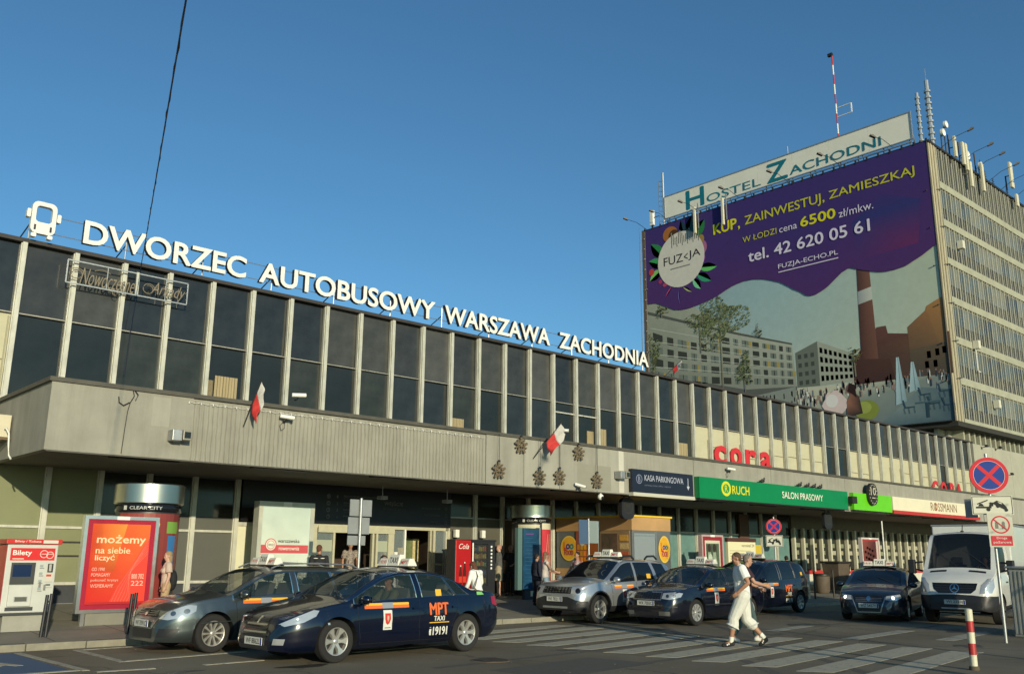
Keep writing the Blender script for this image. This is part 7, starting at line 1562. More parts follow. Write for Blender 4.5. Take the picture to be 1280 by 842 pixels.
plate(root, 2.275, 0, .545, 'WX 7055C'); taxi_sign(root, -.30, 1.49); mirrors(root, .86, .83, .98, p_dark); door_stickers(c, root, .84, -.02, .82, False)

# ---- dark people carrier
MPV = dict(SUV); MPV.update(top=[(-2.2,.60),(-2.18,1.05),(-2.10,1.22),(-1.95,1.44),(-1.75,1.56),(-1.2,1.62),(-.5,1.645),(.1,1.62),(.45,1.52),(.9,1.28),(1.3,1.08),(1.45,1.02),(1.7,.95),(1.98,.82),(2.12,.68),(2.2,.5),(2.21,.44)],
 belt=[(-2.2,.55),(-2.1,1.0),(-1.8,1.04),(0,.98),(1.0,.93),(1.5,.89),(1.9,.78),(2.1,.62),(2.21,.41)], bottom=[(-2.2,.36),(-2.0,.26),(1.8,.2),(2.21,.22)], width=[(-2.2,.70),(-2.1,.80),(-1.9,.86),(-1.4,.90),(0,.905),(1.2,.9),(1.65,.87),(1.95,.79),(2.12,.68),(2.21,.54)],
 axles=(1.38,-1.38), arch=.38, wr=.325, rim='seven', windows=[(-1.85,-1.18),(-1.10,-.26),(-.16,1.25)], cowl=(.5,1.38), rearglass=(-2.12,-1.85), shear=[(-2.2,0),(-1.85,.2),(-1.1,.05),(.6,0),(2.4,0)], inside=False, wt=.21)
root, c = make_car('taxi_people_carrier', 'dark people carrier taxi with orange lettering partly hidden by the walking men', MPV, (25.80,17.0,0), radians(180+3.0), p_dark)
for sg in (1,-1):
    md = 'left' if sg == 1 else 'right'; d = (-1,-.75*sg,0); dd = Vector(d).normalized(); un = Vector((-dd.y,dd.x,0))
    P3 = [Vector(p) for p in ((2.14,sg*.50,.60),(1.98,sg*.64,.74),(1.72,sg*.78,.84),(1.74,sg*.83,.74),(2.0,sg*.76,.62))]; c.patch([(p.dot(un), p.z) for p in P3], 'dir', lampglass, 'headlamp', root, .006, 5, d)
    c.seam([(1.05,.9),(1.0,.5),(.96,.26)], md, root); c.seam([(-.21,.97),(-.2,.5),(-.23,.26)], md, root); c.seam([(-1.14,.98),(-1.1,.75),(-.95,.42),(-.93,.26)], md, root); c.patch([(-2.16,.84),(-2.12,1.06),(-1.96,1.06),(-1.94,.86)], md, redlamp, 'tail_lamp', root, .006, 3)
    for hx in (-.04,-.98): c.seam([(hx,.84),(hx-.17,.845)], md, root, .035, p_dark, 'door_handle', .022)
c.patch([(-.4,.42),(.4,.42),(.32,.66),(-.32,.66)], 'front', blackgloss, 'grille', root, .004, 5); plate(root, 2.235, 0, .42, 'WB 1919K'); mirrors(root, 1.05, .85, 1.02, p_dark); door_stickers(c, root, .86, -.02, .84, True, -.62, .66); taxi_sign(root, .0, 1.66)
c.patch([(-1.55,1.14),(-1.68,1.14),(-1.68,1.24),(-1.55,1.24)], 'left', yellowm, 'window_sticker', root, .006, 2)

# ---- dark saloon facing the camera with lit lamps
SL2 = dict(SAL); SL2.update(axles=(1.35,-1.35), rim='five', glass=cargl_dark, inside=False, trim=blackplastic)
root, c = make_car('dark_saloon', 'dark blue grey saloon facing the camera with both headlamps lit and a roof sign', SL2, (27.0,13.35,0), radians(180+17), paint('slate_paint', (.020,.032,.050), .6, .28))
sp_ = MATS['slate_paint']
for sg in (1,-1):
    d = (-1,-.35*sg,0); dd = Vector(d).normalized(); un = Vector((-dd.y,dd.x,0))
    P3 = [Vector(p) for p in ((2.28,sg*.42,.58),(2.2,sg*.44,.68),(1.95,sg*.74,.73),(1.95,sg*.78,.64),(2.15,sg*.68,.57))]; c.patch([(p.dot(un), p.z) for p in P3], 'dir', lampglass, 'headlamp', root, .006, 5, d)
    pp = Vector((2.2,sg*.60,.635)); c.patch([(pp.dot(un)+.035*cos(k*pi/5), pp.z+.035*sin(k*pi/5)) for k in range(10)], 'dir', lit_lamp, 'lit_bulb', root, .012, 2, d)
    md = 'left' if sg == 1 else 'right'; c.seam([(1.06,.84),(1.02,.5),(.98,.26)], md, root); c.seam([(-.24,.92),(-.22,.5),(-.26,.26)], md, root)
c.patch([(-.40,.50),(.40,.50),(.34,.68),(-.34,.68)], 'front', blackgloss, 'grille', root, .004, 5); c.seam([(-.44,.66),(-.34,.40),(-.30,.26),(.30,.26),(.34,.40),(.44,.66)], 'front', root, .03, gc, 'grille_frame', .012)
for z in (.54,.58,.62): c.seam([(-.34,z),(.34,z)], 'front', root, .010, gc, 'grille_bar', .010)
c.patch([(.06*cos(k*pi/8), .61+.06*sin(k*pi/8)) for k in range(16)], 'front', chrome, 'badge', root, .016, 2); plate(root, 2.40, 0, .43, 'WZ 5457Y'); taxi_sign(root, .15, 1.47); mirrors(root, .98, .86, .95, sp_)
c.patch([(-.30,.27),(.30,.27),(.33,.36),(-.33,.36)], 'front', blackplastic, 'lower_grille', root, .005, 3)
wipers(c, root, 0, [((1.22,.55),(.92,.05)),((1.24,-.1),(.95,-.5))])

# ---- white delivery van with a box body
VAN = dict(top=[(.55,2.28),(.75,2.40),(1.05,2.44),(1.35,2.40),(1.50,2.30),(1.72,2.00),(2.0,1.62),(2.12,1.47),(2.25,1.38),(2.55,1.22),(2.72,1.08),(2.80,.90),(2.84,.70),(2.86,.55)],
 belt=[(.55,1.30),(1.6,1.30),(2.1,1.28),(2.4,1.18),(2.65,1.0),(2.78,.80),(2.86,.50)], bottom=[(.55,.42),(2.3,.36),(2.7,.34),(2.86,.38)], width=[(.55,.96),(2.0,.97),(2.4,.95),(2.62,.88),(2.76,.78),(2.86,.66)],
 axles=(1.90,-1.75), arch=.44, wr=.36, track=.84, rim='steel', windows=[(1.05,2.02)], cowl=(1.42,2.12), rearglass=(-9,-8), tumble=.07, crown=.07, tuck=.05, glass=mat('van_glass',(.006,.008,.010),.03,spec=.6,alpha=.80), trim=blackplastic, seat_z=.95, seat_x=1.0, dash=1.62, rear_seat=.85, tub=(.6,1.95,.85,1.30), inside=True, wt=.24)
p_white = paint('van_white', (.62,.62,.57), .0, .30, .05)
root, c = make_car('delivery_van', 'white delivery van facing the camera with a black grille and box body', VAN, (28.45,11.15,0), radians(180+9), p_white, lambda x,y,z,a: 1 if a <= (2 if x > 2.33 else 0) else 0, 'van', None)
for sg in (1,-1):
    d = (-1,-.45*sg,0); dd = Vector(d).normalized(); un = Vector((-dd.y,dd.x,0))
    P3 = [Vector(p) for p in ((2.80,sg*.60,.80),(2.72,sg*.64,1.02),(2.52,sg*.78,1.18),(2.40,sg*.88,1.20),(2.46,sg*.90,.98),(2.62,sg*.86,.82))]; c.patch([(p.dot(un), p.z) for p in P3], 'dir', lampglass, 'headlamp', root, .008, 5, d)
    md = 'left' if sg == 1 else 'right'; c.seam([(2.1,1.26),(2.08,.6)], md, root); c.seam([(.95,2.1),(.95,.5)], md, root); c.seam([(1.1,1.08),(1.3,1.08)], md, root, .04, blackplastic, 'door_handle', .02)
    c.patch([(2.30,sg*.28),(2.30,sg*.70),(2.22,sg*.70),(2.22,sg*.28)], 'top', blackplastic, 'bonnet_vent', root, .006, 2)
    b = MB(); b.box(1.88,2.06,min(sg*1.16,sg*1.34),max(sg*1.16,sg*1.34),1.28,1.66); b.bar((1.95,sg*.95,1.35),(1.97,sg*1.18,1.40),.05); b.bar((1.95,sg*.95,1.6),(1.97,sg*1.18,1.58),.05); free(root, 'wing_mirror', blackplastic, b, .04)
    c.patch([(sg*.50,.42),(sg*.72,.42),(sg*.72,.54),(sg*.50,.54)], 'front', blackgloss, 'bumper_pocket', root, .006, 3)
c.patch([(-.56,1.06),(.56,1.06),(.52,.90),(.40,.80),(-.40,.80),(-.52,.90)], 'front', blackgloss, 'grille', root, .008, 5)
for z in (.87,.93,.99): c.seam([(-.48,z),(.48,z)], 'front', root, .012, blackplastic, 'grille_bar', .014)
c.lay([(r_*cos(2*pi*k/32), .93+r_*sin(2*pi*k/32)) for k in range(32) for r_ in (.095,.115)], [(2*k,2*k+1,(2*k+3)%64,(2*k+2)%64) for k in range(32)], 'front', chrome, 'badge_ring', root, .022)
for k in range(3): a_ = pi/2+k*2*pi/3; c.lay([(.10*cos(a_),.93+.10*sin(a_)),(.022*cos(a_+1.05),.93+.022*sin(a_+1.05)),(0,.93),(.022*cos(a_-1.05),.93+.022*sin(a_-1.05))], [(0,1,2,3)], 'front', chrome, 'badge_star', root, .024)
plate(root, 2.895, 0, .58, 'WI 2223J'); c.seam([(-.35,.42),(.35,.42)], 'front', root, .03, galv, 'bumper_bar', .02); c.patch([(-.80,.40),(-.4,.38),(0,.38),(.4,.38),(.80,.40),(.84,.58),(.80,.72),(.45,.76),(0,.77),(-.45,.76),(-.80,.72),(-.84,.58)], 'front', blackplastic, 'bumper', root, .012, 8)
for sg in (1,-1): d = (-1,-1.2*sg,0); dd = Vector(d).normalized(); un = Vector((-dd.y,dd.x,0)); P3 = [Vector(p) for p in ((2.84,sg*.60,.40),(2.83,sg*.62,.74),(2.62,sg*.88,.74),(2.36,sg*.95,.74),(2.36,sg*.95,.42),(2.62,sg*.88,.40))]; c.patch([(p.dot(un), p.z) for p in P3], 'dir', blackplastic, 'bumper_corner', root, .014, 6, d)
b = MB(); b.box(-3.0,.50,-1.02,1.02,.72,2.62); free(root, 'box_body', p_white, b, .03); b = MB(); b.box(-3.0,.2,-.45,.45,.42,.72); free(root, 'chassis', darkmet, b); box_part(root,'box_edge',galv,-3.02,.52,-1.035,1.035,2.62,2.66)
b = MB(); b.tube([(1.35,0,2.42),(1.25,0,2.62)],.012,6); b.ell((1.35,0,2.44),(.05,.05,.025),10,5); free(root, 'aerial', blackplastic, b)
wipers(c, root, 0, [((2.08,.70),(1.78,.10)),((2.10,-.05),(1.80,-.60))])
for z in (.30,.38): box_part(root,'step_bar',galv,2.45,2.5,-.5,.5,z,z+.03)
b = MB(); b.box(1.2,1.9,.93,1.0,.32,.36); free(root,'side_step',blackplastic,b)

# ---- yellow and red truck beyond the van
t = thing('box_truck', 'parked truck with a yellow and red box body just visible behind the white van', 'truck', (37.5,14.2,0), radians(180+8), world=False)
def bp(nm, m_, *a, bv=0): b = MB(); b.box(*a); o = b.build(nm, m_, t, None, bv); o.location = (0,0,0)
bp('box_body', mat('truck_yellow',(.55,.33,.02),.45,var=.1), -3.2,.6,-1.1,1.1,.95,2.65,bv=.02); bp('red_band', mat('truck_red',(.42,.04,.03),.45), -3.22,.4,-1.105,1.105,1.0,1.7); bp('chassis', darkmet, -3.1,2.4,-.45,.45,.55,.85)
bp('bumper', blackplastic, 2.3,2.5,-.95,.95,.45,.75,bv=.02)
b = MB(); b.prism([(.75,.8),(2.35,.8),(2.38,1.25),(2.15,2.1),(1.9,2.25),(.75,2.25)], -.98, .98, 0, Matrix(((1,0,0,0),(0,0,1,0),(0,1,0,0),(0,0,0,1)))); o = b.build('cab', mat('cab_white',(.6,.6,.55),.4), t, None, .05); o.location = (0,0,0)
b = MB(); b.add([(2.385,-.85,1.30),(2.385,.85,1.30),(2.165,.85,2.08),(2.165,-.85,2.08)],[(0,1,2,3)]); o = b.build('windscreen', cargl_dark, t); o.location = (0,0,0)
for A in (1.7,-2.0):
    for sg in (1,-1): wheel_(t, A, sg*.9, .40, sg, 'steel', .26)
bp('headlamp', lampglass, 2.36,2.41,.6,.85,.85,1.05); bp('headlamp', lampglass, 2.36,2.41,-.85,-.6,.85,1.05); bp('grille', blackplastic, 2.365,2.40,-.5,.5,.85,1.1)
# ================================================================== people
skin_m = [mat('skin_%d' % i, c, .55, var=.08, scale=9) for i, c in enumerate(((.42,.23,.15),(.34,.17,.10),(.50,.29,.20)))]
def cloth(name, c, var=.10): return mat(name, c, .85, var=var, scale=7, bump=.4, bscale=22)
def rmesh(b, name, m, parent, vox=.011, sm=3):
    """closed overlapping solids -> one continuous skin"""
    me = b.mesh('tmp', m); o = bpy.data.objects.new('tmp', me); COL.objects.link(o)
    r = o.modifiers.new('r','REMESH'); r.mode = 'VOXEL'; r.voxel_size = vox; r.use_smooth_shade = True
    s_ = o.modifiers.new('s','SMOOTH'); s_.factor = .5; s_.iterations = sm
    dg = bpy.context.evaluated_depsgraph_get(); me2 = bpy.data.meshes.new_from_object(o.evaluated_get(dg)); me2.name = name
    bpy.data.objects.remove(o); me2.materials.clear(); me2.materials.append(m if not isinstance(m, (list,tuple)) else m[0])
    me2.polygons.foreach_set('use_smooth', [True]*len(me2.polygons)); return link(name, me2, parent, local=True)
def cap(b, a, c, ra, rc, n=12, e0=True, e1=True):
    a, c = Vector(a), Vector(c); L = (c-a).length
    if L < 1e-5: return
    q = (c-a).to_track_quat('Z','Y').to_matrix().to_4x4(); q.translation = a; pr = []
    if e0: pr += [(max(1e-4, ra*sin(t*pi/8)), -ra*cos(t*pi/8)) for t in range(0,4)]
    else: pr += [(1e-4,0)]
    pr += [(ra,0),(rc,L)]
    if e1: pr += [(max(1e-4, rc*cos(t*pi/8)), L+rc*sin(t*pi/8)) for t in range(1,5)]
    else: pr += [(1e-4,L)]
    b.lathe(pr, n, 0, q)
def chain(b, pts, rs, e0=True, e1=True):
    for i in range(len(pts)-1): cap(b, pts[i], pts[i+1], rs[i], rs[i+1], 12, e0 if i == 0 else True, e1 if i == len(pts)-2 else True)
def frame(z_dir, x_hint):
    z = Vector(z_dir).normalized(); x = Vector(x_hint); x = (x-z*x.dot(z)).normalized(); y = z.cross(x); return Matrix((x,y,z)).transposed().to_4x4()
def hand(b, wrist, d, palm_n, curl, side, s=1.):
    """palm, four unequal bent fingers and a thumb leaving the side of the palm"""
    d = Vector(d).normalized(); n = Vector(palm_n); n = (n-d*n.dot(d)).normalized(); sd = d.cross(n)*side
    W_ = Vector(wrist); T = Matrix((sd, n, d)).transposed().to_4x4(); T.translation = W_+d*.045*s; b.lathe([(max(1e-4,sin(pi*j/8)),-cos(pi*j/8)) for j in range(9)], 12, 0, T @ Matrix.Diagonal((.040*s,.018*s,.054*s,1)))
    for k, (o, L) in enumerate(((.028,.068),(.010,.078),(-.009,.072),(-.027,.056))):
        p = W_+d*.085*s+sd*o*s; c = curl*(1+.12*k); d1 = (d*cos(c*.6)+n*sin(c*.6)); p1 = p+d1*L*.45*s; d2 = d*cos(c*1.5)+n*sin(c*1.5); p2 = p1+d2*L*.32*s; d3 = d*cos(c*2.3)+n*sin(c*2.3); p3 = p2+d3*L*.25*s
        chain(b, [p,p1,p2,p3], [.0095*s,.009*s,.0082*s,.0075*s])
    p = W_+d*.030*s+sd*.034*s; p1 = p+(d*.6+sd*.7+n*.3).normalized()*.034*s; p2 = p1+(d*.9+sd*.2+n*.35).normalized()*.030*s; chain(b,[p,p1,p2],[.012*s,.0105*s,.009*s])
def person(label, loc, yaw, H=1.78, pose=None, look=0., tilt=0., skin=0, top=None, bottom=None, shoes=None, hair=None, hairstyle='short', female=False, vox=.011, seated=False, extra=None, build=1., group='people at the station', curl=.45):
    """local frame: faces +x, left is +y; joints in metres for a 1.8 m figure"""
    root = thing('person', label, 'person', loc, yaw, group, world=False); k = H/1.8; sk = skin_m[skin]
    J = dict(pelvis=(0,0,.95), waist=(0,0,1.10), chest=(.01,0,1.32), neck=(.0,0,1.50), head=(.02,0,1.665),
        lsh=(0,.185,1.45), rsh=(0,-.185,1.45), lel=(-.02,.235,1.17), rel=(-.02,-.235,1.17), lwr=(.05,.24,.92), rwr=(.05,-.24,.92),
        lhip=(0,.095,.92), rhip=(0,-.095,.92), lkn=(.02,.10,.50), rkn=(.02,-.10,.50), lan=(0,.10,.09), ran=(0,-.10,.09), lto=(.15,.115,.035), rto=(.15,-.115,.035))
    J.update(pose or {}); J = {a: Vector(v)*k for a, v in J.items()}; w_ = build*k; fx = .9 if female else 1.
    sdv = (J['lsh']-J['rsh']).normalized(); upv = (J['neck']-J['pelvis']).normalized(); fwd = sdv.cross(upv).normalized()
    def ell_at(b, c, r, z=upv, xh=fwd): b.lathe([(max(1e-4,sin(pi*j/9)),-cos(pi*j/9)) for j in range(10)], 16, 0, Matrix.Translation(c) @ frame(z, xh) @ Matrix.Diagonal((r[0],r[1],r[2],1)))
    def torso(b, g=0., low=True):
        ell_at(b, J['chest'], ((.115+g)*w_,(.165*fx+g)*w_,(.20+g)*k)); ell_at(b, J['waist'], ((.10+g)*w_,(.135*(.88 if female else 1)+g)*w_,(.17+g)*k)); cap(b, (J['chest']+J['waist'])/2, J['pelvis'], (.118+g)*w_, (.118+g)*w_)
        for sh in ('lsh','rsh'): cap(b, J['chest']+upv*.08*k, J[sh], (.07+g)*w_, (.052+g)*w_)
        if low: ell_at(b, J['pelvis'], ((.115+g)*w_,(.165+g)*w_,(.12+g)*k))
        cap(b, J['neck']-upv*.05*k, J['neck'], (.075+g)*w_, (.055+g)*k)
        if female:
            for sg in (1,-1): ell_at(b, J['chest']+fwd*.085*k+sdv*sg*.075*k-upv*.02*k, ((.06+g)*k,(.07+g)*k,(.07+g)*k))
    def arm(b, s_, g=0., to=1.0, e1=True, upper=False):
        a, e, r = J[s_+'sh'], J[s_+'el'], J[s_+'wr']
        if to <= .5: chain(b, [a, a.lerp(e, to*2)], [(.053+g)*w_,(.045+g)*w_+g*.5], True, e1); return
        t = (to-.5)*2; m_ = e.lerp(r, .3); chain(b, [a, a.lerp(e,.45), e], [(.050+g)*w_,(.048+g)*w_,(.037+g)*w_]); chain(b, [e, m_, e.lerp(r, t)], [(.038+g)*w_,(.040+g)*w_,(.027+g+(.012 if g else 0))*w_], True, e1)
    def leg(b, s_, g=0., to=1.0, flare=0., e1=True):
        h, n_, a = J[s_+'hip'], J[s_+'kn'], J[s_+'an']; kf = (n_-h)
        if to <= .5: chain(b, [h+upv*.03, h.lerp(n_,.4*to*2), h.lerp(n_, to*2)], [(.098+g)*w_,(.090+g)*w_,(.066+g+flare)*w_], True, e1); return
        t = (to-.5)*2; chain(b, [h+upv*.02, h.lerp(n_,.35), n_], [(.095+g)*w_,(.085+g)*w_,(.056+g)*w_]); back = -fwd*.012*k
        q = [n_, n_.lerp(a,.28)+back, n_.lerp(a,.7), a]; rr_ = [(.055+g)*w_,(.058+g)*w_,(.041+g+flare*.5)*w_,(.036+g+flare)*w_]
        if t < 1: q = [n_, n_.lerp(a,.28)+back, n_.lerp(a,t)]; rr_ = [(.056+g)*w_,(.060+g)*w_,(.050+g+flare)*w_]
        chain(b, q, rr_, True, e1)
    # ---- body, one continuous surface
    b = MB(); torso(b, -.004); hd = J['head']; T = Matrix.Translation(hd) @ Matrix.Rotation(look,4,'Z') @ Matrix.Rotation(tilt,4,'Y')
    def he(c, r, bb=None): (bb or b).lathe([(max(1e-4,sin(pi*j/10)),-cos(pi*j/10)) for j in range(11)], 18, 0, T @ Matrix.Translation(Vector(c)*k) @ Matrix.Diagonal((r[0]*k,r[1]*k,r[2]*k,1)))
    cap(b, J['neck']-upv*.06*k, hd+Vector((-.01,0,-.05))*k, .058*k, .054*k)
    he((-.012,0,.03),(.094,.076,.090)); he((.022,0,-.035),(.066,.058,.078)); he((.045,0,-.088),(.032,.036,.026)); he((.072,0,.012),(.020,.055,.016))
    b.add([T @ Vector(p)*1 for p in [Vector(q)*k for q in ((.080,0,.012),(.075,.016,-.034),(.075,-.016,-.034),(.112,0,-.030),(.06,0,-.02))]], [(0,1,3),(0,3,2),(1,2,3),(0,4,1),(0,2,4),(1,4,2)])
    he((.094,0,-.030),(.014,.014,.011)); he((.078,0,-.058),(.012,.024,.007)); he((.075,0,-.070),(.012,.022,.008))
    for sg in (1,-1): he((-.008,sg*.078,-.005),(.018,.009,.030)); he((.055,sg*.040,-.025),(.022,.020,.022))
    for s_ in 'lr':
        arm(b, s_); leg(b, s_); d = (J[s_+'wr']-J[s_+'el']).normalized(); sg = 1 if s_ == 'l' else -1
        pn = -sdv*sg if abs(d.dot(sdv)) < .8 else -upv; hand(b, J[s_+'wr'], d, pn+fwd*.2, curl, 1 if s_ == 'l' else 1, k)
        an, to_ = J[s_+'an'], J[s_+'to']; cap(b, an, to_, .036*k, .026*k)
    bo = rmesh(b, 'body', sk, root, vox*.85 if vox <= .009 else vox, 2)
    b = MB()
    for sg in (1,-1): he((.077,sg*.030,.004),(.010,.012,.006), b)
    o = b.build('eyes', mat('eye_dark',(.02,.015,.012),.25), root, 60); o.location = (0,0,0)
    b = MB(); he((.092,0,-.064),(.004,.020,.003), b)
    for sg in (1,-1): he((.084,sg*.030,.021),(.006,.018,.004), b)
    o = b.build('brows_and_mouth', mat('face_dark',(.10,.045,.03),.7), root, 60); o.location = (0,0,0)
    # ---- hair
    if hair:
        b = MB()
        if hairstyle == 'short': he((-.026,0,.047),(.092,.083,.085), b); he((-.055,0,-.005),(.055,.074,.060), b)
        elif hairstyle == 'crop': he((-.022,0,.040),(.089,.079,.086), b); he((-.052,0,-.01),(.050,.068,.055), b)
        else: he((-.026,0,.045),(.096,.088,.088), b); he((-.055,0,-.05),(.062,.082,.10), b); he((-.06,0,-.12),(.05,.07,.06), b)
        rmesh(b, 'hair', hair, root, vox, 1)
    # ---- clothes
    if bottom:
        kind, m_ = bottom; b = MB(); ell_at(b, J['pelvis']+upv*.01, (.128*w_,.178*w_,.13*k)); cap(b, J['pelvis'], J['pelvis'].lerp(J['waist'],.5), .128*w_, .122*w_)
        for s_ in 'lr': leg(b, s_, *{'trousers':(.016,.97,.014),'jeans':(.010,.95,.008),'shorts':(.022,.46,.035),'knee':(.036,.68,.044)}[kind], False)
        rmesh(b, {'trousers':'trousers','jeans':'jeans','shorts':'shorts','knee':'knee_length_trousers'}[kind], m_, root, vox, 2)
    if top:
        kind, m_ = top; b = MB(); torso(b, .010 if kind != 'loose' else .028); cap(b, J['waist'], J['pelvis']-upv*.04*k, .130*w_, (.136 if kind != 'loose' else .165)*w_, 16, True, False)
        ell_at(b, J['pelvis']+upv*.05*k, (.13*w_,.172*w_,.09*k))
        if kind in ('tshirt',): [arm(b, s_, .026, .34, False) for s_ in 'lr']
        elif kind in ('long','loose'): [arm(b, s_, .016, .97, False) for s_ in 'lr']
        elif kind == 'rolled': [arm(b, s_, .018, .72, False) for s_ in 'lr']
        rmesh(b, {'tshirt':'t_shirt','long':'jacket','loose':'blouse','tank':'vest_top','rolled':'shirt'}[kind], m_, root, vox, 2)
    if shoes:
        for s_ in 'lr':
            b = MB()
            an, to_ = J[s_+'an'], J[s_+'to']; d = (to_-an); dz = Vector((d.x,d.y,0)).normalized() if d.xy.length > .02 else fwd
            heel = an-dz*.03*k+Vector((0,0,-.035*k)); chain(b, [heel, heel.lerp(to_,.6), to_], [.042*k,.042*k,.036*k]); cap(b, an+Vector((0,0,.0)), heel, .042*k, .040*k)
            rmesh(b, 'shoe', shoes, root, vox, 1)
    if extra: extra(root, J, k, fwd, sdv, upv)
    return root, J
white_c, black_c = cloth('cloth_white', (.74,.74,.69), .05), cloth('cloth_black', (.012,.012,.014))
hair_br, hair_dk, hair_gr, hair_red = cloth('hair_brown',(.075,.045,.025)), cloth('hair_dark',(.018,.013,.010)), cloth('hair_grey',(.16,.13,.11)), cloth('hair_auburn',(.10,.035,.018))
# ---- the man in white striding to the left
def socks(root, J, k, f, s, u):
    b = MB()
    for q in 'lr': a_, n_ = J[q+'an'], J[q+'kn']; cap(b, a_, a_.lerp(n_,.22), .044*k, .048*k, 12, True, False)
    rmesh(b, 'socks', cloth('sock_white',(.70,.69,.58)), root, .009, 1)
    b = MB()
    for q in 'lr':
        a_, t_ = J[q+'an'], J[q+'to']
        for sg in (1,-1):
            for h in (.35,.55): c_ = a_.lerp(t_,h)+s*.040*sg*k+Vector((0,0,-.015)); b.ell(c_,(.014,.006,.018),8,5)
    o = b.build('shoe_stripes', white_c, root, 60); o.location = (0,0,0)
def side_stripe(root, J, k, f, s, u):
    socks(root,J,k,f,s,u)
HP = radians(128)
person('man in white t-shirt, white knee length trousers and black trainers striding left across the crossing', (15.75,10.62,0), HP, 1.80,
    dict(chest=(.03,0,1.32), neck=(.035,0,1.50), head=(.085,0,1.645), lsh=(.0,.19,1.46), rsh=(.05,-.19,1.46), lel=(-.10,.27,1.20), lwr=(.10,.25,1.02), rel=(.0,-.25,1.19), rwr=(.14,-.22,.98),
     lhip=(0,.095,.92), rhip=(0,-.095,.92), lkn=(.20,.10,.53), lan=(.26,.10,.10), lto=(.41,.12,.035), rkn=(-.06,-.10,.50), ran=(-.38,-.11,.17), rto=(-.30,-.13,.045)),
    0., .30, 1, ('tshirt', white_c), ('knee', cloth('cloth_white_trousers', (.60,.59,.52), .07)), cloth('shoe_black',(.014,.013,.013)), hair_br, 'crop', vox=.008, extra=side_stripe, group='people walking over the crossing', build=1.10)
person('grey haired man in a maroon t-shirt and jeans walking right behind the man in white', (16.66,11.16,0), radians(-44), 1.76,
    dict(chest=(.03,0,1.32), neck=(.03,0,1.50), head=(.08,0,1.65), lel=(.10,.25,1.20), lwr=(.34,.20,1.09), rel=(.14,-.25,1.21), rwr=(.40,-.14,1.14), lkn=(.16,.10,.51), lan=(.22,.10,.10), lto=(.37,.12,.04), rkn=(-.05,-.10,.50), ran=(-.34,-.10,.14), rto=(-.22,-.12,.045)),
    0., .15, 0, ('tshirt', cloth('cloth_maroon', (.035,.012,.018))), ('jeans', cloth('jeans_green_blue', (.05,.085,.085))), cloth('shoe_white',(.55,.54,.48)), hair_gr, 'crop', vox=.008, group='people walking over the crossing')
# ---- by the vending machines
person('man in grey sweater and beige shorts standing with his back to the street', (20.55,23.15,zsf(23.15)), radians(118), 1.66, dict(lel=(.0,.26,1.18), lwr=(.10,.22,.98)), .6, .05, 2, ('long', cloth('cloth_grey', (.085,.085,.08))), ('shorts', cloth('cloth_beige', (.34,.29,.20))), cloth('shoe_pink',(.35,.22,.17)), cloth('hair_fair_pink',(.42,.20,.15)), 'crop')
def bag_black(root, J, k, f, s, u):
    b = MB(); c = J['pelvis']-s*.26*k-f*.02+Vector((0,0,-.28*k)); b.ell(c, (.15*k,.10*k,.19*k), 12, 8); rmesh(b, 'holdall', cloth('bag_brown_black',(.03,.022,.016)), root, .012, 1)
    b = MB(); b.tube([c+Vector((0,0,.17*k))-f*.08, J['rwr']+Vector((0,0,-.06)), c+Vector((0,0,.17*k))+f*.08],.010,6); o = b.build('bag_handle', black_c, root); o.location = (0,0,0)
person('man in a black t-shirt facing the man in shorts, holdall in hand', (21.15,23.25,zsf(23.25)), radians(-150), 1.64, dict(lel=(.06,.26,1.20), lwr=(.22,.16,1.10)), .2, .1, 1, ('tshirt', black_c), ('trousers', cloth('cloth_dark_brown', (.022,.017,.013))), black_c, cloth('hair_bald_tan',(.30,.15,.09)), 'crop', extra=bag_black)
def shoulder_bag(root, J, k, f, s, u):
    b = MB(); c = J['pelvis']+s*.20*k-f*.05+Vector((0,0,-.02)); b.ell(c, (.12*k,.05*k,.12*k), 12, 8); rmesh(b, 'handbag', cloth('bag_taupe',(.16,.12,.08)), root, .010, 1)
    b = MB(); b.tube([c+Vector((0,0,.10*k)), J['waist']+s*.20*k-f*.13*k, J['chest']+s*.11*k-f*.17*k, J['neck']+s*.06*k-f*.09*k-u*.02*k],.012,6); o = b.build('bag_strap', MATS['bag_taupe'], root, 60); o.location = (0,0,0)
person('woman in a white blouse with a shoulder bag behind the blue saloon boot', (14.62,17.25,0), radians(100), 1.58, dict(waist=(.02,0,1.10), chest=(.06,0,1.32), neck=(.10,0,1.49), head=(.17,0,1.60), lel=(.05,.30,1.18), lwr=(.18,.30,.97), rel=(.08,-.28,1.18), rwr=(.22,-.26,.97), lsh=(.06,.18,1.44), rsh=(.06,-.18,1.44)), 0, .5, 0, ('loose', white_c), ('trousers', cloth('cloth_cream_grey', (.25,.23,.19))), black_c, hair_red, 'bob', True, extra=shoulder_bag)
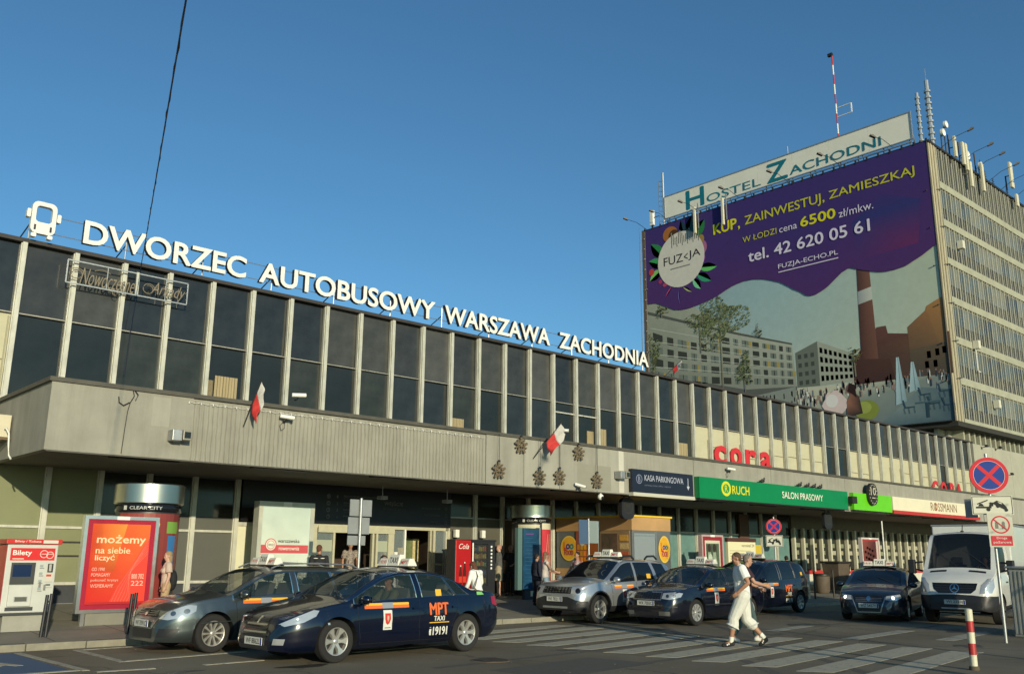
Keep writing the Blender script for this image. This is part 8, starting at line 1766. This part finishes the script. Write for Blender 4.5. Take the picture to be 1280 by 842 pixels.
# ---- by the entrance
def epaulette(root, J, k, f, s, u):
    b = MB()
    for q in (.09,-.09): b.ell(J['chest']+s*q*k+u*.11*k-f*.125*k, (.02,.055,.012), 8, 5)
    o = b.build('reflective_strip', paintwhite, root, 60); o.location = (0,0,0)
person('man in a black jacket with a pale strip, seen over the estate taxi roof', (12.22,20.5,zsf(20.5)), radians(60), 1.66, dict(), -.5, 0, 1, ('long', black_c), ('trousers', cloth('cloth_charcoal', (.02,.02,.022))), black_c, hair_red, 'crop', extra=epaulette)
pat = mat('floral_cloth', (.42,.36,.30), .85, c2=(.06,.035,.03), scale=28, detail=2)
person('person in a floral short sleeved shirt in the dark doorway', (15.45,24.15,.44), radians(-112), 1.60, dict(lel=(.03,.25,1.18), lwr=(.12,.24,.95), rkn=(.10,-.10,.50), ran=(.08,-.1,.09), rto=(.24,-.11,.035)), 0, .1, 1, ('tshirt', pat), ('trousers', cloth('cloth_charcoal', (.02,.02,.022))), black_c, hair_dk, 'short')
person('dark haired man in an open white shirt standing between the two blue taxis', (11.12,16.1,0), radians(-118), 1.66, dict(), .1, .12, 1, ('rolled', white_c), ('trousers', cloth('cloth_charcoal', (.02,.02,.022))), black_c, hair_dk, 'short')
def tote(root, J, k, f, s, u):
    b = MB(); b.ell(J['pelvis']-f*.14*k+u*.12*k, (.10,.16,.22), 12, 8); rmesh(b, 'black_rucksack', cloth('rucksack_black',(.012,.012,.014)), root, .012, 1)
person('woman in beige trousers with black rucksack beside the red poster', (8.12,19.75,zsf(19.75)), radians(165), 1.50, dict(lkn=(.06,.1,.5)), .2, .1, 2, ('tshirt', cloth('cloth_pale_pink', (.50,.38,.30))), ('trousers', cloth('cloth_sand', (.40,.28,.15))), black_c, cloth('hair_fair',(.30,.20,.10)), 'bob', True, extra=tote)
# ---- the pair passing something by the kiosk
person('woman in white vest top and pale jeans reaching to the man opposite', (18.95,19.35,zsf(19.35)), radians(-28), 1.60, dict(lel=(.12,.24,1.22), lwr=(.36,.16,1.14), rel=(.14,-.22,1.22), rwr=(.40,-.10,1.15)), 0, .12, 2, ('tank', cloth('cloth_white_pink', (.60,.52,.46), .05)), ('jeans', cloth('jeans_pale', (.24,.33,.38))), white_c, cloth('hair_light_brown',(.20,.11,.06)), 'bob', True)
person('dark haired man in red patterned white vest facing the woman', (20.28,19.35,zsf(19.35)), radians(175), 1.62, dict(lel=(.12,.24,1.22), lwr=(.34,.14,1.14), rel=(.12,-.24,1.21), rwr=(.33,-.10,1.12)), 0, .12, 1, ('tank', mat('red_white_cloth', (.62,.60,.54), .85, c2=(.35,.03,.05), scale=9, detail=1)), ('knee', cloth('cloth_charcoal', (.02,.02,.022))), black_c, hair_dk, 'short')
person('person in a dark navy top standing close behind the woman in white', (19.55,20.35,zsf(20.35)), radians(-10), 1.50, dict(), 0, .1, 1, ('long', cloth('cloth_navy', (.012,.016,.03))), ('trousers', cloth('cloth_navy_dark', (.010,.012,.02))), black_c, hair_dk, 'short')
person('person in a black jacket and pale jeans behind the dark people carrier', (32.2,19.6,zsf(19.6)), radians(60), 1.62, dict(neck=(.06,0,1.48), head=(.12,0,1.60), chest=(.04,0,1.32)), 0, .4, 1, ('long', black_c), ('jeans', cloth('jeans_pale', (.24,.33,.38))), white_c, hair_dk, 'short')
# ---- drivers, seated
SEAT = dict(pelvis=(0,0,.95), waist=(-.04,0,1.10), chest=(-.08,0,1.32), neck=(-.10,0,1.50), head=(-.07,0,1.665), lsh=(-.09,.185,1.45), rsh=(-.09,-.185,1.45), lel=(.10,.25,1.24), lwr=(.32,.16,1.28), rel=(.10,-.25,1.24), rwr=(.32,-.14,1.28), lhip=(0,.095,.93), rhip=(0,-.095,.93), lkn=(.44,.12,1.02), rkn=(.44,-.12,1.02), lan=(.72,.12,.66), ran=(.72,-.12,.66), lto=(.86,.12,.66), rto=(.86,-.12,.66))
def driver(lab, car, cx, cy, cz, yaw, top, hair_, sk=1):
    T = Matrix.Translation(car) @ Matrix.Rotation(yaw,4,'Z'); p = T @ Vector((cx,cy,cz))
    return person(lab, tuple(p), yaw, 1.68, SEAT, .2, .05, sk, top, ('trousers', cloth('cloth_charcoal', (.02,.02,.022))), black_c, hair_, 'short', group='drivers')
driver('taxi driver with dark hair sitting at the wheel of the blue saloon', (9.57,14.02,0), .12, .37, -.34, radians(183), ('tshirt', cloth('cloth_olive', (.14,.13,.07))), hair_dk)
driver('van driver in a pale top sitting behind the windscreen of the white van', (28.45,11.15,0), 1.05, .42, .08, radians(189), ('tshirt', cloth('cloth_pale_grey', (.42,.42,.38))), hair_dk)
